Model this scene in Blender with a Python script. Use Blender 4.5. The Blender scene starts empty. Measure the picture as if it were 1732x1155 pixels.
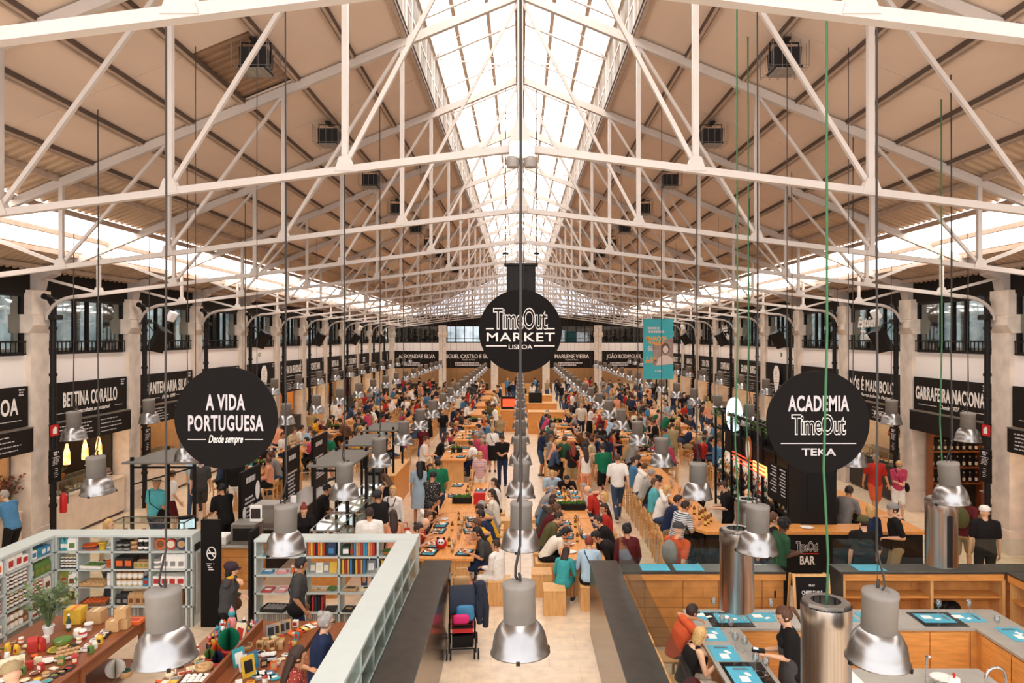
import bpy, bmesh, math, random
from mathutils import Vector, Matrix, Euler
random.seed(7)
SC = bpy.context.scene
COL = SC.collection
R = math.radians
PI = math.pi
# ---------------------------------------------------------------- camera
FPX, VX, VY, CH = 1200.0, 880.0, 572.0, 5.0      # focal length in pixels, vanishing point, camera height
cam_d = bpy.data.cameras.new('camera'); cam = bpy.data.objects.new('camera', cam_d); COL.objects.link(cam)
cam.location = (0, 0, CH); cam.rotation_euler = (R(90), 0, 0)
cam_d.sensor_width = 36; cam_d.lens = FPX/1732*36
cam_d.shift_x = -(VX-866)/1732; cam_d.shift_y = -(577.5-VY)/1732
cam_d.clip_start = .1; cam_d.clip_end = 300
SC.camera = cam
# ---------------------------------------------------------------- light
SC.view_settings.view_transform = 'Standard'; SC.view_settings.look = 'None'
SC.view_settings.gamma = 1; SC.view_settings.exposure = 0.86
SC.view_settings.use_curve_mapping = False
SC.cycles.use_denoising = True
SC.cycles.max_bounces = 8; SC.cycles.diffuse_bounces = 4; SC.cycles.glossy_bounces = 4
SC.cycles.transparent_max_bounces = 12; SC.cycles.sample_clamp_indirect = 6
W = bpy.data.worlds.new('sky'); SC.world = W; W.use_nodes = True
W.node_tree.nodes['Background'].inputs[0].default_value = (.98, .975, 1.0, 1)
W.node_tree.nodes['Background'].inputs[1].default_value = 1.5
SKY_E, STRIP_E, GABLE_E = 4.0, 3.9, .8         # daylight coming through roof glazing, eaves strips, gable
# ---------------------------------------------------------------- materials
def lin(h):
    h = h.lstrip('#'); c = [int(h[i:i+2], 16)/255 for i in (0, 2, 4)]
    return [x/12.92 if x <= .04045 else ((x+.055)/1.055)**2.4 for x in c]
MATS = {}
def mat(name, col='#808080', rough=.6, metal=0., var=.06, scale=6., emit=0., spec=.4, stretch=None, bump=0.):
    if name in MATS: return MATS[name]
    m = bpy.data.materials.new(name); m.use_nodes = True; nt = m.node_tree; n = nt.nodes; L = nt.links
    b = n['Principled BSDF']; c = lin(col)
    b.inputs['Roughness'].default_value = rough; b.inputs['Metallic'].default_value = metal
    b.inputs['Specular IOR Level'].default_value = spec
    tc = n.new('ShaderNodeTexCoord'); mp = n.new('ShaderNodeMapping'); L.new(tc.outputs['Object'], mp.inputs[0])
    mp.inputs['Scale'].default_value = stretch or (1, 1, 1)
    nz = n.new('ShaderNodeTexNoise'); nz.inputs['Scale'].default_value = scale; nz.inputs['Detail'].default_value = 4
    L.new(mp.outputs[0], nz.inputs['Vector'])
    rp = n.new('ShaderNodeValToRGB'); L.new(nz.outputs[0], rp.inputs[0])
    rp.color_ramp.elements[0].position = .3; rp.color_ramp.elements[1].position = .7
    rp.color_ramp.elements[0].color = [max(0, x*(1-var)) for x in c]+[1]
    rp.color_ramp.elements[1].color = [min(1, x*(1+var)) for x in c]+[1]
    L.new(rp.outputs[0], b.inputs['Base Color'])
    if bump:
        bp = n.new('ShaderNodeBump'); bp.inputs['Strength'].default_value = bump; bp.inputs['Distance'].default_value = .02
        L.new(nz.outputs[0], bp.inputs['Height']); L.new(bp.outputs[0], b.inputs['Normal'])
    if emit:
        L.new(rp.outputs[0], b.inputs['Emission Color']); b.inputs['Emission Strength'].default_value = emit
    MATS[name] = m; return m
def glass_mat(name, tint='#ffffff', gloss=.12, rough=.02):
    m = bpy.data.materials.new(name); m.use_nodes = True; nt = m.node_tree; n = nt.nodes; L = nt.links
    n.remove(n['Principled BSDF']); out = n['Material Output']
    t = n.new('ShaderNodeBsdfTransparent'); t.inputs[0].default_value = lin(tint)+[1]
    g = n.new('ShaderNodeBsdfGlossy'); g.inputs['Roughness'].default_value = rough
    fr = n.new('ShaderNodeLayerWeight'); fr.inputs[0].default_value = .35
    ma = n.new('ShaderNodeMath'); ma.operation = 'MULTIPLY_ADD'; ma.inputs[1].default_value = .3; ma.inputs[2].default_value = gloss
    L.new(fr.outputs['Fresnel'], ma.inputs[0])
    mx = n.new('ShaderNodeMixShader'); L.new(ma.outputs[0], mx.inputs[0]); L.new(t.outputs[0], mx.inputs[1]); L.new(g.outputs[0], mx.inputs[2])
    L.new(mx.outputs[0], out.inputs[0]); MATS[name] = m; return m
def brick_mat(name, c1, c2, mortar, bw, bh, ms=.01, rough=.35, offset=.5, noise=.12, axes='XY', spec=.4):
    m = bpy.data.materials.new(name); m.use_nodes = True; nt = m.node_tree; n = nt.nodes; L = nt.links
    b = n['Principled BSDF']; b.inputs['Roughness'].default_value = rough; b.inputs['Specular IOR Level'].default_value = spec
    tc = n.new('ShaderNodeTexCoord'); vec = tc.outputs['Object']
    if axes != 'XY':
        sp = n.new('ShaderNodeSeparateXYZ'); cb = n.new('ShaderNodeCombineXYZ'); L.new(vec, sp.inputs[0])
        for i, a in enumerate(axes): L.new(sp.outputs['XYZ'.index(a)], cb.inputs[i])
        vec = cb.outputs[0]
    br = n.new('ShaderNodeTexBrick'); L.new(vec, br.inputs[0]); br.offset = offset
    br.inputs['Scale'].default_value = 1; br.inputs['Brick Width'].default_value = bw; br.inputs['Row Height'].default_value = bh
    br.inputs['Mortar Size'].default_value = ms; br.inputs['Mortar Smooth'].default_value = .2
    br.inputs['Color1'].default_value = lin(c1)+[1]; br.inputs['Color2'].default_value = lin(c2)+[1]; br.inputs['Mortar'].default_value = lin(mortar)+[1]
    nz = n.new('ShaderNodeTexNoise'); nz.inputs['Scale'].default_value = 5; nz.inputs['Detail'].default_value = 6; L.new(tc.outputs['Object'], nz.inputs[0])
    mr = n.new('ShaderNodeMapRange'); mr.inputs[1].default_value = .3; mr.inputs[2].default_value = .7; mr.inputs[3].default_value = 1-noise; mr.inputs[4].default_value = 1+noise*.6
    L.new(nz.outputs[0], mr.inputs[0])
    mx = n.new('ShaderNodeMix'); mx.data_type = 'RGBA'; mx.blend_type = 'MULTIPLY'; mx.inputs[0].default_value = 1
    L.new(br.outputs[0], mx.inputs[6]); L.new(mr.outputs[0], mx.inputs[7]); L.new(mx.outputs[2], b.inputs['Base Color'])
    MATS[name] = m; return m
def emit_mat(name, col, strength, col2=None, scale=1., stretch=(1, 1, 1)):
    m = bpy.data.materials.new(name); m.use_nodes = True; nt = m.node_tree; n = nt.nodes; L = nt.links
    n.remove(n['Principled BSDF']); e = n.new('ShaderNodeEmission'); e.inputs[1].default_value = strength
    tc = n.new('ShaderNodeTexCoord'); mp = n.new('ShaderNodeMapping'); mp.inputs['Scale'].default_value = stretch; L.new(tc.outputs['Object'], mp.inputs[0])
    nz = n.new('ShaderNodeTexNoise'); nz.inputs['Scale'].default_value = scale; L.new(mp.outputs[0], nz.inputs[0])
    rp = n.new('ShaderNodeValToRGB'); rp.color_ramp.elements[0].position = .35; rp.color_ramp.elements[1].position = .65
    rp.color_ramp.elements[0].color = lin(col2 or col)+[1]; rp.color_ramp.elements[1].color = lin(col)+[1]
    L.new(nz.outputs[0], rp.inputs[0]); L.new(rp.outputs[0], e.inputs[0]); L.new(e.outputs[0], n['Material Output'].inputs[0])
    MATS[name] = m; return m
# the palette
mat('white_wall', '#f4ebe4', .8, var=.02, scale=.6)
mat('black_board', '#241e1a', .65, var=.06, scale=2, spec=.12)
mat('sign_black', '#1a1614', .6, var=.05, scale=3, spec=.1)
mat('dark_metal', '#221e1c', .5, .1, var=.1, spec=.2)
mat('lettering', '#f4ece4', .6, var=.02)
mat('lettering_grey', '#cfc8c8', .6, var=.02)
mat('stone', '#e2d2c1', .75, var=.13, scale=3, bump=.15)
mat('steel_white', '#bfb3a9', .5, .0, var=.05, scale=3)
mat('steel_grey', '#8e857c', .5, .1, var=.08)
mat('ceiling_panel', '#d5bda8', .8, var=.06, scale=1.1, stretch=(1, .35, 1))
mat('corrugated', '#b99c7f', .7, var=.08, scale=1.5)
mat('corrugated_dark', '#8a6a50', .75, var=.15, scale=3)
mat('purlin', '#b29a86', .6, var=.1)
mat('seam', '#5d4c41', .8, var=.1)
mat('ridge_brown', '#94806c', .6, var=.12)
mat('housing_grey', '#847d75', .6, var=.06, scale=8, bump=.04)
mat('aluminium', '#a19e9c', .30, 1., var=.15, scale=3, bump=.015)
mat('brushed_steel', '#c2bebb', .28, 1., var=.18, scale=6, stretch=(9, 9, .15))
mat('wood', '#d9924a', .45, var=.16, scale=5, stretch=(6, .7, 6))
mat('wood_x', '#d9924a', .45, var=.16, scale=5, stretch=(.7, 6, 6))
mat('wood_light', '#dca768', .5, var=.14, scale=5, stretch=(6, 6, .7))
mat('pine', '#d9964c', .5, var=.16, scale=4, stretch=(.8, .8, 7))
mat('wood_dark', '#8a4e2a', .4, var=.2, scale=5, stretch=(7, .8, 7))
mat('mint', '#c2c9c3', .5, var=.02)
mat('marble', '#dfcbb4', .4, var=.08, scale=3)
mat('grey_stone', '#a39d92', .35, var=.08, scale=6)
mat('dark_counter', '#4a4640', .28, .4, var=.2, scale=5)
mat('aisle_metal', '#6e5848', .22, .75, var=.15, scale=3)
mat('canopy_grey', '#6c675f', .6, var=.06)
mat('black', '#171514', .55, var=.1, spec=.2)
mat('black_glossy', '#161413', .12, var=.1)
mat('red', '#c5231f', .4, var=.05)
mat('white', '#efeae4', .5, var=.03)
mat('paper', '#f3eee6', .8, var=.03)
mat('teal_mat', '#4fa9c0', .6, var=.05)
mat('green_cable', '#3c6c44', .6)
mat('cable', '#37312d', .6)
mat('wire_grey', '#7d736b', .5)
mat('leaf', '#4f7a2e', .6, var=.35, scale=12)
mat('leaf_dull', '#69794f', .7, var=.35, scale=12)
glass_mat('glass', '#f4f8f5', .015)
glass_mat('window_glass', '#dfe3e0', .10, .02)
glass_mat('drink_glass', '#f4f6f6', .16, .03)
glass_mat('bottle_amber', '#8a4a1c', .12)
brick_mat('floor_marble', '#eed6b6', '#ead0b0', '#dfc2a0', .9, .6, .005, .3, noise=.16)
brick_mat('plank_y', '#d29350', '#cb8a46', '#8d5a2c', 9, .16, .004, .5, noise=.2, axes='XZY')
brick_mat('panel_xz', '#d9964c', '#d28e44', '#7f5228', .8, 3, .005, .5, offset=0, noise=.22, axes='XZY')
brick_mat('panel_yz', '#d9964c', '#d28e44', '#7f5228', .8, 3, .005, .5, offset=0, noise=.22, axes='YZX')
brick_mat('books_spines', '#b4ada1', '#847c72', '#5a534c', .035, .6, .004, .7, offset=0, noise=.2, axes='XZY')
brick_mat('books_spines_y', '#b4ada1', '#847c72', '#5a534c', .035, .6, .004, .7, offset=0, noise=.2, axes='YZX')
emit_mat('skylight_pane', '#fffdfc', SKY_E, '#f8ece4', 1.2, (.3, 4, 1))
emit_mat('strip_pane', '#fffdfb', STRIP_E, '#f0e0d2', 1.5, (.2, 5, 1))
emit_mat('curb_pane', '#f6e8dc', .5, '#c9a88c', 2.2, (1, 3, 1))
emit_mat('gable_pane', '#f3f3f8', GABLE_E, '#d9d7e2', .5)
emit_mat('far_window', '#dfe9ee', .7, '#8a979c', .8)
emit_mat('warm_bulb', '#ffdca0', 6)
emit_mat('bottle_glow', '#ffcf8a', 2.2, '#ff9d3c', 6)
emit_mat('warm_panel', '#ffc070', 1.2)
emit_mat('screen', '#dff2f6', .8)
emit_mat('bar_neon', '#ff4a2c', 1.3)
emit_mat('bottle_back', '#f6dfc8', .55, '#c9a585', 8)
# ---------------------------------------------------------------- mesh builder
class MB:
    def __init__(s): s.v = []; s.f = []; s.m = []; s.s = []
    def add(s, vs, fs, m=0, smooth=False):
        o = len(s.v); s.v += [tuple(p) for p in vs]
        for f in fs: s.f.append([i+o for i in f]); s.m.append(m); s.s.append(smooth)
        return s
    def box(s, c, d, m=0, rz=0., rot=None):
        x, y, z = d[0]/2, d[1]/2, d[2]/2
        vs = [Vector(p) for p in ((-x,-y,-z),(x,-y,-z),(x,y,-z),(-x,y,-z),(-x,-y,z),(x,-y,z),(x,y,z),(-x,y,z))]
        mt = (rot if rot is not None else Matrix.Rotation(rz, 3, 'Z'))
        vs = [mt @ p + Vector(c) for p in vs]
        return s.add(vs, [(0,3,2,1),(4,5,6,7),(0,1,5,4),(1,2,6,5),(2,3,7,6),(3,0,4,7)], m)
    def b2(s, x0, x1, y0, y1, z0, z1, m=0):
        return s.box(((x0+x1)/2, (y0+y1)/2, (z0+z1)/2), (abs(x1-x0), abs(y1-y0), abs(z1-z0)), m)
    def cbox(s, c, d, b=.01, m=0, rz=0.):
        """box with chamfered edges"""
        x, y, z = d[0]/2, d[1]/2, d[2]/2; b = min(b, x*.9, y*.9, z*.9); pts = []
        for i in (-1, 1):
            for j in (-1, 1):
                for k in (-1, 1):
                    pts += [(i*(x-b), j*(y-b), k*z), (i*(x-b), j*y, k*(z-b)), (i*x, j*(y-b), k*(z-b))]
        bm = bmesh.new()
        for p in pts: bm.verts.new(p)
        bmesh.ops.convex_hull(bm, input=bm.verts); bm.verts.index_update()
        mt = Matrix.Rotation(rz, 3, 'Z')
        s.add([mt @ v.co + Vector(c) for v in bm.verts], [[v.index for v in f.verts] for f in bm.faces], m); bm.free(); return s
    def bar(s, p0, p1, w, h=None, m=0, up=(0, 0, 1)):
        """rectangular bar from p0 to p1, w across, h along 'up'"""
        h = h or w; p0, p1 = Vector(p0), Vector(p1); d = (p1-p0).normalized(); u = Vector(up)
        if abs(d.dot(u)) > .98: u = Vector((0, 1, 0))
        a = d.cross(u).normalized(); u = a.cross(d).normalized(); vs = []
        for p in (p0, p1):
            for i, j in ((-1,-1),(1,-1),(1,1),(-1,1)): vs.append(p + a*(i*w/2) + u*(j*h/2))
        return s.add(vs, [(0,1,2,3),(7,6,5,4),(0,4,5,1),(1,5,6,2),(2,6,7,3),(3,7,4,0)], m)
    def tube(s, pts, r, n=8, m=0, r1=None, caps=True):
        pts = [Vector(p) for p in pts]; N = len(pts); vs = []; fs = []
        prev = None
        for i, p in enumerate(pts):
            d = (pts[min(i+1, N-1)]-pts[max(i-1, 0)]).normalized()
            if prev is None:
                u = Vector((0, 0, 1)) if abs(d.z) < .9 else Vector((1, 0, 0)); a = d.cross(u).normalized()
            else:
                a = (prev - d*prev.dot(d)).normalized()
            prev = a; b = d.cross(a); rr = r if r1 is None else r+(r1-r)*i/(N-1)
            for k in range(n):
                t = 2*PI*k/n; vs.append(p + a*(rr*math.cos(t)) + b*(rr*math.sin(t)))
        for i in range(N-1):
            for k in range(n): fs.append((i*n+k, i*n+(k+1)%n, (i+1)*n+(k+1)%n, (i+1)*n+k))
        s.add(vs, fs, m, True)
        if caps:
            s.add(vs[:n], [tuple(range(n-1, -1, -1))], m); s.add(vs[-n:], [tuple(range(n))], m)
        return s
    def lathe(s, prof, n=16, c=(0, 0, 0), m=0, smooth=True, sx=1., sy=1., cap=True):
        vs = []; fs = []; k = len(prof)
        for r, z in prof:
            for i in range(n):
                t = 2*PI*i/n; vs.append((c[0]+r*sx*math.cos(t), c[1]+r*sy*math.sin(t), c[2]+z))
        for j in range(k-1):
            for i in range(n): fs.append((j*n+i, j*n+(i+1)%n, (j+1)*n+(i+1)%n, (j+1)*n+i))
        s.add(vs, fs, m, smooth)
        if cap:
            if prof[0][0] > 1e-4: s.add(vs[:n], [tuple(range(n-1, -1, -1))], m)
            if prof[-1][0] > 1e-4: s.add(vs[-n:], [tuple(range(n))], m)
        return s
    def ball(s, c, r, m=0, n=12, k=8):
        if not hasattr(r, '__len__'): r = (r, r, r)
        prof = [(max(1e-5, math.sin(PI*i/k)), -math.cos(PI*i/k)) for i in range(k+1)]
        vs = []; fs = []
        for a, z in prof:
            for i in range(n):
                t = 2*PI*i/n; vs.append((c[0]+r[0]*a*math.cos(t), c[1]+r[1]*a*math.sin(t), c[2]+r[2]*z))
        for j in range(k):
            for i in range(n): fs.append((j*n+i, j*n+(i+1)%n, (j+1)*n+(i+1)%n, (j+1)*n+i))
        return s.add(vs, fs, m, True)
    def prism(s, poly, a0, a1, axis='Z', m=0, smooth=False):
        """extrude a 2D polygon along axis (poly coordinates are the two other axes in order)"""
        n = len(poly)
        def mk(p, a): return {'X': (a, p[0], p[1]), 'Y': (p[0], a, p[1]), 'Z': (p[0], p[1], a)}[axis]
        vs = [mk(p, a0) for p in poly]+[mk(p, a1) for p in poly]
        s.add(vs, [(i, (i+1) % n, n+(i+1) % n, n+i) for i in range(n)], m, smooth)
        return s.add(vs, [tuple(range(n-1, -1, -1)), tuple(range(n, 2*n))], m)
    def mesh(s, name, mats):
        me = bpy.data.meshes.new(name); me.from_pydata(s.v, [], s.f)
        for k in (mats if isinstance(mats, (list, tuple)) else [mats]): me.materials.append(MATS[k] if isinstance(k, str) else k)
        me.polygons.foreach_set('material_index', s.m); me.polygons.foreach_set('use_smooth', s.s)
        bm = bmesh.new(); bm.from_mesh(me); bmesh.ops.recalc_face_normals(bm, faces=bm.faces); bm.to_mesh(me); bm.free()
        me.update(); return me
    def build(s, name, mats, parent=None, loc=(0, 0, 0), rz=0.):
        return link(name, s.mesh(name, mats), parent, loc, rz)
def link(name, data, parent=None, loc=(0, 0, 0), rz=0., rot=None):
    o = bpy.data.objects.new(name, data); COL.objects.link(o); o.location = loc
    o.rotation_euler = rot if rot else (0, 0, rz)
    if parent: o.parent = parent
    return o
def tag(o, label, cat, group=None, kind=None):
    if label: o['label'] = label
    if cat: o['category'] = cat
    if group: o['group'] = group
    if kind: o['kind'] = kind
    return o
def thing(name, label, cat, loc=(0, 0, 0), rz=0., group=None):
    return tag(link(name, None, None, loc, rz), label, cat, group)
def struct(o): o['kind'] = 'structure'; return o
def dup(root, loc=None, rz=None, label=None, group=None):
    r = root.copy(); COL.objects.link(r)
    if loc is not None: r.location = loc
    if rz is not None: r.rotation_euler = (0, 0, rz)
    if label: r['label'] = label
    if group: r['group'] = group
    for ch in list(root.children):
        c = ch.copy(); COL.objects.link(c); c.parent = r
        for g in list(ch.children):
            d = g.copy(); COL.objects.link(d); d.parent = c
    return r
def text(name, s, size, parent, loc, rot, m='lettering', sx=.62, bold=.0, ext=.004, shear=0., space=1.0, res=3, sy=1.):
    cu = bpy.data.curves.new(name, 'FONT'); cu.body = s; cu.size = size; cu.align_x = 'CENTER'; cu.align_y = 'CENTER'
    cu.extrude = ext; cu.offset = bold*size; cu.shear = shear; cu.space_character = space; cu.resolution_u = res
    cu.materials.append(MATS[m]); o = bpy.data.objects.new(name, cu); COL.objects.link(o)
    o.location = loc; o.rotation_euler = rot; o.scale = (sx, sy, 1)
    if parent: o.parent = parent
    return o
def PX(px, py, Y): return Vector(((px-VX)*Y/FPX, Y, CH+(VY-py)*Y/FPX))     # the place seen at a pixel, Y metres in
def GX(px, py, Z=0.): Y = FPX*(CH-Z)/(py-VY); return Vector(((px-VX)*Y/FPX, Y, Z))
ORD = 'first second third fourth fifth sixth seventh eighth ninth tenth eleventh twelfth thirteenth fourteenth fifteenth sixteenth seventeenth eighteenth nineteenth twentieth'.split()
ORD += ['twenty-'+o for o in ORD[:9]]+['thirtieth']+['thirty-'+o for o in ORD[:9]]+['fortieth']+['forty-'+o for o in ORD[:9]]
# ================================================================ the hall
HW = 11.3                                   # half width at the pillar faces
BAY = 4.095; Y0 = 16.70                     # pillar k stands at Y0 + k*BAY
KB = 11; YB = Y0+KB*BAY                     # back wall
def YK(k): return Y0+k*BAY
YN = 1.0                                    # near end of what is built
RZ, SL = 11.1, .41                          # ridge height and slope of the rafters
def roofz(x): return RZ-SL*abs(x)
b = MB(); b.b2(-15, 15, YN-3, YB+4, -.1, 0); struct(b.build('floor', 'floor_marble'))
for s, nm in ((-1, 'left'), (1, 'right')):
    X = s*HW; Xo = s*14.4
    b = MB()
    b.b2(X+s*.12, X+s*.3, YN, YB, 3.0, 4.6, 0)               # pale band over the stall signs
    b.b2(X+s*.12, X+s*.35, YN, YB, 6.04, 6.75, 1)            # dark beam under the eaves
    b.b2(Xo, Xo+s*.15, YN, YB, 0, 7, 2)                      # outer wall
    b.b2(X+s*.3, Xo, YN, YB, 4.3, 4.5, 1)                    # gallery floor slab
    b.b2(X+s*.35, Xo+s*.15, YN, YB, 6.6, 6.7, 1)
    b.b2(X+s*.3, Xo, YN, YB, 3.0, 3.1, 1)
    struct(b.build('wall_'+nm, ['white_wall', 'black_board', 'stone']))
    # stall partitions at every pillar
    for k in range(-3, KB+1):
        y = YK(k); b = MB(); b.b2(X+s*.2, Xo, y-.1, y+.1, 0, 3.0)
        struct(b.build('wall_partition', ['stone', 'black_board']))
n_win = 0
PIL = MB()
PIL.b2(-.02, .5, -.36, .36, 0, .55); PIL.b2(.03, .5, -.31, .31, .55, 5.12)
PIL.prism([(.03, 5.12), (-.08, 5.3), (-.08, 5.5), (.03, 5.55), (.5, 5.55), (.5, 5.12)], -.40, .40, 'Y')
PIL.b2(.0, .5, -.33, .33, 5.55, 6.12)
PILM = PIL.mesh('pillar', 'stone')
BRK = MB(); BRK.prism([(.0, 6.12), (.5, 6.12), (.5, 6.5), (-.35, 6.72), (-.35, 6.5), (-.05, 6.36)], -.17, .17, 'Y')
BRKM = BRK.mesh('bracket', 'steel_white')
DP = MB(); DP.tube([(-.19, 0, .0), (-.19, 0, 5.45)], .07, 10)
for z in (.3, 1.0, 1.7, 2.3, 2.9, 3.5, 4.1, 4.7, 5.2): DP.tube([(-.19, 0, z), (-.19, 0, z+.07)], .092, 10)
DP.cbox((-.22, 0, 5.5), (.24, .3, .12), .02); DP.tube([(-.19, 0, 5.5), (-.19, 0, 5.8), (-.17, .1, 5.95), (-.17, .3, 5.98)], .075, 8)
DPM = DP.mesh('downpipe', 'dark_metal')
WF = MB(); L_ = BAY-.72                     # window, local: along y 0..L_, x = 0 glass plane, z from 4.6 to 6.04
for yy in (0, L_*.36, L_*.52, L_*.68, L_): WF.b2(-.05, .05, yy-.035, yy+.035, 4.6, 6.04)
WF.b2(-.05, .05, 0, L_, 4.6, 4.68); WF.b2(-.05, .05, 0, L_, 5.96, 6.04)
WFM = WF.mesh('window_frame', 'dark_metal')
WP = MB(); WP.b2(-.006, .006, 0, L_, 4.62, 6.0); WPM = WP.mesh('pane', 'window_glass')
RL = MB(); RL.b2(-.16, -.12, .05, L_-.05, 4.9, 4.94); RL.b2(-.16, -.12, .05, L_-.05, 4.62, 4.65)
for i in range(22): y = .06+(L_-.12)*i/21; RL.b2(-.15, -.13, y-.008, y+.008, 4.62, 4.92)
RLM = RL.mesh('railing', 'dark_metal')
for s, nm in ((-1, 'left'), (1, 'right')):
    for k in range(-2, KB):
        y = YK(k)
        p = link('pillar', PILM, None, (s*(HW-.03), y, 0), 0 if s > 0 else PI); struct(p)
        p2 = link('bracket', BRKM, p)
        d = link('downpipe', DPM, None, (s*(HW-.03), y+.13*1, 0), 0 if s > 0 else PI)
        if k >= 0: tag(d, 'dark jointed downpipe on the %s stone pillar along the %s wall' % (ORD[k], nm), 'downpipe', 'downpipes on the pillars')
        else: tag(d, 'dark downpipe on a near pillar of the %s wall, %s' % (nm, 'outermost in the frame' if k == -1 else 'beside the camera'), 'downpipe', 'downpipes on the pillars')
    for k in range(-2, KB):
        n_win += 1; y = YK(k)+.36
        w = link('window_%d' % n_win, WFM, None, (s*(HW+.2), y, 0)); struct(w)
        if s > 0: w.location = (s*(HW+.2), y+L_, 0); w.rotation_euler = (0, 0, 0); w.location.y = y
        link('pane', WPM, w)
        r_ = link('railing', RLM, w)
        if s < 0: r_.scale = (-1, 1, 1)
# lit windows in the outer wall of the galleries (other rooms' daylight)
for s in (-1, 1):
    for k in range(-1, KB):
        n_win += 1; b = MB(); y = YK(k)+1.2
        for j in (0, 1): b.b2(s*14.3, s*14.39, y-.5+j*1.7, y-.5+j*1.7+1.1, 4.7, 6.3)
        w = b.build('window_%d' % n_win, 'far_window'); struct(w)
# back wall -------------------------------------------------------------------------------------
b = MB(); yb = YB+.3
b.b2(-HW-.5, HW+.5, yb, yb+.2, 3.9, 4.6, 0); b.b2(-HW-.5, HW+.5, yb, yb+.25, 6.1, 7.0, 1)
b.b2(-HW-.5, HW+.5, yb+3.4, yb+3.6, 0, 4, 2); b.b2(-HW-.5, HW+.5, yb+.2, yb+3.6, 3.0, 3.1, 1)
b.b2(-HW-.5, HW+.5, yb+2, yb+2.1, 4.6, 6.1, 1)
struct(b.build('wall_back', ['white_wall', 'black_board', mat('back_tan', '#8d6d50', .7)]))
for x in (-HW, -6.8, -2.25, 2.25, 6.8, HW):
    p = link('pillar', PILM, None, (x, YB+.05, 0), PI/2); struct(p)
for i, (x0, x1) in enumerate(((-10.9, -7.2), (-6.4, -2.6), (-1.9, 1.9), (2.6, 6.4), (7.2, 10.9))):
    n_win += 1; b = MB(); y = YB+.35
    for j in range(6):
        x = x0+(x1-x0)*j/5; b.b2(x-.04, x+.04, y-.05, y+.05, 4.6, 6.1)
    b.b2(x0, x1, y-.05, y+.05, 4.6, 4.68); b.b2(x0, x1, y-.05, y+.05, 6.02, 6.1); b.b2(x0, x1, y-.12, y-.1, 4.95, 4.98)
    w = b.build('window_%d' % n_win, 'dark_metal'); struct(w)
    g = MB(); g.b2(x0, x1, y-.006, y+.006, 4.6, 6.1)
    g.build('pane', 'far_window' if i in (1,) else 'window_glass', w)
# gable glazing over the back wall
n_win += 1; b = MB(); y = YB+.4
def gz(x): return roofz(x)-.1 if abs(x) > 2.05 else 11.9-.3*abs(x)
xs = [-11+.5*i for i in range(45)]
for x in xs:
    if gz(x) > 7.1: b.b2(x-.025, x+.025, y-.04, y+.04, 7.0, gz(x))
for z in [7.0+.45*i for i in range(11)]:
    xm = 11.0 if z < 7.2 else min(11, (RZ-.1-z)/SL) if z < 10.2 else 2.0
    b.b2(-xm, xm, y-.035, y+.035, z-.02, z+.02)
for x in (-8.2, -4.2, -2.05, 2.05, 4.2, 8.2): b.b2(x-.08, x+.08, y-.1, y+.1, 6.9, gz(x))
w = struct(b.build('window_%d' % n_win, 'steel_grey'))
g = MB(); g.prism([(-11, 6.95), (11, 6.95), (2.05, roofz(2.05)), (2.05, 11.2), (0, 11.9), (-2.05, 11.2), (-2.05, roofz(2.05))], y+.02, y+.05, 'Y')
g.build('pane', 'gable_pane', w)
# ---------------------------------------------------------------- roof
def slope_sheet(b, x0, x1, y0, y1, s, dz=0., th=.04, m=0):
    z0, z1 = roofz(x0)+dz, roofz(x1)+dz
    vs = [(s*x0, y0, z0), (s*x1, y0, z1), (s*x1, y1, z1), (s*x0, y1, z0)]
    vs += [(p[0], p[1], p[2]+th) for p in vs]
    b.add(vs, [(0,1,2,3),(7,6,5,4),(0,4,5,1),(1,5,6,2),(2,6,7,3),(3,7,4,0)], m)
def corr_sheet(b, x0, x1, y0, y1, s, dz, pitch=.22, dep=.05, m=0):
    z0, z1 = roofz(x0)+dz, roofz(x1)+dz; vs = []; fs = []; y = y0; i = 0
    offs = ((0, 0), (.35, 0), (.5, 1), (.85, 1))
    while y < y1:
        for f, u in offs:
            vs += [(s*x0, y+f*pitch, z0+u*dep), (s*x1, y+f*pitch, z1+u*dep)]
        y += pitch
    n = len(vs)//2
    b.add(vs, [(2*j, 2*j+1, 2*j+3, 2*j+2) for j in range(n-1)], m)
PURL = (2.05, 2.97, 3.95, 4.92, 5.82, 6.70, 7.60)
YR0, YR1 = YN, YB+.4
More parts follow.
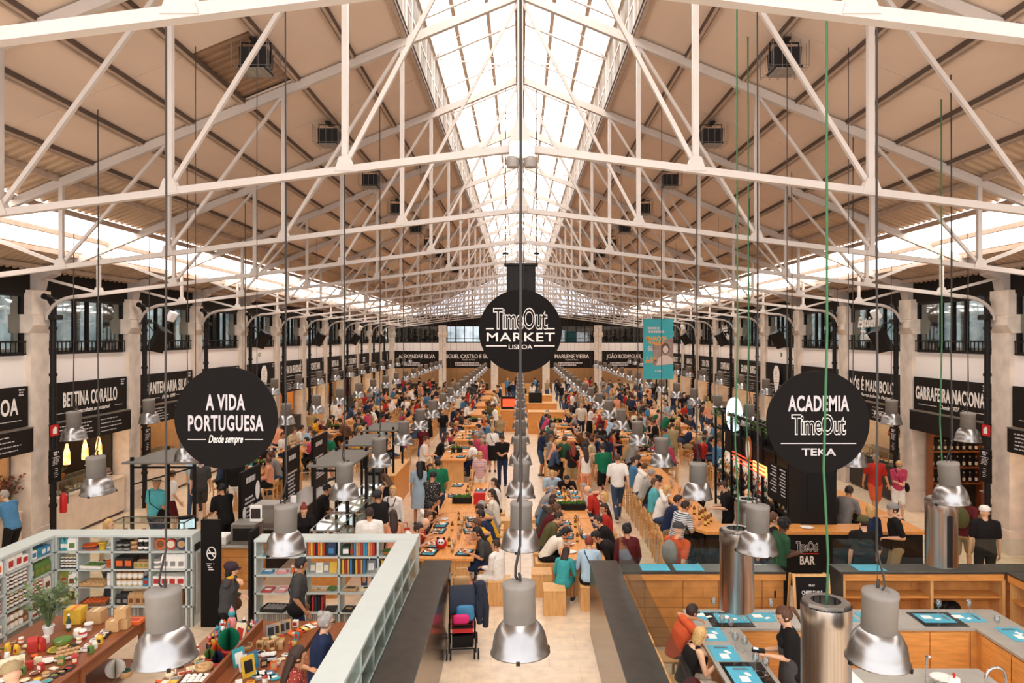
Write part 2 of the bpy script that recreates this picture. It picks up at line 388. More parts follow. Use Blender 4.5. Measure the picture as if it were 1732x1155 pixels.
for s, nm in ((-1, 'left'), (1, 'right')):
    b = MB()
    for i in range(6):
        # boards between purlins, with a joint at every truss and half way
        k = -3.5
        while YK(k) < YR1:
            y0, y1 = max(YR0, YK(k)), min(YR1, YK(k+.5))
            if s < 0 and i == 2 and abs(k+1.5) < .01: k += .5; continue        # one board is missing here
            if y1 > y0: slope_sheet(b, PURL[i]+.02, PURL[i+1]-.02, y0+.008, y1-.008, s, .13)
            k += .5
    slope_sheet(b, 2.0, 7.65, YR0, YR1, s, .21, .02, 1)       # dark void seen in the joints
    corr_sheet(b, 3.95, 4.92, YK(-1.5), YK(-1), s, .17, .19, .03, 3)
    corr_sheet(b, 7.6, 9.0, YR0, YR1, s, .16, .22, .05, 2)
    corr_sheet(b, 10.4, 11.9, YR0, YR1, s, .16, .22, .05, 2)
    c = struct(b.build('ceiling_'+nm, ['ceiling_panel', 'seam', 'corrugated', 'corrugated_dark']))
    for x in PURL:
        p = MB()
        for dx, mm, w_ in ((-.05, 1, .012), (-.015, 0, .055), (.04, 0, .03)): p.bar((s*(x+dx), YR0, roofz(x+dx)+.09), (s*(x+dx), YR1, roofz(x+dx)+.09), w_, .07, mm)
        p.bar((s*x, YR0, roofz(x)+.12), (s*x, YR1, roofz(x)+.12), .06, .02, 1)
        p.build('purlin', ['purlin', 'seam'], c)
    for x in (8.2, 9.0, 9.7, 10.4, 11.1):
        p = MB(); p.bar((s*x, YR0, roofz(x)+.09), (s*x, YR1, roofz(x)+.09), .07, .1); p.build('purlin', 'purlin', c)
    # eaves strip of translucent sheet
    n_win += 1; b = MB(); slope_sheet(b, 9.0, 10.4, YR0, YR1, s, .17, .02)
    struct(b.build('window_%d' % n_win, 'strip_pane'))
    # side of the roof lantern: white glazed curb
    n_win += 1; b = MB(); x = 2.05
    z0, z1 = roofz(x)+.15, roofz(x)+1.4
    b.b2(s*x, s*(x+.04), YR0, YR1, z0, z1, 0)
    b.b2(s*(x-.03), s*(x+.06), YR0, YR1, z1-.05, z1+.03, 1); b.b2(s*(x-.03), s*(x+.06), YR0, YR1, z0-.1, z0+.04, 2)
    b.b2(s*(x-.02), s*x, YR0, YR1, z0+.62, z0+.66, 1)
    y = YR0
    while y < YR1: b.b2(s*(x-.03), s*x, y-.02, y+.02, z0, z1, 1); y += BAY/4
    struct(b.build('window_%d' % n_win, ['curb_pane', 'steel_white', 'purlin']))
# lantern roof glazing
LZ = roofz(2.05)+1.45
LR = LZ+.85
n_win += 1; b = MB()
for s in (-1, 1):
    vs = [(0, YR0, LR), (s*2.25, YR0, LZ-.05), (s*2.25, YR1, LZ-.05), (0, YR1, LR)]
    b.add(vs+[(p[0], p[1], p[2]+.03) for p in vs], [(0,1,2,3),(7,6,5,4),(0,4,5,1),(1,5,6,2),(2,6,7,3),(3,7,4,0)])
sk = struct(b.build('window_%d' % n_win, 'skylight_pane'))
def lz(x): return LR-(LR-LZ)*abs(x)/2.05
b = MB()
for s in (-1, 1):
    for x in (.72, 1.42, 2.02): b.bar((s*x, YR0, lz(x)-.06), (s*x, YR1, lz(x)-.06), .085, .08)
b.build('glazing_bar', 'purlin', sk)
k = -3
while YK(k) < YR1:
    b = MB(); y = YK(k)
    for s in (-1, 1):
        b.bar((0, y, LR-.1), (s*2.05, y, LZ-.12), .07, .09, up=(0, 1, 0))
        b.bar((s*2.0, y, LZ-.14), (0, y, LZ-.32), .03); b.bar((s*.95, y, LZ-.2), (s*.95, y, lz(.95)-.1), .03)
        b.bar((s*2.05, y, roofz(2.05)), (s*2.05, y, LZ), .07)
        b.bar((s*2.0, y, LZ-.1), (0, y+BAY/2, LR-.12), .018); b.bar((s*2.0, y+BAY, LZ-.1), (0, y+BAY/2, LR-.12), .018)
        b.bar((0, y+BAY/2, LR-.1), (s*2.05, y+BAY/2, LZ-.12), .06, .06, up=(0, 1, 0))
    b.build('lantern_frame', 'steel_white', sk); k += 1
# ridge beam with its cable tray
b = MB(); b.bar((-.06, YR0, RZ+.02), (-.06, YR1, RZ+.02), .06, .2); b.bar((.06, YR0, RZ+.02), (.06, YR1, RZ+.02), .06, .2)
b.bar((0, YR0, RZ-.09), (0, YR1, RZ-.09), .2, .02)
tag(b.build('ridge_beam', 'ridge_brown'), 'long brown double beam running along the middle of the roof under the skylight', 'roof beam')
# ---------------------------------------------------------------- trusses
POST = (2.1, 4.2, 6.25, 8.15, 9.92)
def chz(x): return 7.28-.125*abs(x)
PARTS = []
def tpart(nm, mb, mt='steel_white'): PARTS.append((nm, mb.mesh(nm, mt)))
for s in (-1, 1):
    b = MB(); b.bar((0, 0, RZ), (s*11.5, 0, roofz(11.5)), .1, .15, up=(0, 0, 1)); tpart('rafter', b)
    b = MB(); b.bar((0, 0, chz(0)), (s*10.4, 0, chz(10.4)), .09, .085)
    pts = [(s*(10.4+.75*math.sin(t)), 0, chz(10.4)-.55*(1-math.cos(t))) for t in [PI/2*i/7 for i in range(8)]]
    b.tube(pts, .045, 8); tpart('bottom_chord', b)
    for i, x in enumerate(POST):
        b = MB(); b.bar((s*x, 0, chz(x)), (s*x, 0, roofz(x)), .072, .072)
        b.prism([(s*x-.12, chz(x)-.02), (s*x+.12, chz(x)-.02), (s*x+.06, chz(x)+.15), (s*x-.06, chz(x)+.15)], -.055, .055, 'Y'); tpart('post', b)
        xi = POST[i-1] if i else 0.
        if i < 4:
            b = MB(); b.bar((s*x, 0, chz(x)+.05), (s*xi, 0, roofz(xi)-.05), .052, .052); tpart('diagonal', b)
    b = MB(); b.bar((s*8.15, 0, chz(8.15)+.05), (s*9.92, 0, roofz(9.92)-.05), .06, .06); tpart('diagonal', b)
    b = MB(); b.bar((s*9.92, 0, chz(9.92)+.03), (s*11.2, 0, roofz(11.2)-.1), .06, .06); tpart('diagonal', b)
b = MB(); b.bar((0, 0, chz(0)), (0, 0, RZ), .07); b.cbox((0, 0, chz(0)+.02), (.3, .13, .16), .03)
b.prism([(-.13, chz(0)+.08), (.13, chz(0)+.08), (.05, chz(0)+.34), (-.05, chz(0)+.34)], -.05, .05, 'Y'); tpart('king_post', b)
for k in range(-3, KB+1):
    y = YK(k)
    t = thing('roof_truss', 'white steel roof truss, the %s from the camera' % ORD[k+3], 'roof truss', (0, y, 0), 0, 'white steel roof trusses')
    for nm, me in PARTS: link(nm, me, t)
# bracing rods between trusses in the roof plane
# ================================================================ signs and stalls along the walls
FITS = []
RX = (R(90), 0, 0)
def ftext(parent, s, size, w, x, y, z, m='lettering', name='lettering', bold=.012, **k):
    """text on a board facing local -Y, squeezed to width w"""
    o = text(name, s, size, parent, (x, y, z), RX, m, 1., bold, **k); FITS.append((o, w)); return o
def logo(parent, x, y, z, w, h, thick=.02):
    """outlined two word logo lettering"""
    ftext(parent, 'TimeOut', h*1.35, w, x, y, z, 'lettering', 'logo', thick*1.9, ext=.002, space=.93)
    ftext(parent, 'TimeOut', h*1.35, w*.965, x, y-.006, z, 'sign_black', 'logo_inner', -.002, ext=.002, space=.93)
def rule(mb, x0, x1, z, y, t=.012): mb.b2(x0, x1, y-.003, y, z-t/2, z+t/2)
def dashes(mb, x0, x1, z0, z1, y, rows, h, seed=1):
    """rows of small unreadable print, one bar per word"""
    rn = random.Random(seed)
    for i in range(rows):
        z = z1-(z1-z0)*(i+.5)/rows; x = x0+rn.random()*.05
        end = x0+(x1-x0)*(.6+.4*rn.random())
        while x < end:
            wd = rn.uniform(.05, .16); mb.b2(x, min(x+wd, end), y-.003, y, z-h/2, z+h/2); x += wd+.03
def frame(s, k):   # floor point in the middle of bay k, on the wall line, and the turn that faces the hall
    return (s*(HW+.06), YK(k)+BAY/2, 0), (PI/2 if s < 0 else -PI/2)
BW = BAY-.74
LEFT = {-1: ('A LISBOA', 'desde 1980'), 0: ('BETTINA CORALLO', 'Chocolate artesanal'), 1: ('MANTEIGARIA SILVA', 'Desde 1890'), 2: ('', ''), 3: ('', ''),
        4: ('COZINHA DA FELICIDADE', ''), 5: ('MONTE MAR', ''), 6: ('TARTAR-IA', 'Restaurante'), 7: ('CAFÉ DE SÃO BENTO', 'Bife à café'), 8: ('S.Y.', ''), 9: ('', ''), 10: ('', '')}
RIGHT = {-1: ('GELATARIA', ''), 0: ('GARRAFEIRA NACIONAL', 'Desde 1927'), 1: ('NÓS É MAIS BOLOS', 'os melhores bolos de Portugal'), 2: ('', ''), 3: ('', ''),
         4: ('GROUND BURGER', ''), 5: ('CONFRARIA', 'sushi'), 6: ('ZERO ZERO', ''), 7: ('ASIAN LAB', ''), 8: ('O PREGO DA PEIXARIA', ''), 9: ('', ''), 10: ('', '')}
DESC = {}
DASH = 0
for s, nm, D in ((-1, 'left', LEFT), (1, 'right', RIGHT)):
    for k in range(-1, KB):
        ttl, sub = D[k]; loc, rz = frame(s, k)
        lab = ('black stall fascia reading %s' % ttl) if ttl else {(2): 'black stall fascia half hidden behind a round hanging sign, %s wall', 3: 'black stall fascia with a large cream label shape, %s wall'}.get(k, 'plain black stall fascia in the %s bay before the back end of the %%s wall' % ORD[KB-1-k]) % nm
        if s > 0 and k == -1: lab = 'black stall fascia cut by the right edge of the picture, one large letter showing'
        if s < 0 and k == -1: lab = 'black stall fascia cut by the left edge of the picture, ending in LISBOA'
        t = thing('stall_sign', lab, 'sign', loc, rz, 'stall fascias along the walls')
        b = MB(); b.b2(-BW/2, BW/2, -.03, .03, 2.97, 3.9); b.build('board', 'black_board', t)
        b = MB(); b.b2(-BW/2-.02, BW/2+.02, -.14, -.02, 2.39, 2.93); b.b2(-BW/2-.02, BW/2+.02, -.15, -.01, 2.93, 2.96, 1); b.build('lower_board', ['black_board', 'canopy_grey'], t)
        if ttl:
            w = min(BW*.92, .19*len(ttl)+.1) if len(ttl) > 9 else .2*len(ttl)
            if k == 0: w = 2.35 if s < 0 else 3.15
            if (s, k) == (-1, 1): w = 2.8
            ftext(t, ttl, .43, w, (0 if not (s < 0 and k == -1) else .55), -.034, 3.44, bold=.022, sy=1.18, space=1.1)
            b = MB()
            if sub:
                ftext(t, sub, .16, .085*len(sub), 0, -.034, 3.14, name='tagline', bold=.004, shear=.35)
                for q in (-1, 1): rule(b, q*(.055*len(sub)), q*1.45, 3.14, -.031)
            else: rule(b, -1.45, 1.45, 3.14, -.031)
            b.build('rule_line', 'lettering', t)
        if k in (3, 10):
            b = MB(); pts = []
            prof = ((.16, 2.6), (.16, 2.75), (.26, 2.95), (.34, 3.2), (.36, 3.45), (.3, 3.6), (.2, 3.72), (.12, 3.78)) if k == 3 else ((.1, 3.05), (.12, 3.5), (.05, 3.62), (.05, 3.75))
            pts = [(r, z+.02) for r, z in prof]+[(-r, z+.02) for r, z in reversed(prof)]
            b.prism(pts, -.165, -.15, 'Y'); q = b.build('emblem', 'paper', t)
            b = MB(); dashes(b, -.2, .2, 2.9, 3.6, -.166, 6, .02, k); b.build('lettering', 'black_board', t)
        b = MB()
        if k < 8:
            if (s, k) != (1, 0): dashes(b, -BW/2+.2, -.1, 2.45, 2.87, -.142, 5, .028, k+40*s); dashes(b, .2, BW/2-.3, 2.45, 2.87, -.142, 4, .022, k+41*s)
            dashes(b, BW/2-.32, BW/2-.08, 3.68, 3.86, -.032, 3, .035, 3)
            b.build('lettering', 'lettering_grey', t)
        if (s, k) == (1, 1): ftext(t, 'PAVLOVA', .24, 1.1, .9, -.145, 2.6, name='lettering', bold=.0)
        DESC[(s, k)] = ttl
        # info board and fire sign on the pillar before the bay
        yp = YK(k)
        if -1 < k < 8:
            q = thing('info_board', 'narrow black market info board hung on the %s pillar along the %s wall' % (ORD[k], nm), 'board', (s*(HW-.345), yp, 0), rz, 'info boards on the pillars')
            b = MB(); b.cbox((0, 0, 2.0), (.4, .05, .78), .01); b.b2(-.16, .16, .02, .05, 2.2, 2.24); b.b2(-.16, .16, .02, .05, 1.75, 1.79); b.build('board', 'sign_black', q)
            b = MB(); dashes(b, -.1, .12, 2.24, 2.34, -.027, 2, .035, 1); rule(b, -.14, .14, 2.2, -.026, .014); dashes(b, -.14, .14, 2.02, 2.18, -.027, 6, .012, 2); dashes(b, -.08, .08, 1.72, 1.95, -.027, 5, .014, 5)
            b.build('lettering', 'lettering_grey', q)
for s, k, nm in ((-1, 0, 'near left pillar'), (1, 0, 'near right pillar'), (-1, 8, 'a far pillar of the left wall'), (1, 7, 'a far pillar of the right wall')):
    q = thing('fire_sign', 'small red square fire hose sign on %s' % nm, 'sign', (s*(HW-.335), YK(k), 0), PI/2 if s < 0 else -PI/2)
    b = MB(); b.b2(-.13, .13, -.012, .012, 2.7, 2.96); b.b2(-.1, .1, .01, .04, 2.8, 2.84); b.build('plate', 'red', q)
    b = MB(); b.prism([(-.07, 2.75), (.06, 2.75), (.06, 2.9), (.0, 2.92), (-.07, 2.86)], -.016, -.012, 'Y'); b.build('symbol', 'white', q)
for s, k in ((-1, 3), (1, 3)):
    b = MB(); loc, rz = frame(s, k); b.b2(-.1, .1, .03, .055, 4.22, 4.36, 0); b.b2(-.06, .02, .025, .03, 4.25, 4.33, 1)
    tag(b.build('exit_sign', ['leaf', 'white'], None, loc, rz), 'small green running man exit sign on the %s pale wall band' % ('left' if s < 0 else 'right'), 'sign')
# back wall signs
for ttl, xc, sub in (('ALEXANDRE SILVA', -9.05, ''), ('MIGUEL CASTRO E SILVA', -4.5, 'Cozinha do Porto'), ('MARLENE VIEIRA', 4.5, 'Cozinha do Porto'), ('JOÃO RODRIGUES', 9.05, '')):
    t = thing('stall_sign', 'black fascia on the back wall reading %s' % ttl, 'sign', (xc, YB+.28, 0), 0, 'fascias on the back wall')
    b = MB(); b.b2(-1.95, 1.95, -.03, .02, 2.4, 3.9); b.build('board', 'black_board', t)
    ftext(t, ttl, .5, .2*len(ttl)+.2, 0, -.034, 3.4, bold=.014)
    b = MB(); dashes(b, -1.2, 1.2, 2.55, 2.95, -.031, 2, .12, len(ttl)); b.build('lettering', 'lettering_grey', t)
    if sub: ftext(t, sub, .17, 1.1, 0, -.034, 3.12, name='tagline', bold=.003)
t = thing('stall_sign', 'plain black fascia over the middle opening of the back wall', 'sign', (0, YB+.28, 0), 0, 'fascias on the back wall')
b = MB(); b.b2(-1.85, 1.85, -.03, .02, 2.6, 3.9); b.build('board', 'black_board', t)
# ---------------------------------------------------------------- stall interiors
mat('st_orange', '#e39a56', .7, var=.06); mat('st_cream', '#e6cfae', .7, var=.06); mat('st_dark', '#332a24', .7, var=.1)
mat('st_redbrown', '#7c3326', .6, var=.1); mat('st_tan', '#c79a6c', .7, var=.1); mat('steel_kitchen', '#a8a29a', .3, .8, var=.1)
emit_mat('stall_fill_glow', '#ffdcac', 17)  # glow of the added fill strips
FOODC = ['#b8652c', '#7a4a28', '#d9b26a', '#efe4d2', '#a33324', '#4c6b2f', '#d68f3a', '#2f2723', '#c9c2b8']
for i, c in enumerate(FOODC): mat('food%d' % i, c, .6, var=.15, scale=20)
def place(o, s, k, x, y, z=0., a=0.):
    """set a top-level object at local stall coordinates (x along the front, y into the stall)"""
    loc, rz = frame(s, k); c, sn = math.cos(rz), math.sin(rz)
    o.location = (loc[0]+c*x-sn*y, loc[1]+sn*x+c*y, z); o.rotation_euler = (0, 0, rz+a); return o
BACK = {(-1, -1): 'st_dark', (-1, 0): 'st_dark', (-1, 1): 'st_dark', (-1, 2): 'st_tan', (-1, 3): 'st_cream', (-1, 4): 'st_orange', (-1, 5): 'st_cream', (-1, 6): 'st_tan', (-1, 7): 'st_redbrown', (-1, 8): 'st_cream', (-1, 9): 'st_dark', (-1, 10): 'st_dark',
        (1, -1): 'wood_x', (1, 0): 'st_dark', (1, 1): 'st_cream', (1, 2): 'st_dark', (1, 3): 'st_dark', (1, 4): 'st_orange', (1, 5): 'st_redbrown', (1, 6): 'st_orange', (1, 7): 'st_orange', (1, 8): 'st_cream', (1, 9): 'st_tan', (1, 10): 'st_dark'}
for s, nm in ((-1, 'left'), (1, 'right')):
    for k in range(-1, KB):
        who = 'the %s %s stall' % (ORD[k+1], nm)
        pan = MB(); pan.b2(-1.9, 1.9, -.03, .03, 0, 2.95); p = pan.build('wall_panel', BACK[(s, k)]); struct(p); place(p, s, k, 0, 2.4)
        pan = MB(); pan.b2(-.03, .03, -.9, .9, 0, 2.9); p = pan.build('wall_panel', {'st_dark': 'st_tan'}.get(BACK[(s, k)], BACK[(s, k)]) if k else 'st_dark'); struct(p); place(p, s, k, 1.65, 1.3)
        st = MB(); st.b2(-1.3, 1.3, -.05, .05, 2.93, 3.0)
        p = st.build('added_light_strip', 'stall_fill_glow'); tag(p, 'added warm fill light under the ceiling of %s' % who, 'light', 'added stall fill lights'); place(p, s, k, 0, 1.3)  # glowing bar added to warm the stall interior
        if (s, k) == (1, 0): continue
        x0, x1 = (-1.62, 1.62) if k > 0 else (-1.55, 1.62)
        if k == -1: x0, x1 = -.2, 1.5
        cm = 'marble' if (s < 0 and k < 3) or k % 3 == 0 else ('st_dark' if k % 3 == 1 else 'wood_light')
        c = tag(thing('stall_counter', 'long %s service counter of %s' % ({'marble': 'pale marble', 'st_dark': 'dark', 'wood_light': 'light wooden'}[cm], who), 'counter', (0, 0, 0), 0, 'stall counters'), None, None)
        b = MB(); b.b2(x0, x1, 0, .06, .08, 1.02); b.b2(x0, x0+.05, .06, .6, .08, 1.02); b.b2(x1-.05, x1, .06, .6, .08, 1.02); b.b2(x0+.02, x1-.02, .04, .58, 0, .08, 1); b.build('body', [cm, 'seam'], c)
        b = MB(); b.cbox(((x0+x1)/2, .3, 1.05), (x1-x0+.04, .66, .05), .008); b.build('worktop', cm, c); place(c, s, k, 0, 0)
        if k > 6: continue
        # glass display case on the counter with food in trays
        if k != -1:
            dc = thing('display_case', 'glass topped food display case on the counter of %s' % who, 'display case', (0, 0, 0), 0, 'stall display cases')
            b = MB(); b.b2(-1.1, .7, .1, .12, 0, .03); b.b2(-1.1, .7, .48, .5, 0, .36)
            for xx in (-1.1, -.5, .1, .7):
                b.b2(xx-.012, xx+.012, .1, .125, 0, .34); b.b2(xx-.012, xx+.012, .475, .5, 0, .34)
            b.b2(-1.1, .7, .1, .12, .33, .35); b.b2(-1.1, .7, .1, .5, .0, .02); b.build('frame', 'steel_kitchen', dc)
            b = MB(); b.b2(-1.1, .7, .1, .108, .02, .34); b.b2(-1.1, .7, .1, .5, .345, .352); b.build('pane', 'glass', dc); place(dc, s, k, 0, .02, 1.075)
            rn = random.Random(k*7+s)
            for j in range(6 if k < 4 else 3):
                b = MB(); b.cbox((0, 0, .012), (.24, .3, .024), .006, 0)
                for q in range(8): b.ball((rn.uniform(-.08, .08), rn.uniform(-.11, .11), .045), (.035, .03, .025), 1, 7, 5)
                f = b.build('food_tray', ['steel_kitchen', 'food%d' % rn.randrange(9)])
                tag(f, '%s tray of snacks in the display case of %s' % (ORD[j], who), 'tray', 'food trays in the display cases'); place(f, s, k, -.95+.3*j if s > 0 else -.95+.3*j, .32, 1.1)
        # menu panel at the far end of the opening
        mp = thing('menu_board', 'upright black menu panel with pale print in %s' % who, 'menu board', (0, 0, 0), 0, 'stall menu panels')
        b = MB(); b.cbox((0, 0, .55), (.62, .04, 1.1), .01); b.build('board', 'sign_black', mp)
        b = MB(); dashes(b, -.22, .22, .1, 1.0, -.022, 9, .025, k*3+s+9); b.build('lettering', 'food2', mp); place(mp, s, k, 1.2 if s < 0 else -1.2, 2.3, 1.2)
# objects of the chocolate stall, left wall
PB = MB(); PB.lathe([(.022, .62), (.03, .5), (.075, .3), (.085, .05), (.08, 0)], 14); PBM = PB.mesh('bottle_shade', 'bottle_glow')
for i, (x, y, nmx) in enumerate(((-.35, .4, 'nearest'), (.42, .4, 'middle'), (1.04, .4, 'farthest'))):
    t = thing('pendant_lamp', 'glowing bottle shaped glass pendant, %s of three over the marble counter' % nmx, 'lamp', (0, 0, 0), 0, 'bottle pendants'); link('bottle_shade', PBM, t)
    b = MB(); b.tube([(0, 0, .62), (0, 0, 1.28)], .008, 5); b.lathe([(.024, .6), (.024, .68)], 10); b.build('cable', 'cable', t); place(t, -1, 0, x, y, 1.73)
t = thing('picture', 'framed dark picture on the back wall of the chocolate stall', 'picture'); b = MB(); b.cbox((0, 0, .4), (1.5, .05, .8), .02); b.build('frame', 'st_tan', t)
b = MB(); b.b2(-.66, .66, -.032, -.026, .09, .71)
for i in range(9): b.ball((-.55+.14*i, -.03, .25+.2*(i % 3)*.7), (.08, .006, .1), 1+i % 2, 9, 6)
b.build('canvas', ['st_dark', 'food1', 'food2'], t); place(t, -1, 0, .1, 2.34, 1.9)
def potted(nm, lab, cat, loc, h, spread, potm, leafm, n=26, pot=True, seed=3, group=None):
    rn = random.Random(seed); t = thing(nm, lab, cat, loc, 0, group)
    if pot:
        b = MB(); b.lathe([(.055, 0), (.075, .11), (.08, .12), (.066, .12), (.06, .1)], 14); b.build('pot', potm, t)
    b = MB()
    for i in range(n):
        a = rn.uniform(0, 2*PI); rr = spread*rn.uniform(.3, 1); zz = .1+h*rn.uniform(.5, 1)
        tip = Vector((rr*math.cos(a), rr*math.sin(a), zz)); md = Vector((tip.x*.4, tip.y*.4, zz*.75))
        b.tube([(0, 0, .08), md, tip], .004, 4, caps=False)
        for q in range(4):
            c = md.lerp(tip, q/3); d = Vector((rn.uniform(-1, 1), rn.uniform(-1, 1), rn.uniform(-.2, 1))).normalized()*h*.14; e = d.cross(Vector((0, 0, 1))).normalized()*h*.05 if abs(d.z) < h*.13 else Vector((h*.05, 0, 0))
            b.add([c, c+d*.5+e, c+d, c+d*.5-e], [(0, 1, 2, 3)], 1)
    b.build('foliage', ['leaf_dull', leafm], t); return t
place(potted('potted_plant', 'small green plant in a clay pot on the near end of the chocolate counter', 'plant', (0, 0, 0), .22, .12, 'food0', 'leaf'), -1, 0, -.72, .3, 1.44)
mat('orchid', '#f4ede0', .6); mat('dried_red', '#7d3a33', .8, var=.25, scale=15)
place(potted('orchid', 'pale orchid standing behind the display at the pillar end of the chocolate counter', 'plant', (0, 0, 0), .55, .16, 'st_dark', 'orchid', 10, seed=8), -1, 0, -1.0, .72, 1.1)
place(potted('dried_branches', 'tall bunch of dried dark red branches in a vase at the left edge stall', 'plant', (0, 0, 0), .75, .38, 'white', 'dried_red', 34, seed=5), -1, -1, 1.5, .3, 1.08)
for i in range(3):
    t = thing('cake_dome', 'glass cake dome on a stand, %s from the near end, chocolate counter' % ORD[i], 'cake dome', (0, 0, 0), 0, 'cake domes')
    b = MB(); b.lathe([(.08, 0), (.02, .02), (.02, .1), (.14, .11), (.14, .125)], 16); b.build('stand', 'white', t)
    b = MB(); b.lathe([(.125, .126), (.125, .2), (.09, .27), (.02, .3), (.02, .33), (.001, .335)], 16); b.build('dome', 'drink_glass', t)
    b = MB(); b.lathe([(.09, .126), (.095, .19), (.05, .2), (.001, .2)], 14); b.build('cake', 'food%d' % (i*2 % 5), t); place(t, -1, 0, .55+.36*i, .33, 1.44 if i == 0 else 1.075)
t = thing('fire_extinguisher', 'red fire extinguisher hung on the near left pillar by the marble counter', 'fire extinguisher', (-HW+.34, YK(0)+.32, .82))
b = MB(); b.lathe([(.07, 0), (.08, .02), (.08, .38), (.05, .45), (.025, .47), (.025, .5)], 16); b.build('tank', 'red', t)
b = MB(); b.box((0, 0, .52), (.03, .12, .03)); b.tube([(0, .03, .52), (.07, .06, .45), (.085, .04, .2)], .01, 6); b.build('hose', 'black', t)
# the wine shop, right wall bay 0: shelves of bottles
bm_cols = [('#20301f', '#f0e6d2'), ('#2a1c18', '#e9dcc6'), ('#1e1a18', '#d8b56a'), ('#3a2016', '#f4efe4'), ('#16241a', '#c23a2a')]
def bottle_mesh(name, g, l, h=.30, r=.037, met=None):
    mat(name+'_g', g, .12, var=.1); mat(name+'_l', l, .7, var=.05)
    b = MB(); b.lathe([(r*.95, 0), (r, .01), (r, h*.6), (r*.8, h*.68), (r*.36, h*.78), (r*.34, h*.97), (r*.4, h)], 9, m=0)
    b.lathe([(r*1.02, h*.14), (r*1.03, h*.15), (r*1.03, h*.44), (r*1.02, h*.45)], 9, m=1, cap=False); b.lathe([(r*.4, h*.86), (r*.42, h*1.005), (.001, h*1.01)], 9, m=1, cap=False)
    return b.mesh('bottle', [name+'_g', name+'_l'])
WB = [bottle_mesh('wine%d' % i, g, l) for i, (g, l) in enumerate(bm_cols)]
WNAME = ['cream labelled green wine bottle', 'beige labelled brown wine bottle', 'gold labelled black wine bottle', 'white labelled brown wine bottle', 'red labelled green wine bottle']
def bottle_rack(s, k, x, y, a, w, levels, n, lab, first, gname, mt='wood_x', dep=.3):
    t = thing('bottle_rack', lab, 'shelf'); b = MB(); H = levels[-1]+.45
    b.b2(-w/2, w/2, dep/2-.02, dep/2, 0, H, 1)
    for q in (-1, 1): b.b2(q*w/2-.02, q*w/2+.02, -dep/2, dep/2, 0, H)
    b.build('frame', [mt, 'st_dark'], t); place(t, s, k, x, y, 0, a)
    for li, z in enumerate(levels):
        b = MB(); b.b2(-w/2+.02, w/2-.02, -dep/2, dep/2-.02, z-.03, z); b.build('shelf', mt, t)
    loc, rz = t.location, t.rotation_euler[2]; c, sn = math.cos(rz), math.sin(rz); rn = random.Random(int(w*100)+k)
    for li, z in enumerate(levels):
        bi = rn.randrange(5)
        for i in range(n):
            if rn.random() < .3: bi = rn.randrange(5)
            lx = -w/2+.08+(w-.16)*i/(n-1)
            o = link('wine_bottle', WB[bi], None, (loc.x+c*lx, loc.y+sn*lx, z+.001), rn.random()*.5)
            tag(o, '%s, %s from left on the %s shelf, %s' % (WNAME[bi], ORD[i], ORD[li], first), 'bottle', gname)
bottle_rack(1, 0, .55, 2.2, 0, 1.9, [.45, .9, 1.35, 1.8, 2.25], 14, 'tall wooden rack of wine bottles on the back wall of the wine shop', 'shop back rack', 'wine bottles', 'wood_dark')
bottle_rack(1, 0, -1.05, 2.2, 0, 1.1, [.45, .9, 1.35, 1.8, 2.25], 9, 'wooden rack of wine bottles in the far back corner of the wine shop', 'shop corner rack', 'wine bottles', 'wood_dark')
bottle_rack(1, 0, -1.45, 1.0, PI/2, 1.4, [.9, 1.35, 1.8, 2.25], 8, 'wooden rack of wine bottles along the far side wall of the wine shop', 'shop side rack', 'wine bottles', 'wood_dark')
bottle_rack(1, -1, -.9, .9, 0, .9, [.45, .95, 1.45, 1.95], 4, 'light wooden rack with dark bottles at the right edge of the picture', 'right picture edge', 'wine bottles', 'wood_light', .35)
t = thing('desk', 'dark red desk with papers pinned on its front in the wine shop', 'desk'); b = MB(); b.cbox((0, 0, .5), (1.0, .5, 1.0), .01); b.cbox((0, 0, 1.02), (1.06, .56, .04), .01, 1); b.build('body', ['st_redbrown', 'grey_stone'], t)
b = MB(); b.b2(-.1, .4, -.262, -.253, .62, .92); b.b2(-.05, .35, -.262, -.253, .22, .52); b.build('notice', 'paper', t); place(t, 1, 0, .75, .9)
for i, (x, z, lab) in enumerate(((.3, 1.34, 'white poster board with a red dot standing on the red desk, upper one'), (.3, 1.04, 'small white picture sheet leaning on the red desk under the poster'))):
    b = MB(); b.cbox((0, 0, .15), (.3, .02, .28 if i else .36), .004); b.b2(-.03, .03, -.013, -.01, .1, .16, 1); o = b.build('poster', ['paper', 'red' if i == 0 else 'black']); tag(o, lab, 'poster'); place(o, 1, 0, x+.1, .85+.05*i, z)
# copper pendants and pastry of the cake stall, right wall bay 1
mat('copper', '#d98a55', .25, .9)
for i in range(3):
    t = thing('pendant_lamp', 'round copper pendant lamp, %s from the near pillar, cake stall right wall' % ORD[i], 'lamp', (0, 0, 0), 0, 'copper pendants')
    b = MB(); b.lathe([(.03, .22), (.09, .19), (.13, .1), (.12, 0)], 14, cap=False); b.build('shade', 'copper', t); b = MB(); b.ball((0, 0, .05), .06); b.build('bulb', 'warm_bulb', t)
    b = MB(); b.tube([(0, 0, .22), (0, 0, 1.13)], .006, 5); b.build('cable', 'cable', t); place(t, 1, 1, 1.1-.45*i, .5, 1.9)
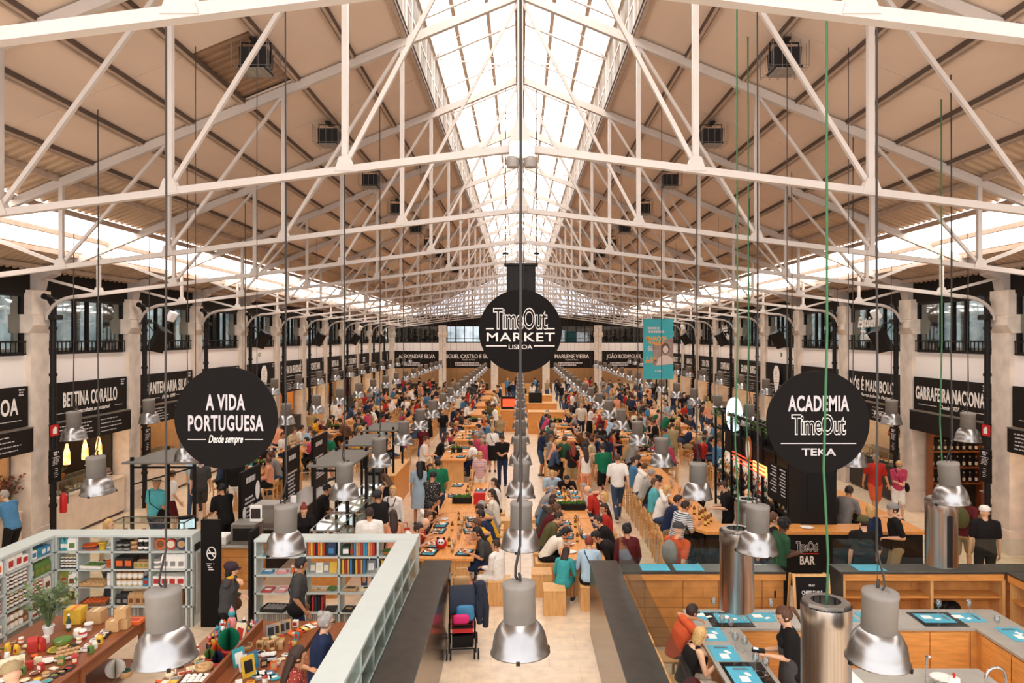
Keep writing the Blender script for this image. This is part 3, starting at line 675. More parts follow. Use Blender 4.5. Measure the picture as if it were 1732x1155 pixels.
# ================================================================ hanging signs, lamps, speakers
def hang_wires(t, xs, z0, z1, r=.006, nm='wire', m='cable'):
    for x in xs:
        b = MB(); b.tube([(x, 0, z0), (x, 0, z1)], r, 6); b.build(nm, m, t)
def disc(t, r, th=.05, n=64):
    b = MB(); b.prism([(r*math.cos(2*PI*i/n), r*math.sin(2*PI*i/n)) for i in range(n)], -th/2, th/2, 'Y', smooth=True)
    b.build('disc', 'sign_black', t)
u = 10.4/FPX
t = thing('round_sign', 'round black hanging sign reading A VIDA PORTUGUESA', 'sign', (-4.31, 10.4, 3.834)); disc(t, .75); y = -.03
ftext(t, 'A VIDA', .30, 66*u, 0, y, 25*u, 'lettering_grey', bold=.028, space=1.12, sy=1.04); ftext(t, 'PORTUGUESA', .30, 127*u, 0, y, -10*u, 'lettering_grey', bold=.028, space=1.12, sy=1.04)
ftext(t, 'Desde sempre', .16, 58*u, 0, y, -36*u, 'lettering', 'tagline', .012, shear=.35)
b = MB()
for q in (-1, 1): rule(b, q*.285, q*.55, -36*u, -.028)
b.build('rule_line', 'lettering', t); hang_wires(t, (-.45, .45), .6, roofz(4.7)-t.location.z+.1)
t = thing('round_sign', 'round black hanging sign reading ACADEMIA with a red free outlined logo and TEKA', 'sign', (4.36, 10.4, 3.774)); disc(t, .75)
t['label'] = 'round black hanging sign reading ACADEMIA above an outlined logo and TEKA'
ftext(t, 'ACADEMIA', .30, 103*u, 0, y, 30*u, 'lettering_grey', bold=.028, space=1.08, sy=1.04); logo(t, 0, y, -6*u, 92*u, 34*u)
b = MB(); rule(b, -.55, .55, -36*u, -.028, .014); b.build('rule_line', 'lettering_grey', t)
ftext(t, 'TEKA', .145, 58*u, 0, y, -51*u, 'lettering_grey', bold=.02); hang_wires(t, (-.45, .45), .6, roofz(4.7)-t.location.z+.1)
u = 17.1/FPX
t = thing('round_sign', 'large round black sign in the middle reading MARKET LISBOA under an outlined logo', 'sign', (0, 17.1, CH+12*u)); disc(t, 1.0, .06); y = -.036
logo(t, 0, y, 19*u, 92*u, 36*u)
ftext(t, 'MARKET', .30, 115*u, 0, y, -11*u, bold=.012, space=1.1); ftext(t, 'LISBOA', .15, 40*u, 0, y, -27*u, bold=.006)
b = MB()
for q in (-1, 1): rule(b, q*45*u, q*58*u, 4*u, -.033, .03); rule(b, q*23*u, q*58*u, -25*u, -.033, .03)
b.build('rule_line', 'lettering', t)
hang_wires(t, (-.08, .08), .95, 5.9, .008)
t = thing('hanging_cabinet', 'dark grey cabinet hung above and behind the large middle sign', 'cabinet', (0, 17.36, 0))
b = MB(); b.cbox((.02, 0, 6.38), (.70, .3, .78), .02); b.cbox((.02, 0, 6.79), (.82, .36, .06), .01); b.build('body', 'dark_metal', t)
for x, z in ((.1, 6.64), (.08, 6.13)): b = MB(); b.b2(x-.08, x+.1, -.16, -.15, z-.06, z+.06); b.build('vent', 'black', t)
hang_wires(t, (-.36, .4), 6.8, 11.1, .012, 'rod')
for q, x in ((0, -.36), (1, .4)):
    b = MB(); b.lathe([(.07, 0), (.07, .04)], 12, (x, 0, 7.05)); b.build('hook_plate', 'dark_metal', t)
# turquoise banner
mat('banner', '#45b0ba', .7, var=.03); mat('banner_orange', '#f2a53c', .7); mat('banner_photo', '#a08a80', .7, var=.2, scale=4); mat('banner_photo_dark', '#6d564d', .7, var=.2); mat('banner_photo_light', '#d9c6bb', .7)
t = thing('banner', 'turquoise concert banner hanging over the right hand tables', 'banner', (6.42, 33, 4.5)); b = MB(); b.b2(-.7, .7, -.008, .008, -1.39, 1.39); b.tube([(-.72, 0, 1.39), (.72, 0, 1.39)], .02, 8); b.tube([(-.72, 0, -1.39), (.72, 0, -1.39)], .02, 8); b.build('cloth', 'banner', t)
ftext(t, 'MARCOS', .24, .95, -.1, -.012, .48, 'banner_orange', bold=.03); ftext(t, 'VALLE', .24, .75, -.1, -.012, .28, 'banner_orange', bold=.03)
ftext(t, '5 JUL.', .18, .5, -.3, -.012, -.42, 'banner_orange', bold=.02)
b = MB(); b.prism([(-.2, -.8), (-.28, .2), (.7, .55), (.7, -.7)], -.014, -.009, 'Y', 0)
b.ball((.33, -.016, .02), (.2, .004, .26), 1, 14, 8); b.ball((.33, -.02, -.03), (.13, .004, .18), 2, 14, 8); b.prism([(-.1, -.76), (.0, -.42), (.2, -.3), (.46, -.3), (.66, -.45), (.68, -.7)], -.018, -.014, 'Y', 2)
b.build('photograph', ['banner_photo', 'banner_photo_dark', 'banner_photo_light'], t)
b = MB(); dashes(b, -.5, .35, .72, 1.05, -.011, 2, .11, 4); dashes(b, -.5, -.2, -.1, .15, -.011, 3, .06, 6); dashes(b, -.2, .2, -1.08, -.98, -.011, 1, .08, 2); b.build('lettering', 'lettering_grey', t)
b = MB(); dashes(b, -.62, -.1, -.66, -.5, -.011, 2, .06, 8); b.build('lettering', 'banner_orange', t); hang_wires(t, (-.68, .68), 1.39, 4.2)
# white script signs on the gallery windows
for k, w, lab in ((1, 1.6, 'white script letter sign on the right gallery window behind the nearest loudspeaker'), (5, 1.2, 'smaller white script letter sign on a far right gallery window')):
    t = thing('letter_sign', lab, 'sign'); ftext(t, 'Estúdio', .5, w*.9, -.2, 0, .42, bold=.012, shear=.25, ext=.02); ftext(t, 'Time Out', .55, w, .1, 0, -.05, bold=.004, ext=.02); place(t, 1, k, -.25, .075, 5.1)
# ---------------------------------------------------------------- pendant lamps
HB = MB(); HB.lathe([(.125, .25), (.137, .25), (.137, .53), (.142, .535), (.142, .555), (.137, .575), (.06, .59), (.0, .59)], 28)
HB.box((.06, .03, .585), (.03, .02, .02)); HB.box((-.07, .02, .585), (.03, .02, .02)); HBM = HB.mesh('housing', 'housing_grey')
DM = MB(); DM.lathe([(.13, .262), (.15, .25), (.185, .21), (.213, .155), (.228, .09), (.235, .03), (.25, .012), (.252, .0), (.244, -.004), (.228, .02), (.2, .14), (.14, .22), (.001, .235)], 32, cap=False)
DMM = DM.mesh('reflector', 'aluminium')
CLM = []
for a in (.6, 2.7, 4.7): CL = MB(); CL.box((.248*math.cos(a), .248*math.sin(a), .0), (.03, .03, .03), 0, a); CLM.append(CL.mesh('clip', 'dark_metal'))
FL = MB(); FL.lathe([(.12, .262), (.12, .25), (.22, .03), (.22, .02), (.001, .02)], 12)
n_l = 0
def lamp(X, Y, Z, lab, tilt=0., big=False):
    t = thing('pendant_lamp', lab, 'lamp', (X, Y, Z), random.random()*6, 'industrial pendant lamps')
    tl = (0, tilt, 0); h = link('housing', HBM, t, rot=tl); link('reflector', DMM, t, rot=tl)
    for q in (CLM if Y < 13 else ()): link('clip', q, t, rot=tl)
    b = MB(); top = (RZ-.09 if X == 0 else roofz(X)+.16)-Z
    b.tube([(0, 0, .59), (0, 0, top)], .004, 4)
    if Y < 20:
        b.tube([(0, 0, .59), (.01, 0, .63), (0, .01, .66)], .014, 6)
        pts = [(.05, .0, .585), (.06, .02, .62), (.03, .03, .7), (-.02, .01, .9), (-.01, 0, 1.4), (.0, .0, 2.2), (-.012, 0, min(3.4, top))]+([(0, 0, top)] if top > 3.5 else [])
        b.tube(pts, .013 if X == 0 else .009, 6)
    b.build('cable', 'cable', t); return t
ROWS = ((0., 5.95, 2.37, 'middle row'), (-2.9, 5.8, 2.37, 'inner left row'), (2.92, 5.8, 2.37, 'inner right row'), (-6.55, 11.0, 2.6, 'outer left row'), (6.1, 10.05, 2.67, 'outer right row'),
        (-9.15, 11.6, 2.92, 'row along the left stalls'), (9.05, 11.4, 2.92, 'row along the right stalls'))
for X, y, Z, rn_ in ROWS:
    i = 0
    while y < YB-2:
        lamp(X, y, Z, 'grey and aluminium pendant lamp, %s from the camera, %s' % (ORD[i], rn_), random.uniform(-.05, .05) if i else .06)
        i += 1; y += 2.95
# ---------------------------------------------------------------- loudspeakers
SB = MB(); SB.prism([(-.2, -.14), (.2, -.14), (.13, .2), (-.13, .2)], -.34, .34, 'Z'); SBM = SB.mesh('cabinet', 'black')
SG = MB(); SG.b2(-.19, .19, -.155, -.14, -.31, .31); SGM = SG.mesh('grille', 'dark_metal')
SA = MB(); SA.tube([(0, .05, .34), (0, .12, .6), (0, .5, .8)], .02, 6); SA.box((0, .0, .36), (.3, .06, .02)); SAM = SA.mesh('bracket', 'dark_metal')
SW = MB(); SW.cbox((.12, .22, .72), (.22, .16, .3), .02); SWM = SW.mesh('junction_box', 'white')
for s, nm in ((-1, 'left'), (1, 'right')):
    for j, k in enumerate((1, 3, 5, 7, 9)):
        t = thing('loudspeaker', 'black loudspeaker tilted down from the %s wall, %s from the camera' % (nm, ORD[j]), 'loudspeaker', (s*(HW-.78), YK(k)-.1, 4.95), 0, 'wall loudspeakers')
        t.rotation_euler = Euler((R(30), R(-s*12), s*R(-62)), 'XYZ'); link('cabinet', SBM, t); link('grille', SGM, t); mi = t.rotation_euler.to_matrix().inverted(); b = MB(); b.tube([mi @ Vector(p) for p in ((0, .12, .3), (s*.15, .12, .5), (s*.42, 0, .5), (s*.68, .1, .5))], .022, 6); b.tube([mi @ Vector(p) for p in ((s*.1, .1, .1), (s*.42, 0, .55))], .015, 6); b.build('bracket', 'dark_metal', t)
        if k in (1, 7): link('junction_box', SWM, t)
# floodlights under the roof
FH = MB(); FH.prism([(-.17, .0), (.17, .0), (.13, -.26), (-.13, -.26)], -.2, .2, 'X'); FHM = FH.mesh('housing', 'dark_metal')
FF = MB(); FF.b2(-.2, .2, -.2, .2, -.03, 0, 0); FF.b2(-.18, .18, -.18, .18, -.045, -.03, 1); FFM = FF.mesh('lens', ['dark_metal', 'steel_grey'])
FB = MB(); FB.tube([(-.22, 0, .1), (-.22, 0, .4), (.22, 0, .4), (.22, 0, .1)], .015, 6); FB.box((0, 0, .42), (.1, .3, .04)); FBM = FB.mesh('yoke', 'dark_metal')
FG = MB()
for i in range(5):
    q = -.26+.13*i; FG.tube([(q, -.28, .34), (q, -.28, -.06), (q, .28, -.06), (q, .28, .34)], .004, 4); FG.tube([(-.28, q, .34), (-.28, q, -.02), (.28, q, -.02), (.28, q, .34)], .004, 4)
FGM = FG.mesh('cage', 'wire_grey')
for s, nm in ((-1, 'left'), (1, 'right')):
    for j in range(9):
        y = 10.7+BAY*j
        t = thing('floodlight', 'dark caged floodlight under the %s roof slope, %s from the camera' % (nm, ORD[j]), 'floodlight', (s*3.98, y, roofz(3.98)-.42), 0, 'roof floodlights')
        h = link('housing', FHM, t, (0, 0, .28)); h.rotation_euler = (0, 0, 0)
        link('lens', FFM, t, (0, 0, .0)); link('yoke', FBM, t); link('cage', FGM, t)
# twin camera box on the second truss
t = thing('camera_box', 'white box with two round projectors under the middle of the second truss', 'projector', (0, YK(-2)-.12, chz(0)))
b = MB(); b.cbox((.02, 0, -.06), (.3, .14, .2), .02); b.build('box', 'white', t)
for x in (-.09, .12):
    b = MB(); b.lathe([(.07, -.26), (.085, -.2), (.07, -.14), (.03, -.13)], 14, (x, 0, 0)); b.build('projector_head', 'steel_grey', t)
# ================================================================ the gift shop on the left
CW = {'white': '#efe9df', 'cream': '#e6d7b4', 'black': '#25211f', 'orange': '#e0662a', 'red': '#b5322a', 'yellow': '#e3b53a', 'green': '#5f7f3a', 'olive': '#8c8a3c', 'blue': '#3d7ea6', 'teal': '#3f9aa0', 'brown': '#7b4f30', 'tan': '#c49a68', 'grey': '#8f8b86', 'pink': '#d98a8a', 'dark green': '#2f4a35', 'navy': '#2b3550'}
for n_, c_ in CW.items(): mat('p_'+n_, c_, .55, var=.08, scale=14)
PM = {}
def prod(kind, c, c2='white', s=1.):
    key = (kind, c, c2, s)
    if key in PM: return PM[key]
    b = MB(); ms = ['p_'+c, 'p_'+c2, 'white']
    if kind == 'jar':
        b.lathe([(.03*s, 0), (.034*s, .008), (.034*s, .06*s), (.028*s, .07*s)], 12, m=0); b.lathe([(.031*s, .068*s), (.031*s, .088*s), (.001, .09*s)], 12, m=1, cap=False); b.lathe([(.0345*s, .02*s), (.0345*s, .05*s)], 12, m=2, cap=False)
    elif kind == 'tin': b.lathe([(.055*s, 0), (.055*s, .05*s), (.058*s, .052*s), (.058*s, .066*s), (.001, .068*s)], 16, m=0); b.lathe([(.0555*s, .012*s), (.0555*s, .04*s)], 16, m=1, cap=False)
    elif kind == 'box': b.cbox((0, 0, .06*s), (.1*s, .07*s, .12*s), .004); b.b2(-.036*s, .036*s, -.0365*s, -.0352*s, .03*s, .09*s, 1)
    elif kind == 'flat_box': b.cbox((0, 0, .015*s), (.16*s, .12*s, .03*s), .004); b.b2(-.05*s, .05*s, -.03*s, .03*s, .03*s, .0312*s, 1)
    elif kind == 'packet':
        vs = [(-.05*s, -.03*s, 0), (.05*s, -.03*s, 0), (.05*s, .03*s, 0), (-.05*s, .03*s, 0), (-.05*s, -.028*s, .12*s), (.05*s, -.028*s, .12*s), (.05*s, .028*s, .12*s), (-.05*s, .028*s, .12*s), (-.045*s, 0, .17*s), (.045*s, 0, .17*s)]
        b.add(vs, [(0,3,2,1),(0,1,5,4),(2,3,7,6),(4,5,9,8),(6,7,8,9),(1,2,6,5),(3,0,4,7),(5,6,9),(7,4,8)]); b.b2(-.03*s, .03*s, -.0315*s, -.0295*s, .03*s, .09*s, 1)
    elif kind == 'bowl':
        b.lathe([(.05*s, 0), (.085*s, .02*s), (.1*s, .06*s), (.1*s, .066*s), (.092*s, .06*s), (.07*s, .02*s), (.001, .012*s)], 18, cap=False); b.lathe([(.0895*s, .026*s), (.0985*s, .05*s)], 18, m=1, cap=False)
    elif kind == 'plate': b.lathe([(.06*s, 0), (.07*s, .005), (.12*s, .018), (.12*s, .022), (.07*s, .01), (.001, .008)], 20, cap=False); b.lathe([(.095*s, .0165), (.11*s, .0205)], 20, m=1, cap=False)
    elif kind == 'disc_tin': b.prism([(.085*s*math.cos(2*PI*i/20), .085*s+.085*s*math.sin(2*PI*i/20)) for i in range(20)], -.025*s, .025*s, 'Y', 0, True); b.prism([(.06*s*math.cos(2*PI*i/20), .085*s+.06*s*math.sin(2*PI*i/20)) for i in range(20)], -.0265*s, -.0255*s, 'Y', 1)
    elif kind == 'book': b.cbox((0, 0, .1*s), (.028*s, .14*s, .2*s), .002); b.b2(-.0125*s, .0125*s, -.066*s, .071*s, .004*s, .196*s, 2)
    elif kind == 'notebook': b.cbox((0, 0, .008*s), (.14*s, .2*s, .016*s), .002); b.b2(-.04*s, .04*s, -.03*s, .03*s, .016*s, .0172*s, 1)
    elif kind == 'card': b.box((0, 0, .08*s), (.11*s, .008, .16*s), 0, rot=Matrix.Rotation(R(-14), 3, 'X')); b.box((0, -.006, .08*s), (.07*s, .004, .09*s), 1, rot=Matrix.Rotation(R(-14), 3, 'X'))
    elif kind == 'bottle': b.lathe([(.03*s, 0), (.032*s, .01), (.032*s, .13*s), (.012*s, .18*s), (.012*s, .22*s)], 12); b.lathe([(.014*s, .21*s), (.014*s, .24*s), (.001, .242*s)], 10, m=1, cap=False); b.lathe([(.0325*s, .04*s), (.0325*s, .1*s)], 12, m=1, cap=False)
    elif kind == 'basket':
        b.lathe([(.08*s, 0), (.1*s, .05*s), (.11*s, .1*s), (.102*s, .1*s), (.09*s, .04*s), (.001, .03*s)], 16, cap=False)
        for i in range(9): b.ball((.055*s*math.cos(i*.7), .055*s*math.sin(i*.7), .085*s), .032*s, 1, 7, 5)
    elif kind == 'toy': b.lathe([(.03*s, 0), (.034*s, .02*s), (.026*s, .06*s), (.012*s, .075*s)], 10); b.ball((0, 0, .095*s), .024*s, 1, 9, 6); b.lathe([(.018*s, .112*s), (.001, .15*s)], 8)
    elif kind == 'paper_ball':
        for i in range(30):
            a = PI*i/30; c_, s_ = math.cos(a), math.sin(a); n = 18
            b.add([(.1*s*math.cos(2*PI*j/n)*c_, .1*s*math.cos(2*PI*j/n)*s_, .1*s+.1*s*math.sin(2*PI*j/n)) for j in range(n)], [tuple(range(n))], 0)
    elif kind == 'tray': b.b2(-.16*s, .16*s, -.11*s, .11*s, 0, .012); b.b2(-.16*s, .16*s, -.11*s, -.1*s, 0, .045*s); b.b2(-.16*s, .16*s, .1*s, .11*s, 0, .045*s); b.b2(-.16*s, -.15*s, -.1*s, .1*s, 0, .045*s); b.b2(.15*s, .16*s, -.1*s, .1*s, 0, .045*s); [b.ball((-.11*s+.055*s*(i % 5), -.06*s+.06*s*(i//5), .03*s), (.03*s, .03*s, .02*s), 1, 7, 5) for i in range(15)]
    elif kind == 'carton': b.cbox((0, 0, .1*s), (.22*s, .2*s, .2*s), .004); b.b2(-.02*s, .02*s, -.1005*s, .1005*s, .199*s, .201*s, 1)
    elif kind == 'pot': b.lathe([(.05*s, 0), (.07*s, .11*s), (.078*s, .11*s), (.078*s, .135*s), (.065*s, .135*s), (.06*s, .1*s), (.001, .1*s)], 16, cap=False)
    m = b.mesh(kind, ms); PM[key] = m; return m
LV = (1.32, 1.01, .71, .38)
LVN = ('top', 'second', 'third', 'lowest')
def item(kind, c, c2, loc, rz, label, cat, group, s=1., tilt=None):
    o = link(kind, prod(kind, c, c2, s), None, loc, rz)
    if tilt: o.rotation_euler = tilt
    return tag(o, label, cat, group)
SEEN_L = set()
def cell(fn, ang, x0, x1, dep, lev, bay, spec):
    """fill one shelf cell: spec = list of (kind, n, [colours], c2, scale)"""
    grow = 1.28
    spec = [(k, n, cs, c2, round(sc*grow, 2)) for k, n, cs, c2, sc in spec]
    tot = sum(n*wd(k, sc) for k, n, cs, c2, sc in spec)
    if tot > x1-x0-.03:
        f = (x1-x0-.03)/tot; spec = [(k, n, cs, c2, round(sc*f, 2)) for k, n, cs, c2, sc in spec]; tot = sum(n*wd(k, sc) for k, n, cs, c2, sc in spec)
    elif tot < .75*(x1-x0):
        k, n, cs, c2, sc = spec[0]; spec[0] = (k, n+int((.8*(x1-x0)-tot)/wd(k, sc)), cs, c2, sc); tot = sum(n*wd(k, sc) for k, n, cs, c2, sc in spec)
    gap = (x1-x0-.04-tot)/max(1, sum(n for _, n, _, _, _ in spec)); x = x0+.02; cnt = {}
    for kind, n, cs, c2, sc in spec:
        for i in range(n):
            w = wd(kind, sc); c = cs[i % len(cs)]; cx = x+(w+gap)/2; x += w+gap
            nmk = kind.replace('_', ' '); cnt[(c, nmk)] = cnt.get((c, nmk), 0)+1
            rows = 2 if kind in ('jar', 'tin', 'box', 'packet', 'bottle') and dep > .25 else 1
            if kind in ('jar', 'tin') and dep > .25: rows = 4
            for r in range(rows):
                p = fn(cx, (-.05 if rows == 1 else -.10+.13*(r % 2))); z = LV[lev]+.004+(r//2)*{'jar': .092, 'tin': .07}.get(kind, 0)*sc
                lab = '%s %s %s%s, %s shelf, %s' % (ORD[cnt[(c, nmk)]-1], c, nmk, ('', ' behind', ' on top', ' behind on top')[r], LVN[lev], bay)
                item(kind, c, c2, (p[0], p[1], z), ang+(random.uniform(-.12, .12) if kind not in ('book',) else 0), lab, kind.replace('_', ' '), 'goods on the %s' % bay.split(',')[-1].strip(), sc)
def wd(k, s): return {'jar': .07, 'tin': .118, 'box': .1, 'flat_box': .17, 'packet': .1, 'bowl': .2, 'plate': .24, 'disc_tin': .17, 'book': .03, 'notebook': .15, 'card': .115, 'bottle': .066, 'basket': .22, 'toy': .07, 'tray': .33, 'carton': .22, 'pot': .15, 'paper_ball': .2}[k]*s
def shelf_unit(lab, fn_obj, L, ups, dep=.34, skirt='books_spines', end=None):
    """local: runs along +x from 0 to L, front at y=-dep/2; returns root"""
    t = thing('shelf_unit', lab, 'shelf', *fn_obj)
    b = MB(); b.cbox((L/2, 0, 1.585), (L, dep+.02, .05), .006); b.build('top', 'mint', t)
    for i, z in enumerate(LV):
        b = MB(); b.b2(0, L, -dep/2, dep/2, z-.03, z); b.build('shelf', 'mint', t)
    for x in ups:
        b = MB(); b.b2(x-.016, x+.016, -dep/2, dep/2, 0, 1.56); b.build('upright', 'mint', t)
    b = MB(); b.b2(0, L, -dep/2+.04, -dep/2+.06, .0, .35); b.build('magazine_row', skirt, t)
    return t
# back left shelf
xs = [0.02, .39, .99, 1.64, 2.27, 2.36]
t = shelf_unit('mint green open shelf along the back of the gift shop, left of its doorway', ((-8.04, 12.42, 0), 0), 2.38, xs)
b = MB(); b.b2(.02, 2.36, .15, .158, .38, 1.56); b.build('back_pane', 'glass', t)
b = MB(); b.b2(2.382, 2.40, -.1, .1, 1.3, 1.42, 0); b.b2(2.40, 2.43, -.09, .02, .2, 1.25, 1); b.build('end_board', ['black', 'grey_stone'], t)
fn = lambda x, y: (-8.04+x, 12.42+y)
bn = lambda i: '%s bay, back left shelf' % ORD[i]
G = [
 [[('bottle', 2, ['teal'], 'white', 1.), ('packet', 1, ['white'], 'green', 1.3)], [('bowl', 1, ['orange'], 'navy', 1.25), ('pot', 1, ['yellow'], 'red', .9), ('bowl', 1, ['white'], 'blue', .6)], [('tin', 2, ['black'], 'grey', 1.), ('tin', 1, ['tan'], 'brown', 1.05), ('jar', 2, ['black'], 'black', 1.3)], [('disc_tin', 1, ['orange'], 'brown', 1.05), ('disc_tin', 1, ['red'], 'cream', 1.), ('disc_tin', 1, ['navy'], 'tan', 1.)]],
 [[('jar', 4, ['black'], 'cream', 1.15)], [('tray', 1, ['white'], 'green', 1.), ('pot', 1, ['orange'], 'orange', .7)], [('box', 2, ['black'], 'orange', 1.5), ('box', 3, ['tan'], 'olive', .85)], [('tin', 1, ['grey'], 'white', 1.1), ('packet', 3, ['white'], 'grey', 1.25)]],
 [[('packet', 1, ['olive'], 'red', 1.3), ('packet', 1, ['white'], 'brown', 1.2)], [('tray', 1, ['tan'], 'tan', 1.1), ('jar', 1, ['white'], 'white', 1.)], [('jar', 5, ['cream'], 'brown', 1.1), ('box', 1, ['blue'], 'red', .8)], [('box', 4, ['white'], 'red', 1.15)]],
 [[('box', 1, ['olive'], 'cream', 1.5), ('basket', 1, ['tan'], 'brown', .8)], [('tray', 1, ['brown'], 'orange', 1.1), ('card', 1, ['white'], 'grey', .5)], [('packet', 2, ['black'], 'grey', .9), ('packet', 3, ['tan'], 'brown', 1.)], [('packet', 3, ['brown'], 'tan', 1.)]]]
for lev in range(4):
    for i in range(4): cell(fn, 0, xs[i]+.02, xs[i+1]-.02, .34, lev, bn(i), G[lev][i])
# left wing of the shelf, front facing +x
t = shelf_unit('mint green open shelf running along the left side of the gift shop', ((-8.21, 8.2, 0), PI/2), 4.39, [.02, .6, 1.17, 1.74, 2.32, 2.90, 3.48, 4.03, 4.37], skirt='books_spines_y')
fw = lambda x, y: (-8.21-y, 8.2+x)
ys = [2.32, 2.90, 3.48, 4.03]
G2 = [[[('packet', 3, ['white'], 'orange', 1.2)], [('packet', 2, ['white'], 'red', 1.3), ('box', 1, ['white'], 'red', 1.)], [('box', 2, ['white', 'teal'], 'blue', 1.), ('box', 2, ['blue'], 'white', 1.)]],
      [[('jar', 4, ['brown'], 'black', 1.)], [('jar', 5, ['brown', 'black'], 'white', 1.)], [('bottle', 1, ['blue'], 'white', 1.), ('packet', 3, ['green'], 'olive', 1.1)]],
      [[('jar', 4, ['red'], 'white', 1.)], [('jar', 5, ['black', 'brown'], 'cream', 1.)], [('jar', 3, ['red', 'brown'], 'cream', 1.), ('packet', 1, ['white'], 'brown', 1.2)]],
      [[('box', 3, ['white'], 'grey', 1.)], [('jar', 4, ['cream', 'white'], 'brown', 1.1), ('packet', 1, ['brown'], 'tan', .8)], [('box', 2, ['red', 'olive'], 'white', 1.2), ('basket', 1, ['tan'], 'cream', .9)]]]
for lev in range(4):
    for i in range(3): cell(fw, PI/2, ys[i]+.02, ys[i+1]-.02, .34, lev, '%s corner bay, left shelf' % ORD[2-i], G2[lev][i])
# back right shelf
xr = [0.02, .18, .86, 1.43, 2.09, 2.72]
t = shelf_unit('mint green open shelf along the back of the gift shop, right of its doorway', ((-4.49, 12.13, 0), 0), 2.74, [.02, .86, 1.43, 2.09, 2.72])
fr = lambda x, y: (-4.49+x, 12.13+y)
BC = ['red', 'yellow', 'black', 'orange', 'blue', 'tan', 'teal', 'white']
G3 = [[[('notebook', 1, ['teal'], 'white', 1.), ('card', 2, ['white'], 'teal', 1.)], [('book', 8, ['orange', 'yellow', 'red', 'black'], 'white', .9), ('packet', 1, ['navy'], 'blue', 1.1)], [('box', 1, ['dark green'], 'white', 1.), ('bottle', 1, ['brown'], 'red', .8), ('book', 9, ['blue', 'tan', 'orange', 'red', 'teal'], 'white', .95)], [('bowl', 1, ['green'], 'orange', .8), ('toy', 3, ['teal', 'orange'], 'red', 1.)]],
      [[('flat_box', 2, ['blue', 'pink'], 'white', .9), ('toy', 2, ['orange', 'red'], 'white', .9)], [('card', 3, ['grey', 'white'], 'cream', 1.1), ('card', 1, ['yellow'], 'yellow', 1.2)], [('book', 9, ['yellow', 'red', 'tan', 'blue', 'black'], 'white', .95), ('card', 1, ['grey'], 'white', 1.)], [('book', 7, ['yellow', 'orange'], 'white', .9)]],
      [[('notebook', 3, ['red', 'pink', 'grey'], 'white', 1.)], [('flat_box', 2, ['tan'], 'cream', .9), ('bowl', 1, ['green'], 'green', .7)], [('flat_box', 2, ['tan', 'cream'], 'black', 1.1)], [('flat_box', 2, ['cream', 'tan'], 'brown', 1.)]],
      [[('tray', 1, ['black'], 'grey', 1.), ('notebook', 1, ['black'], 'grey', 1.)], [('book', 5, ['black', 'red', 'navy'], 'grey', .95), ('notebook', 1, ['black'], 'black', 1.)], [('notebook', 2, ['black', 'yellow'], 'tan', 1.), ('card', 1, ['yellow'], 'olive', 1.)], [('book', 6, ['navy', 'grey'], 'white', .9)]]]
xq = [.04, .86, 1.43, 2.09, 2.70]
for lev in range(4):
    for i in range(4): cell(fr, 0, xq[i]+.02, xq[i+1]-.04, .34, lev, '%s bay, back right shelf' % ORD[i], G3[lev][i])
# right wing beside the aisle, glazed towards the aisle
t = shelf_unit('long mint green glazed shelf between gift shop and middle aisle', ((-1.91, 4.4, 0), PI/2), 7.55, [.02]+[.02+.68*i for i in range(1, 12)]+[7.53], .32, 'books_spines_y')
b = MB(); b.b2(.02, 7.53, -.155, -.149, .36, 1.56); b.build('pane', 'glass', t)
fq = lambda x, y: (-1.95-y*.2, 4.4+x); rn = random.Random(5)
for i in range(5, 11):
    for lev in (0, 1, 2):
        n = rn.choice((2, 3)); kd = rn.choice(('jar', 'box', 'card', 'tin', 'packet')); c1 = rn.choice(('white', 'red', 'cream', 'grey', 'orange'))
        cell(fq, -PI/2, .04+.68*i, .66+.68*i, .2, lev, '%s bay, glazed aisle shelf' % ORD[10-i], [(kd, n, [c1], 'cream', 1.)])
# ---------------------------------------------------------------- shop tables
def leg_table(lab, x0, x1, y0, y1, h, m='wood_dark', extra=()):
    t = thing('display_table', lab, 'table', ((x0+x1)/2, (y0+y1)/2, 0)); w, d = x1-x0, y1-y0
    b = MB(); b.cbox((0, 0, h-.02), (w, d, .04), .008); b.build('tabletop', m, t)
    b = MB(); b.b2(-w/2+.06, w/2-.06, -d/2+.05, -d/2+.08, h-.2, h-.04); b.b2(-w/2+.06, w/2-.06, d/2-.08, d/2-.05, h-.2, h-.04); b.b2(-w/2+.05, -w/2+.08, -d/2+.06, d/2-.06, h-.2, h-.04); b.b2(w/2-.08, w/2-.05, -d/2+.06, d/2-.06, h-.2, h-.04); b.build('apron', m, t)
    for i in (-1, 1):
        for j in (-1, 0, 1) if d > 2.5 else (-1, 1):
            b = MB(); b.cbox((i*(w/2-.07), j*(d/2-.07), (h-.04)/2), (.09, .09, h-.04), .008); b.build('leg', m, t)
    b = MB(); b.b2(-w/2+.1, w/2-.1, -d/2+.1, d/2-.1, .16, .19); b.build('lower_shelf', m, t); return t
leg_table('long dark wooden display table with cartons and jars in the gift shop', -7.15, -5.62, 7.6, 10.75, .8)
TT = .803
def put(kind, c, c2, px, py, lab, s=1., rz=0., z=TT, g='goods on the left shop table', dz=0., tilt=None):
    p = GX(px, py, z); return item(kind, c, c2, (p.x, p.y, z+dz), rz, lab, kind.replace('_', ' '), g, s, tilt)
put('carton', 'yellow', 'orange', 128, 1052, 'yellow printed carton at the back of the left shop table', 1.1, .1)
put('carton', 'tan', 'cream', 164, 1052, 'plain brown carton between the yellow carton and the tall stack', .95, 0)
put('carton', 'tan', 'cream', 193, 1066, 'lower brown carton of the tall stack, left one', .8, .1); put('carton', 'tan', 'brown', 209, 1062, 'lower brown carton of the tall stack, right one', .75, .1)
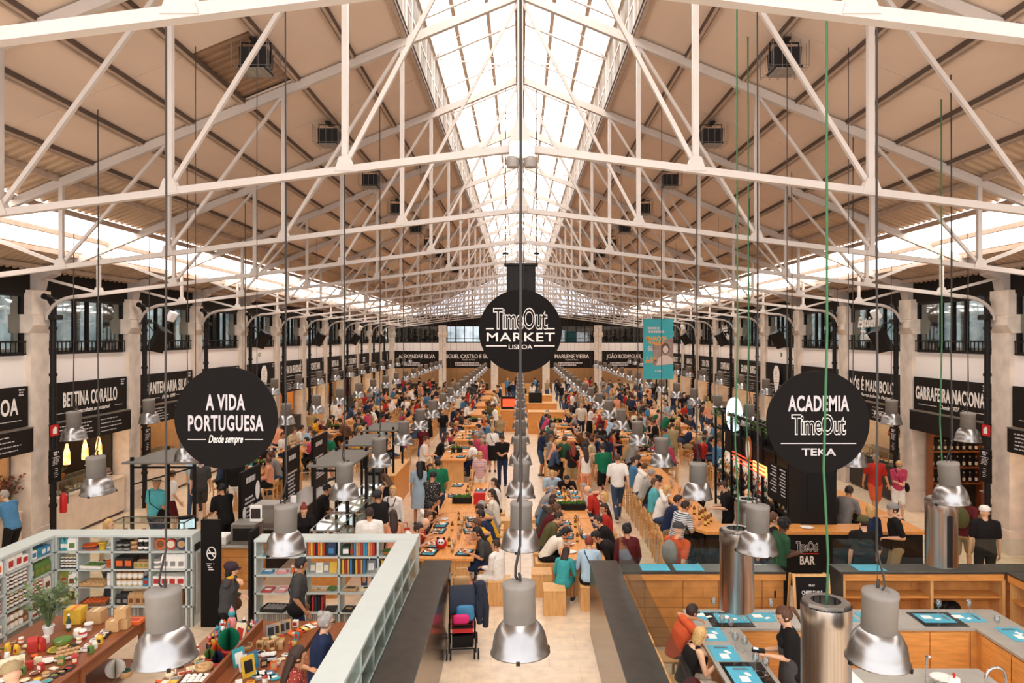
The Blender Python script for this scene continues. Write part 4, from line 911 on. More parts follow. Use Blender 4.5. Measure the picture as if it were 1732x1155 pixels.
put('carton', 'tan', 'cream', 207, 1062, 'upper brown carton on top of the tall stack, left shop table', .75, .1, TT, dz=.152)
put('flat_box', 'orange', 'red', 226, 1053, 'flat orange board at the far right corner of the left shop table', 1.6)
for i in range(5): put('flat_box', 'white', ('red' if i % 2 else 'grey'), 143+9*i, 1100-8*i, 'white flat gift box, %s of the slanting row, left shop table' % ORD[i], .8, .2)
for i in range(4): put('flat_box', 'black', 'white', 172+6*i, 1079-6*i, 'black flat gift box, %s of the row by the cartons' % ORD[i], .8, .2)
for i in range(12): put('jar', 'brown', 'tan', 96+8*(i % 5)+3*(i//5), 1120-7*(i//5)-2*(i % 5), 'small brown jam jar with tan lid, %s of the cluster on the left shop table' % ORD[i], 1., 0)
put('jar', 'red', 'white', 140, 1080, 'red candle jar with white lid beside the white boxes', 1.5); put('jar', 'cream', 'white', 131, 1079, 'cream candle jar with white lid beside the red one', 1.5)
put('bowl', 'green', 'olive', 106, 1090, 'green glazed bowl in front of the bushy plant', 1.2); put('plate', 'olive', 'yellow', 100, 1099, 'olive plate beside the green bowl', 1.2); put('plate', 'white', 'red', 80, 1118, 'white plate with red rim near the tan cap man', 1.)
put('packet', 'red', 'red', 55, 1102, 'red paper packet leaning over, left part of the left table', 1.2, .5); put('packet', 'red', 'orange', 70, 1100, 'red folded paper packet, right of its twin', 1.1, -.4)
for i in range(4): put('packet', 'cream', 'tan', 8+9*i, 1136-3*i, 'cream paper bag, %s from the left picture edge' % ORD[i], .9, .3*i)
for i in range(3): put('notebook', 'black', ('olive', 'tan', 'red')[i], 92+12*i, 1143-6*i, 'black picture notebook, %s at the table edge' % ORD[i], .8, .2)
put('bottle', 'dark green', 'white', 116, 1066, 'dark green bottle behind the candle jars', 1.); put('pot', 'white', 'white', 150, 1066, 'white mug shaped pot beside the brown cartons', .8)
p = GX(82, 1072, TT); potted('bushy_plant', 'bushy grey green plant standing on the left shop table', 'plant', (p.x, p.y, TT), .62, .36, 'white', 'leaf_dull', 60, seed=11)
o = put('paper_ball', 'white', 'white', 195, 1146, 'white honeycomb paper ball under the left shop table', 1.3, 0, .2, 'goods under the left shop table')
put('basket', 'tan', 'dark green', 213, 1144, 'woven basket with green things under the left shop table', .9, 0, .2, 'goods under the left shop table')
leg_table('long dark wooden display table crowded with toys and cards in the gift shop', -4.42, -2.92, 7.4, 10.55, .8)
b = MB(); b.b2(-.02, .02, -1.25, 1.2, 0, .16); b.b2(.02, .2, -1.25, 1.2, 0, .02); b.b2(-.36, -.34, -1.25, -.5, 0, .05); b.b2(-.34, -.02, -1.25, -1.22, 0, .05)
tag(b.build('display_divider', 'wood_dark', None, (-3.72, 9.0, TT)), 'long raised wooden divider along the middle of the toy table', 'display stand')
g2 = 'goods on the toy table'; rn = random.Random(21); TC = ['red', 'orange', 'yellow', 'green', 'white', 'teal', 'black', 'pink', 'blue']
for i in range(40):
    y = rn.uniform(9.5, 10.4); x = rn.uniform(-4.3, -3.78)
    c1, c2 = rn.choice(TC), rn.choice(TC)
    o = item('toy', c1, c2, (x, y, TT), rn.random()*6, None, None, g2, rn.uniform(.8, 1.25))
    tag(o, 'small %s and %s painted figure, number among the dense group on the toy table'.replace('number among', 'one of') % (c1, c2), 'toy figure', 'painted %s and %s figures on the toy table' % (c1, c2))
put('pot', 'red', 'red', 388, 1117, 'red pot under the large green paper ball', 1.15, 0, TT, g2); put('paper_ball', 'dark green', 'green', 387, 1117, 'large dark green honeycomb paper ball in a red pot', 1.35, 0, TT, g2, .15)
PM[('paper_ball', 'dark green', 'green', 1.35)].materials[0] = mat('honeycomb_green', '#0f7a55', .7, var=.1)
put('pot', 'red', 'red', 354, 1125, 'small red pot under the little green paper ball', .7, 0, TT, g2); put('paper_ball', 'green', 'green', 354, 1125, 'little green paper ball in a small red pot', .6, 0, TT, g2, .09)
put('paper_ball', 'navy', 'blue', 366, 1122, 'blue grey paper ball behind the little red pot', .8, 0, TT, g2)
put('paper_ball', 'orange', 'yellow', 372, 1098, 'orange paper ball left of the large green one', .7, 0, TT, g2); put('paper_ball', 'orange', 'yellow', 366, 1106, 'second orange paper ball in front of the first', .7, 0, TT, g2)
put('toy', 'pink', 'teal', 392, 1062, 'tall pink and white paper cone among the figures', 2.2, 0, TT, g2); put('card', 'cream', 'red', 406, 1088, 'cream decorated board leaning behind the green paper ball', 1.7, -.5, TT, g2)
put('basket', 'tan', 'tan', 345, 1138, 'round wicker basket at the near end of the toy table', 1., 0, TT, g2); put('basket', 'tan', 'brown', 416, 1100, 'round wicker basket beside the divider', .8, 0, TT, g2)
for i in range(5): put('tray', 'cream', ('grey', 'red', 'cream', 'teal', 'white')[i], 300+14*i, 1150-9*i, 'flat open tray of trinkets, %s along the left edge of the toy table' % ORD[i], .55, .5, TT, g2)
put('tray', 'brown', 'white', 335, 1153, 'brown tray with white ribbon at the near left of the toy table', 1.3, .1, TT, g2)
for i, (c, c2) in enumerate((('teal', 'white'), ('white', 'blue'), ('yellow', 'black'), ('blue', 'teal'))): put('card', c, c2, 404+8*i, 1128+[0, 6, 16, 2][i], '%s greeting card standing up, %s of the row by the divider' % (c, ORD[i]), (1.5, 1.2, 1.6, 1.3)[i], .9, TT, g2)
for i in range(3): put('jar', 'red' if i == 0 else 'black', 'white', 446+8*i, 1120-i, '%s lidded pot, %s of three near the seated shoppers' % ('red' if i == 0 else 'black', ORD[i]), 1.3, 0, TT, g2)
for i in range(6): put('notebook', ('teal', 'white', 'blue', 'grey', 'white', 'teal')[i], 'white', 430+13*(i % 3)+8*(i//3), 1140+6*(i//3), 'flat %s postcard pack, %s in the near right part of the toy table' % (('teal', 'white', 'blue', 'grey', 'white', 'teal')[i], ORD[i]), .8, .6, TT, g2)
for i in range(5): put('box', 'tan', ('brown', 'cream')[i % 2], 440+9*i, 1097-5*(i % 2), 'small wooden box, %s of the group right of the divider' % ORD[i], .9, .4*i, TT, g2)
for i in range(4): put('card', ('grey', 'tan')[i % 2], 'black', 458+9*i, 1078-3*i, '%s notebook leaning in the rack, %s from left' % (('grey', 'tan')[i % 2], ORD[i]), 1.1, .5, TT, g2)
for i in range(5): put('notebook', ('orange', 'red', 'yellow', 'white', 'orange')[i], 'cream', 497+9*i, 1072-4*i, '%s booklet lying at the far right corner, %s of five' % (('orange', 'red', 'yellow', 'white', 'orange')[i], ORD[i]), .9, .8, TT, g2)
# the many small goods between them
def strew(x0, x1, y0, y1, step, kinds, where, tname, seed):
    rn = random.Random(seed); occ = [(o.location.x, o.location.y) for o in bpy.data.objects if o.parent is None and abs(o.location.z-TT) < .1 and o.get('label')]
    y = y0
    while y < y1:
        x = x0
        while x < x1:
            px_, py_ = x+rn.uniform(-.03, .03), y+rn.uniform(-.03, .03); x += step
            if min([math.hypot(px_-a, py_-b) for a, b in occ]+[9]) < .1: continue
            k = rn.choice(kinds); c, c2 = rn.choice(('white', 'cream', 'red', 'tan', 'brown', 'white', 'orange', 'teal', 'black', 'yellow', 'green', 'cream')), rn.choice(('white', 'red', 'cream', 'black', 'tan'))
            sc = {'jar': 1.0, 'toy': .85, 'box': .8, 'flat_box': .6, 'plate': .5, 'packet': .75, 'tin': .75, 'card': .7, 'notebook': .6, 'basket': .5, 'bowl': .55}[k]
            item(k, c, c2, (px_, py_, TT), rn.uniform(-.6, .6), '%s %s, %s detail, among small goods, %s' % (c, k.replace('_', ' '), c2, where), k.replace('_', ' '), '%s %s %s, %s' % (c, c2, k.replace('_', ' '), where), sc)
        y += step
strew(-7.0, -5.72, 7.75, 9.9, .155, ('jar', 'flat_box', 'packet', 'plate', 'box', 'tin', 'jar', 'bowl'), 'left shop table', 'left', 3)
strew(-4.33, -3.8, 7.6, 9.5, .145, ('toy', 'card', 'flat_box', 'basket', 'toy', 'notebook', 'bowl'), 'left half of the toy table', 'toy', 4)
strew(-3.42, -3.0, 7.6, 10.4, .15, ('card', 'notebook', 'box', 'jar', 'toy', 'flat_box', 'basket'), 'right half of the toy table', 'toy', 5)
leg_table('plain wooden table end at the back of the toy table, booklets on it', -2.88, -2.55, 9.2, 10.55, .78)
# ---------------------------------------------------------------- aisle walls, doorway boards, glass
for s, nm in ((-1, 'left'), (1, 'right')):
    t = thing('low_wall', 'low bronze metal clad wall with dark top on the %s of the middle aisle' % nm, 'low wall', (s*1.4, 8, 0))
    b = MB(); b.b2(-.22, .22, -3.9, 4.0, 0, 1.2); b.build('cladding', 'aisle_metal', t); b = MB(); b.cbox((0, .05, 1.22), (.47, 7.95, .04), .006); b.build('top', 'dark_counter', t)
b = MB(); b.b2(-.006, .006, 0, 7.0, .0, .5)
tag(b.build('glass_screen', 'glass', None, (1.66, 4.9, 1.24)), 'upright glass screen along the right low wall of the aisle', 'glass screen')
t = thing('notice_board', 'tall dark board with a white no smoking sign at the shop doorway', 'board', (-5.36, 12.3, 0)); b = MB(); b.cbox((0, 0, .93), (.34, .06, 1.86), .008); b.build('board', 'sign_black', t)
b = MB()
b.tube([(.075*math.cos(a)+.02, -.034, 1.28+.11*math.sin(a)) for a in [2*PI*i/20 for i in range(21)]], .009, 6); b.tube([(-.04, -.034, 1.36), (.08, -.034, 1.2)], .008, 6); b.b2(-.035, .08, -.036, -.032, 1.27, 1.295); dashes(b, -.08, .1, .98, 1.12, -.032, 4, .012, 3); b.build('symbol', 'lettering', t)
t = thing('dark_post', 'tall narrow dark board at the right side of the shop doorway', 'board', (-4.58, 12.2, 0)); b = MB(); b.cbox((0, 0, .86), (.05, .4, 1.72), .006); b.build('board', 'sign_black', t)
# ================================================================ cooking school kitchen on the right
def counter(lab, x0, x1, y0, y1, z, topm, bodym, bodies, name='counter'):
    t = thing(name, lab, 'counter', ((x0+x1)/2, (y0+y1)/2, 0)); cx, cy = (x0+x1)/2, (y0+y1)/2
    b = MB(); b.cbox((0, 0, z-.02), (x1-x0, y1-y0, .04), .005); b.build('worktop', topm, t)
    for (a0, a1, b0, b1, z0, z1, mm, nm) in bodies:
        b = MB(); b.b2(a0-cx, a1-cx, b0-cy, b1-cy, z0, z1); b.build(nm, mm, t)
    return t
t = counter('pine fronted counter with dark top at the back of the kitchen, left of the doorway', 1.64, 4.28, 11.42, 11.84, 1.24, 'dark_counter', 'pine', [(1.66, 4.26, 11.5, 11.8, 0, 1.2, 'plank_y', 'body'), (1.64, 4.28, 11.43, 11.5, 1.1, 1.2, 'wood_x', 'rail')])
for x0, x1 in ((1.68, 2.0), (2.02, 2.62), (2.64, 3.2), (3.22, 3.9), (3.92, 4.26)):
    b = MB(); cx, cy = t.location.x, t.location.y; b.cbox(((x0+x1)/2-cx, 11.49-cy, .56), (x1-x0, .02, 1.06), .004); b.build('door', 'plank_y', t)
b = MB(); b.cbox((4.12-t.location.x, 11.47-t.location.y, .86), (.025, .02, .12), .006); b.build('handle', 'black', t)
t = thing('shelf_counter', 'open pine shelf counter with dark top at the back of the kitchen, right part', 'counter', (6.5, 11.63, 0))
b = MB(); b.cbox((1.0, 0, 1.22), (4.7, .42, .04), .005); b.build('worktop', 'dark_counter', t)
b = MB(); b.b2(-1.31, 1.3, -.2, -.14, 1.09, 1.2); b.build('rail', 'wood_x', t)
b = MB(); b.b2(-1.31, 3.2, .15, .2, 0, 1.2); b.build('back_panel', 'plank_y', t)
b = MB(); b.b2(-1.33, -1.3, -.21, .2, 0, 1.2); b.build('end_panel', 'dark_counter', t)
for x in (-1.28, .14, 1.3):
    b = MB(); b.b2(x-.025, x+.025, -.19, .15, 0, 1.1); b.build('upright', 'wood_light', t)
for x0, x1 in ((-1.25, .11), (.17, 1.27)):
    b = MB(); b.b2(x0, x1, -.17, .15, .8, .83); b.build('shelf', 'wood_x', t); b = MB(); b.b2(x0, x1, -.17, .15, .38, .41); b.build('shelf', 'wood_x', t)
t2 = thing('shelf_counter', 'open pine shelf counter with dark top along the right side of the kitchen', 'counter', (8.05, 9.0, 0))
b = MB(); b.cbox((0, .2, 1.22), (.46, 4.4, .04), .005); b.build('worktop', 'dark_counter', t2); b = MB(); b.b2(-.23, -.17, -2, 2.38, 1.09, 1.2); b.build('rail', 'wood', t2); b = MB(); b.b2(.17, .22, -2, 2.38, 0, 1.2); b.build('back_panel', 'plank_y', t2)
for y in (-1.9, -.3, 1.3, 2.35):
    b = MB(); b.b2(-.2, .17, y-.025, y+.025, 0, 1.1); b.build('upright', 'wood_light', t2)
b = MB(); b.b2(-.2, .17, -1.88, 2.33, .8, .83); b.build('shelf', 'wood', t2)
t = thing('dark_bundle', 'heap of dark bags and cloths in the open pine shelf', 'bag', (6.9, 11.6, .412))
b = MB(); rn = random.Random(4)
for i in range(8): b.ball((rn.uniform(-.22, .22), rn.uniform(-.06, .06), .12+.05*rn.random()), (.14, .09, .12), 0, 10, 7)
b.build('cloth', 'black', t)
for x0, x1, y, lab in ((1.7, 4.26, 11.8, 'upright glass screen on the back counter left of the kitchen doorway'), (5.2, 8.6, 11.8, 'upright glass screen on the back counter right of the kitchen doorway')):
    b = MB(); b.b2(0, x1-x0, -.006, .006, 0, .42); tag(b.build('glass_screen', 'glass', None, (x0, y, 1.242)), lab, 'glass screen')
# island
KX, KY, KZ = (2.42, 3.06, 6.36, 7.05), (9.9, 10.6), .95
t = thing('kitchen_island', 'pine kitchen island in three arms under one grey stone worktop', 'kitchen island', (4.7, 9.0, 0)); cx, cy = 4.7, 9.0
b = MB(); poly = [(KX[0], 6.4), (KX[1], 6.4), (KX[1], KY[0]), (KX[2], KY[0]), (KX[2], 6.4), (KX[3], 6.4), (KX[3], KY[1]), (KX[0], KY[1])]
b.prism([(x-cx, y-cy) for x, y in poly], KZ-.035, KZ, 'Z'); b.build('worktop', 'grey_stone', t)
b = MB(); b.b2(KX[0]+.25-cx, KX[1]-.03-cx, 6.4-cy, KY[0]-cy, 0, KZ-.035); b.build('base', 'panel_yz', t)
b = MB(); b.b2(KX[0]+.3-cx, KX[3]-.3-cx, KY[0]+.03-cy, KY[1]-.3-cy, 0, KZ-.035); b.build('base', 'panel_xz', t)
b = MB(); b.b2(KX[2]+.03-cx, KX[3]-.3-cx, 6.4-cy, KY[0]+.03-cy, 0, KZ-.035); b.build('base', 'panel_yz', t)
for i, (x, w) in enumerate(((3.42, .6), (4.12, .7), (4.82, .66), (5.45, .54), (6.0, .54))):
    b = MB(); b.cbox((x-cx, KY[0]+.02-cy, .46), (w, .02, .86), .004); b.build('door', 'pine', t)
for y in (9.5, 8.9, 8.2, 7.5):
    b = MB(); b.cbox((KX[2]+.02-cx, y-cy, .46), (.02, .62, .86), .004); b.build('door', 'pine', t)
def hob(x, y, w, d, lab):
    t = thing('hob', lab, 'hob', (x, y, KZ)); b = MB(); b.cbox((0, 0, .004), (w, d, .008), .002); b.build('glass_plate', 'black_glossy', t)
    b = MB(); [b.tube([(px_+.09*math.cos(a), .0+.09*math.sin(a), .0085) for a in [2*PI*i/16 for i in range(17)]], .002, 4) for px_ in (-w/4, w/4)]; b.build('ring', 'wire_grey', t)
hob(3.0, 10.2, .6, .52, 'black glass hob set in the back left corner of the stone worktop'); hob(6.0, 10.22, .62, .52, 'black glass hob set in the back right part of the stone worktop'); hob(2.74, 8.55, .52, .62, 'black glass hob set in the left arm of the worktop beside the blonde woman')
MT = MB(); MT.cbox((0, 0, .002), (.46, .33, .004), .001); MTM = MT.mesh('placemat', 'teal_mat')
NP = MB(); NP.cbox((-.1, .02, .008), (.14, .11, .008), .003); NP.box((.02, -.05, .007), (.09, .05, .004), 0, .5); NPM = NP.mesh('napkin', 'paper')
FK = MB(); FK.box((.14, 0, .007), (.012, .19, .004)); FK.box((.17, .0, .007), (.012, .17, .004)); FKM = FK.mesh('cutlery', 'brushed_steel')
GLS = MB(); GLS.lathe([(.036, 0), (.034, .004), (.006, .008), (.004, .09), (.012, .1), (.036, .125), (.042, .16), (.034, .205), (.032, .205), (.039, .16), (.033, .128), (.01, .105)], 16, cap=False); GLM = GLS.mesh('wine_glass', 'drink_glass')
mats_at = [(2.72, 10.35, 0, 'back left corner'), (3.05, 10.24, 0, 'on the back left hob'), (3.55, 10.3, 0, 'third along the back arm'), (4.62, 10.3, 0, 'fourth along the back arm'), (5.15, 10.3, 0, 'fifth along the back arm'), (5.98, 10.24, 0, 'on the back right hob'), (6.45, 10.28, 0, 'sixth along the back arm'), (6.78, 9.7, PI/2, 'at the corner of the right arm'), (6.8, 9.1, PI/2, 'second on the right arm'), (6.8, 8.4, PI/2, 'third on the right arm'),
           (2.62, 9.72, PI/2, 'in front of the man in orange'), (2.62, 9.12, PI/2, 'in front of the blonde woman'), (2.68, 8.5, PI/2, 'on the hob of the left arm')]
for x, y, a, w in mats_at:
    z = KZ+(.0095 if 'hob' in w else .001)
    o = link('placemat', MTM, None, (x, y, z), a); tag(o, 'turquoise paper placemat, %s of the kitchen worktop' % w, 'placemat', 'turquoise placemats')
    o = link('napkin', NPM, None, (x, y, z+.001), a); tag(o, 'white folded napkin on the placemat %s' % w, 'napkin', 'napkins')
    o = link('cutlery', FKM, None, (x, y, z+.001), a); tag(o, 'knife and fork on the placemat %s' % w, 'cutlery', 'cutlery')
    dx, dy = (.14, .14) if a == 0 else (.18 if x < 4 else -.18, .12)
    g_ = link('wine_glass', GLM, None, (x+dx, y+dy, z+(.0 if abs(dx) < .23 else 0)+.005), 0); tag(g_, 'empty stemmed wine glass by the placemat %s' % w, 'wine glass', 'wine glasses')
    if a and x < 4: g_ = link('wine_glass', GLM, None, (x+.27, y+.02, KZ+.001 if 'hob' not in w else KZ+.01), 0); tag(g_, 'second stemmed wine glass by the placemat %s' % w, 'wine glass', 'wine glasses')
for x, y, lab in ((2.2, 11.64, 'left one'), (2.75, 11.64, 'right one')):  # mat shapes laid in place of reflections in the dark counter top
    tag(link('placemat', MTM, None, (x, y, 1.242), 0), 'turquoise sheet standing in for a placemat reflection on the dark back counter, %s' % lab, 'placemat', 'turquoise placemats')
tag(link('placemat', MTM, None, (5.7, 11.62, 1.242), 0), 'turquoise sheet standing in for a placemat reflection on the open pine shelf', 'placemat', 'turquoise placemats')  # another mat shape in place of a reflection
# sink block
t = thing('sink_block', 'low grey topped sink block in the middle of the kitchen', 'sink', (4.6, 7.6, 0))
b = MB(); b.cbox((.2, 0, .91), (1.7, 2.3, .04), .005); b.build('worktop', 'grey_stone', t); b = MB(); b.b2(-.6, 1.0, -1.1, 1.1, 0, .89); b.build('base', 'panel_xz', t)
b = MB(); b.b2(-.1, .45, .3, .75, .931, .936); b.b2(-.06, .41, .34, .71, .9365, .938, 1); b.build('basin', ['brushed_steel', 'black'], t)
b = MB(); b.cbox((-.72, 0, .93), (.35, 2.3, .02), .004); b.build('white_board', 'white', t)
def faucet(x, y, lab, arch):
    t = thing('faucet', lab, 'faucet', (x, y, .93)); b = MB(); b.tube([(0, 0, 0), (0, 0, .22)], .018, 10); b.tube([(0, 0, .1), (-.1, .02, .15)], .008, 6); b.build('body', 'brushed_steel', t)
    pts = [(0, 0, .2), (0, 0, .34)]+([(.11-.11*math.cos(a), 0, .34+.11*math.sin(a)) for a in [PI*i/10 for i in range(1, 11)]]+[(.22, 0, .26)] if arch else [(0, 0, .48), (.01, -.05, .5)])
    b = MB(); b.tube(pts, .01, 8)
    for i in range(len(pts)-1):
        for q in range(4):
            c = Vector(pts[i]).lerp(Vector(pts[i+1]), q/4); d = (Vector(pts[i+1])-Vector(pts[i])).normalized()
            b.tube([c-d*.004, c+d*.004], .017, 8)
    b.build('spring_hose', 'brushed_steel', t)
faucet(4.58, 8.0, 'tall straight spring faucet left of the paper roll', False); faucet(5.12, 7.8, 'arched spring faucet right of the paper roll', True)
t = thing('paper_roll', 'upright white paper towel roll on a holder beside the sink', 'paper towel', (4.88, 7.98, .931)); b = MB(); b.lathe([(.06, .012), (.06, .25), (.02, .25)], 20); b.build('roll', 'paper', t); b = MB(); b.lathe([(.07, 0), (.07, .01), (.012, .012), (.012, .28), (.02, .29), (.001, .31)], 12, cap=False); b.build('holder', 'red', t)
for i in range(4):
    o = link('plate', prod('plate', 'white', 'white', 1.1), None, (5.02-.02*i, 8.34, .931+.022*i), 0); tag(o, 'white plate, %s from the bottom of the stack behind the paper roll' % ORD[i], 'plate', 'stacked white plates')
for i, (x, y) in enumerate(((4.68, 7.72), (4.72, 7.92), (4.45, 7.6))):
    o = link('bowl', prod('bowl', 'white', 'white', .8), None, (x, y, .939), 0); tag(o, 'small white bowl by the faucets, %s of three' % ORD[i], 'bowl', 'white bowls')
for i, (x, y) in enumerate(((3.87, 7.95), (3.88, 7.62))):
    o = link('tray', prod('plate', 'white', 'grey', 1.1), None, (x, y, .941), 0); o.scale = (1.0, .6, 1); tag(o, 'oval white tray under the large right lamp, %s' % ('farther' if i == 0 else 'nearer'), 'tray', 'white trays')
# steel extraction hoods
def hood(px, Y, r, z0, z1, lab):
    X = (px-VX)*Y/FPX; t = thing('extractor_hood', lab, 'extractor hood', (X, Y, 0)); n = 40
    b = MB(); b.lathe([(r*.97, z0), (r, z0+.01), (r, z1-.16), (r*1.02, z1-.155), (r*1.02, z1)], n, cap=False); b.lathe([(r*.93, z0+.005), (r*.93, z0+.2), (.001, z0+.2)], n, cap=False); b.build('cylinder', 'brushed_steel', t)
    b = MB(); b.prism([(r*1.03*math.cos(a), r*1.03*math.sin(a)) for a in [R(a) for a in range(-100, -79, 4)]]+[(r*.98*math.cos(a), r*.98*math.sin(a)) for a in [R(a) for a in range(-80, -101, -4)]], z0+.02, z1-.2, 'Z')
    if px > 1500: b.build('control_strip', 'black', t)
    b = MB()
    outer = [(r*.95*math.cos(a)*(1 if abs(math.cos(a)) < .8 else 1), r*.95*math.sin(a)) for a in [2*PI*i/8+PI/8 for i in range(8)]]; inner = [(r*.6*math.cos(a), r*.6*math.sin(a)) for a in [2*PI*i/24 for i in range(24)]]
    vs = [(x, y, z1+.035) for x, y in outer]+[(x, y, z1+.035) for x, y in inner]; fs = [(i, (i+1) % 8, 8+(3*i+3+3) % 24, 8+(3*i+2+3) % 24, 8+(3*i+1+3) % 24, 8+(3*i+3) % 24) for i in range(8)]
    b.add(vs, fs); vs2 = [(x, y, z1-.0) for x, y in outer]; b.add(vs[:8]+vs2, [(i, (i+1) % 8, 8+(i+1) % 8, 8+i) for i in range(8)])
    b.build('top_ring', 'steel_kitchen', t)
    b = MB()
    for i in range(12): a = 2*PI*i/12; b.tube([(r*.6*math.cos(a), r*.6*math.sin(a), z1+.03), (r*.6*math.cos(a), r*.6*math.sin(a), z1-.2)], .006, 4)
    b.lathe([(r*.6, z1-.2), (.001, z1-.2)], 16, cap=False); b.build('filter_cage', 'black', t)
    b = MB(); b.tube([(0, 0, z1-.2), (.02, 0, z1+.4), (-.02, 0, z1+1.2), (.01, 0, z1+2.4), (0, 0, roofz(X)+.16)], .011, 6); b.build('cable', 'green_cable', t)
hood(1397, 6.3, .21, 1.35, 2.64, 'nearest steel cylinder extractor hood with open top and green cable')
hood(1246, 9.55, .222, 1.355, 2.41, 'middle steel cylinder extractor hood hanging behind a lamp, left of the others')
hood(1592, 10.75, .22, 1.57, 2.55, 'farthest steel cylinder extractor hood with a black control strip, by the right passage')
# hood 2 partner far away, by the bar
hood(1265, 11.2, .2, 1.75, 2.43, 'short steel extractor hood behind the middle one, beside the bar')
# chalk A-board
t = thing('a_board', 'wood framed black A board between the kitchen counters', 'sign', (4.56, 11.05, 0)); rm = Matrix.Rotation(R(-8), 3, 'X')
b = MB()
for x in (-.27, .27): b.box((x, 0, .66), (.04, .03, 1.3), rot=rm)
for z in (.1, .66+.62): b.box((0, -.0+(z-.66)*.139, z), (.54, .03, .04), rot=rm)
for x in (-.27, .27): b.box((x, .32, .64), (.035, .03, 1.27), rot=Matrix.Rotation(R(8), 3, 'X'))
b.build('frame', 'wood_light', t)
b = MB(); b.box((0, 0, .7), (.5, .015, 1.14), rot=rm); b.build('panel', 'sign_black', t)
def atext(s, z, w, size, m='lettering'):
    o = text('lettering', s, size, t, (0, -.012+(z-.66)*.139, z), (R(98-16), 0, 0), m, 1, .012, .002); o.rotation_euler = (R(82), 0, 0); FITS.append((o, w))
atext("CHEF'S TABLE", 1.02, .32, .085); atext('EXPERIENCE', .95, .3, .085); atext('ENTRE E VEJA-NOS', .80, .26, .055); atext('A COZINHAR PARA TI', .74, .3, .055); atext('TIME OUT', 1.13, .1, .04); atext('RESERVE AQUI', .66, .2, .05, 'teal_mat')
# ================================================================ bar
BX0, BX1, BY = 3.6, 8.2, 14.3
t = thing('bar_counter', 'black fronted U shaped bar counter with wooden top and an outlined logo above BAR', 'bar', (5.9, 16, 0)); cx, cy = 5.9, 16
poly = [(BX0, BY+.25), (BX0+.15, BY), (BX1, BY), (BX1, 18.6), (BX1-.62, 18.6), (BX1-.62, BY+.62), (BX0+.62, BY+.62), (BX0+.62, 21.6), (BX0, 21.6)]
b = MB(); b.prism([(x-cx, y-cy) for x, y in poly], 1.04, 1.1, 'Z'); b.build('worktop', 'wood', t)
b = MB(); b.b2(BX0+.2-cx, BX1-.05-cx, BY+.06-cy, BY+.12-cy, 0, 1.04); b.b2(BX0+.12-cx, BX0+.18-cx, BY+.3-cy, 21.5-cy, 0, 1.04); b.b2(BX1-.3-cx, BX1-.24-cx, BY+.1-cy, 18.5-cy, 0, 1.04); b.build('front_panel', 'black', t)
b = MB(); b.b2(BX0+.3-cx, BX0+.58-cx, BY+.6-cy, 21.4-cy, .1, 1.03); b.build('back_bar', 'steel_kitchen', t)
yf = BY+.05-cy; xs_ = 5.8-cx
logo(t, xs_, yf, .78, .45, .2); ftext(t, 'BAR', .24, .3, xs_, yf, .5, bold=.02)
b = MB(); b.b2(xs_-.23, xs_+.23, yf-.004, yf, .635, .655); b.build('red_line', 'red', t)
# back rack with bottles
t = thing('bar_rack', 'tall black bar rack with lit bottle shelves and red neon lines', 'shelf', (6.1, 18.5, 0)); Y_ = lambda y: y-18.5
b = MB(); b.b2(.12, .3, Y_(15.6), Y_(21.5), 0, 1.0); b.b2(.1, .14, Y_(15.6), Y_(21.5), 1.0, 2.9); b.b2(-.2, .3, Y_(15.6), Y_(21.5), 2.3, 2.36)
for y in (15.62, 16.45, 17.3, 18.15, 19.0, 19.85, 20.7, 21.45): b.b2(-.22, -.16, Y_(y)-.03, Y_(y)+.03, 0, 2.9); b.b2(-.2, .12, Y_(y)-.02, Y_(y)+.02, 2.84, 2.9)
b.b2(-.22, -.16, Y_(15.6), Y_(21.5), 2.84, 2.9); b.build('frame', 'black', t)
for z in (1.08, .62, .25):
    b = MB(); b.b2(-.2, .12, Y_(15.64), Y_(21.46), z-.03, z); b.build('shelf', 'black', t)
b = MB(); b.b2(.08, .1, Y_(16.9), Y_(21.4), 1.08, 1.62); b.build('lit_panel', 'bottle_back', t)
for i, z in enumerate((1.68, 1.78, 1.88)):
    b = MB(); b.tube([(-.24, Y_(16.95), z), (-.24, Y_(19.6), z)], .016, 6); b.build('neon_line', 'bar_neon', t)
b = MB(); b.b2(-.235, -.2, Y_(16.95), Y_(17.9), 1.66, 1.92); b.build('lit_sign', 'warm_panel', t)
b = MB(); b.b2(-.225, -.2, Y_(15.68), Y_(16.85), 1.25, 2.1); q = b.build('menu_board', 'sign_black', t)
b = MB()
rn = random.Random(9)
for j in (0, 1):
    for i in range(9): b.b2(-.23, -.226, Y_(16.25-.55*j+.02), Y_(16.25-.55*j+rn.uniform(.25, .45)), 2.02-.07*i, 2.045-.07*i)
b.build('lettering', 'lettering_grey', t)
b = MB(); b.prism([(Y_(18.2)+.22*math.cos(a), 2.15+.34*math.sin(a)) for a in [2*PI*i/24 for i in range(24)]], -.26, -.23, 'X', 0); b.prism([(Y_(18.2)+.15*math.cos(a), 2.15+.24*math.sin(a)) for a in [2*PI*i/24 for i in range(24)]], -.266, -.26, 'X', 1)
b.build('oval_sign', ['food0', 'white'], t)
t = thing('bar_tower', 'tall plain black tower at the near end of the bar rack', 'cupboard', (6.25, 15.2, 0)); b = MB(); b.cbox((0, 0, 1.35), (.75, .7, 2.7), .01); b.build('body', 'black', t); b = MB(); b.cbox((0, -.355, 1.75), (.5, .02, .8), .004); b.build('door', 'black', t)
SPIR = [bottle_mesh('spirit%d' % i, g, l, .3, .04) for i, (g, l) in enumerate((('#c98a3a', '#f0e6d2'), ('#e9e2d6', '#c23a2a'), ('#7a3a1c', '#e9d9b0'), ('#3c6b4a', '#f0ead8'), ('#d9cfc0', '#2b2b40'), ('#b5541f', '#1f1a18')))]
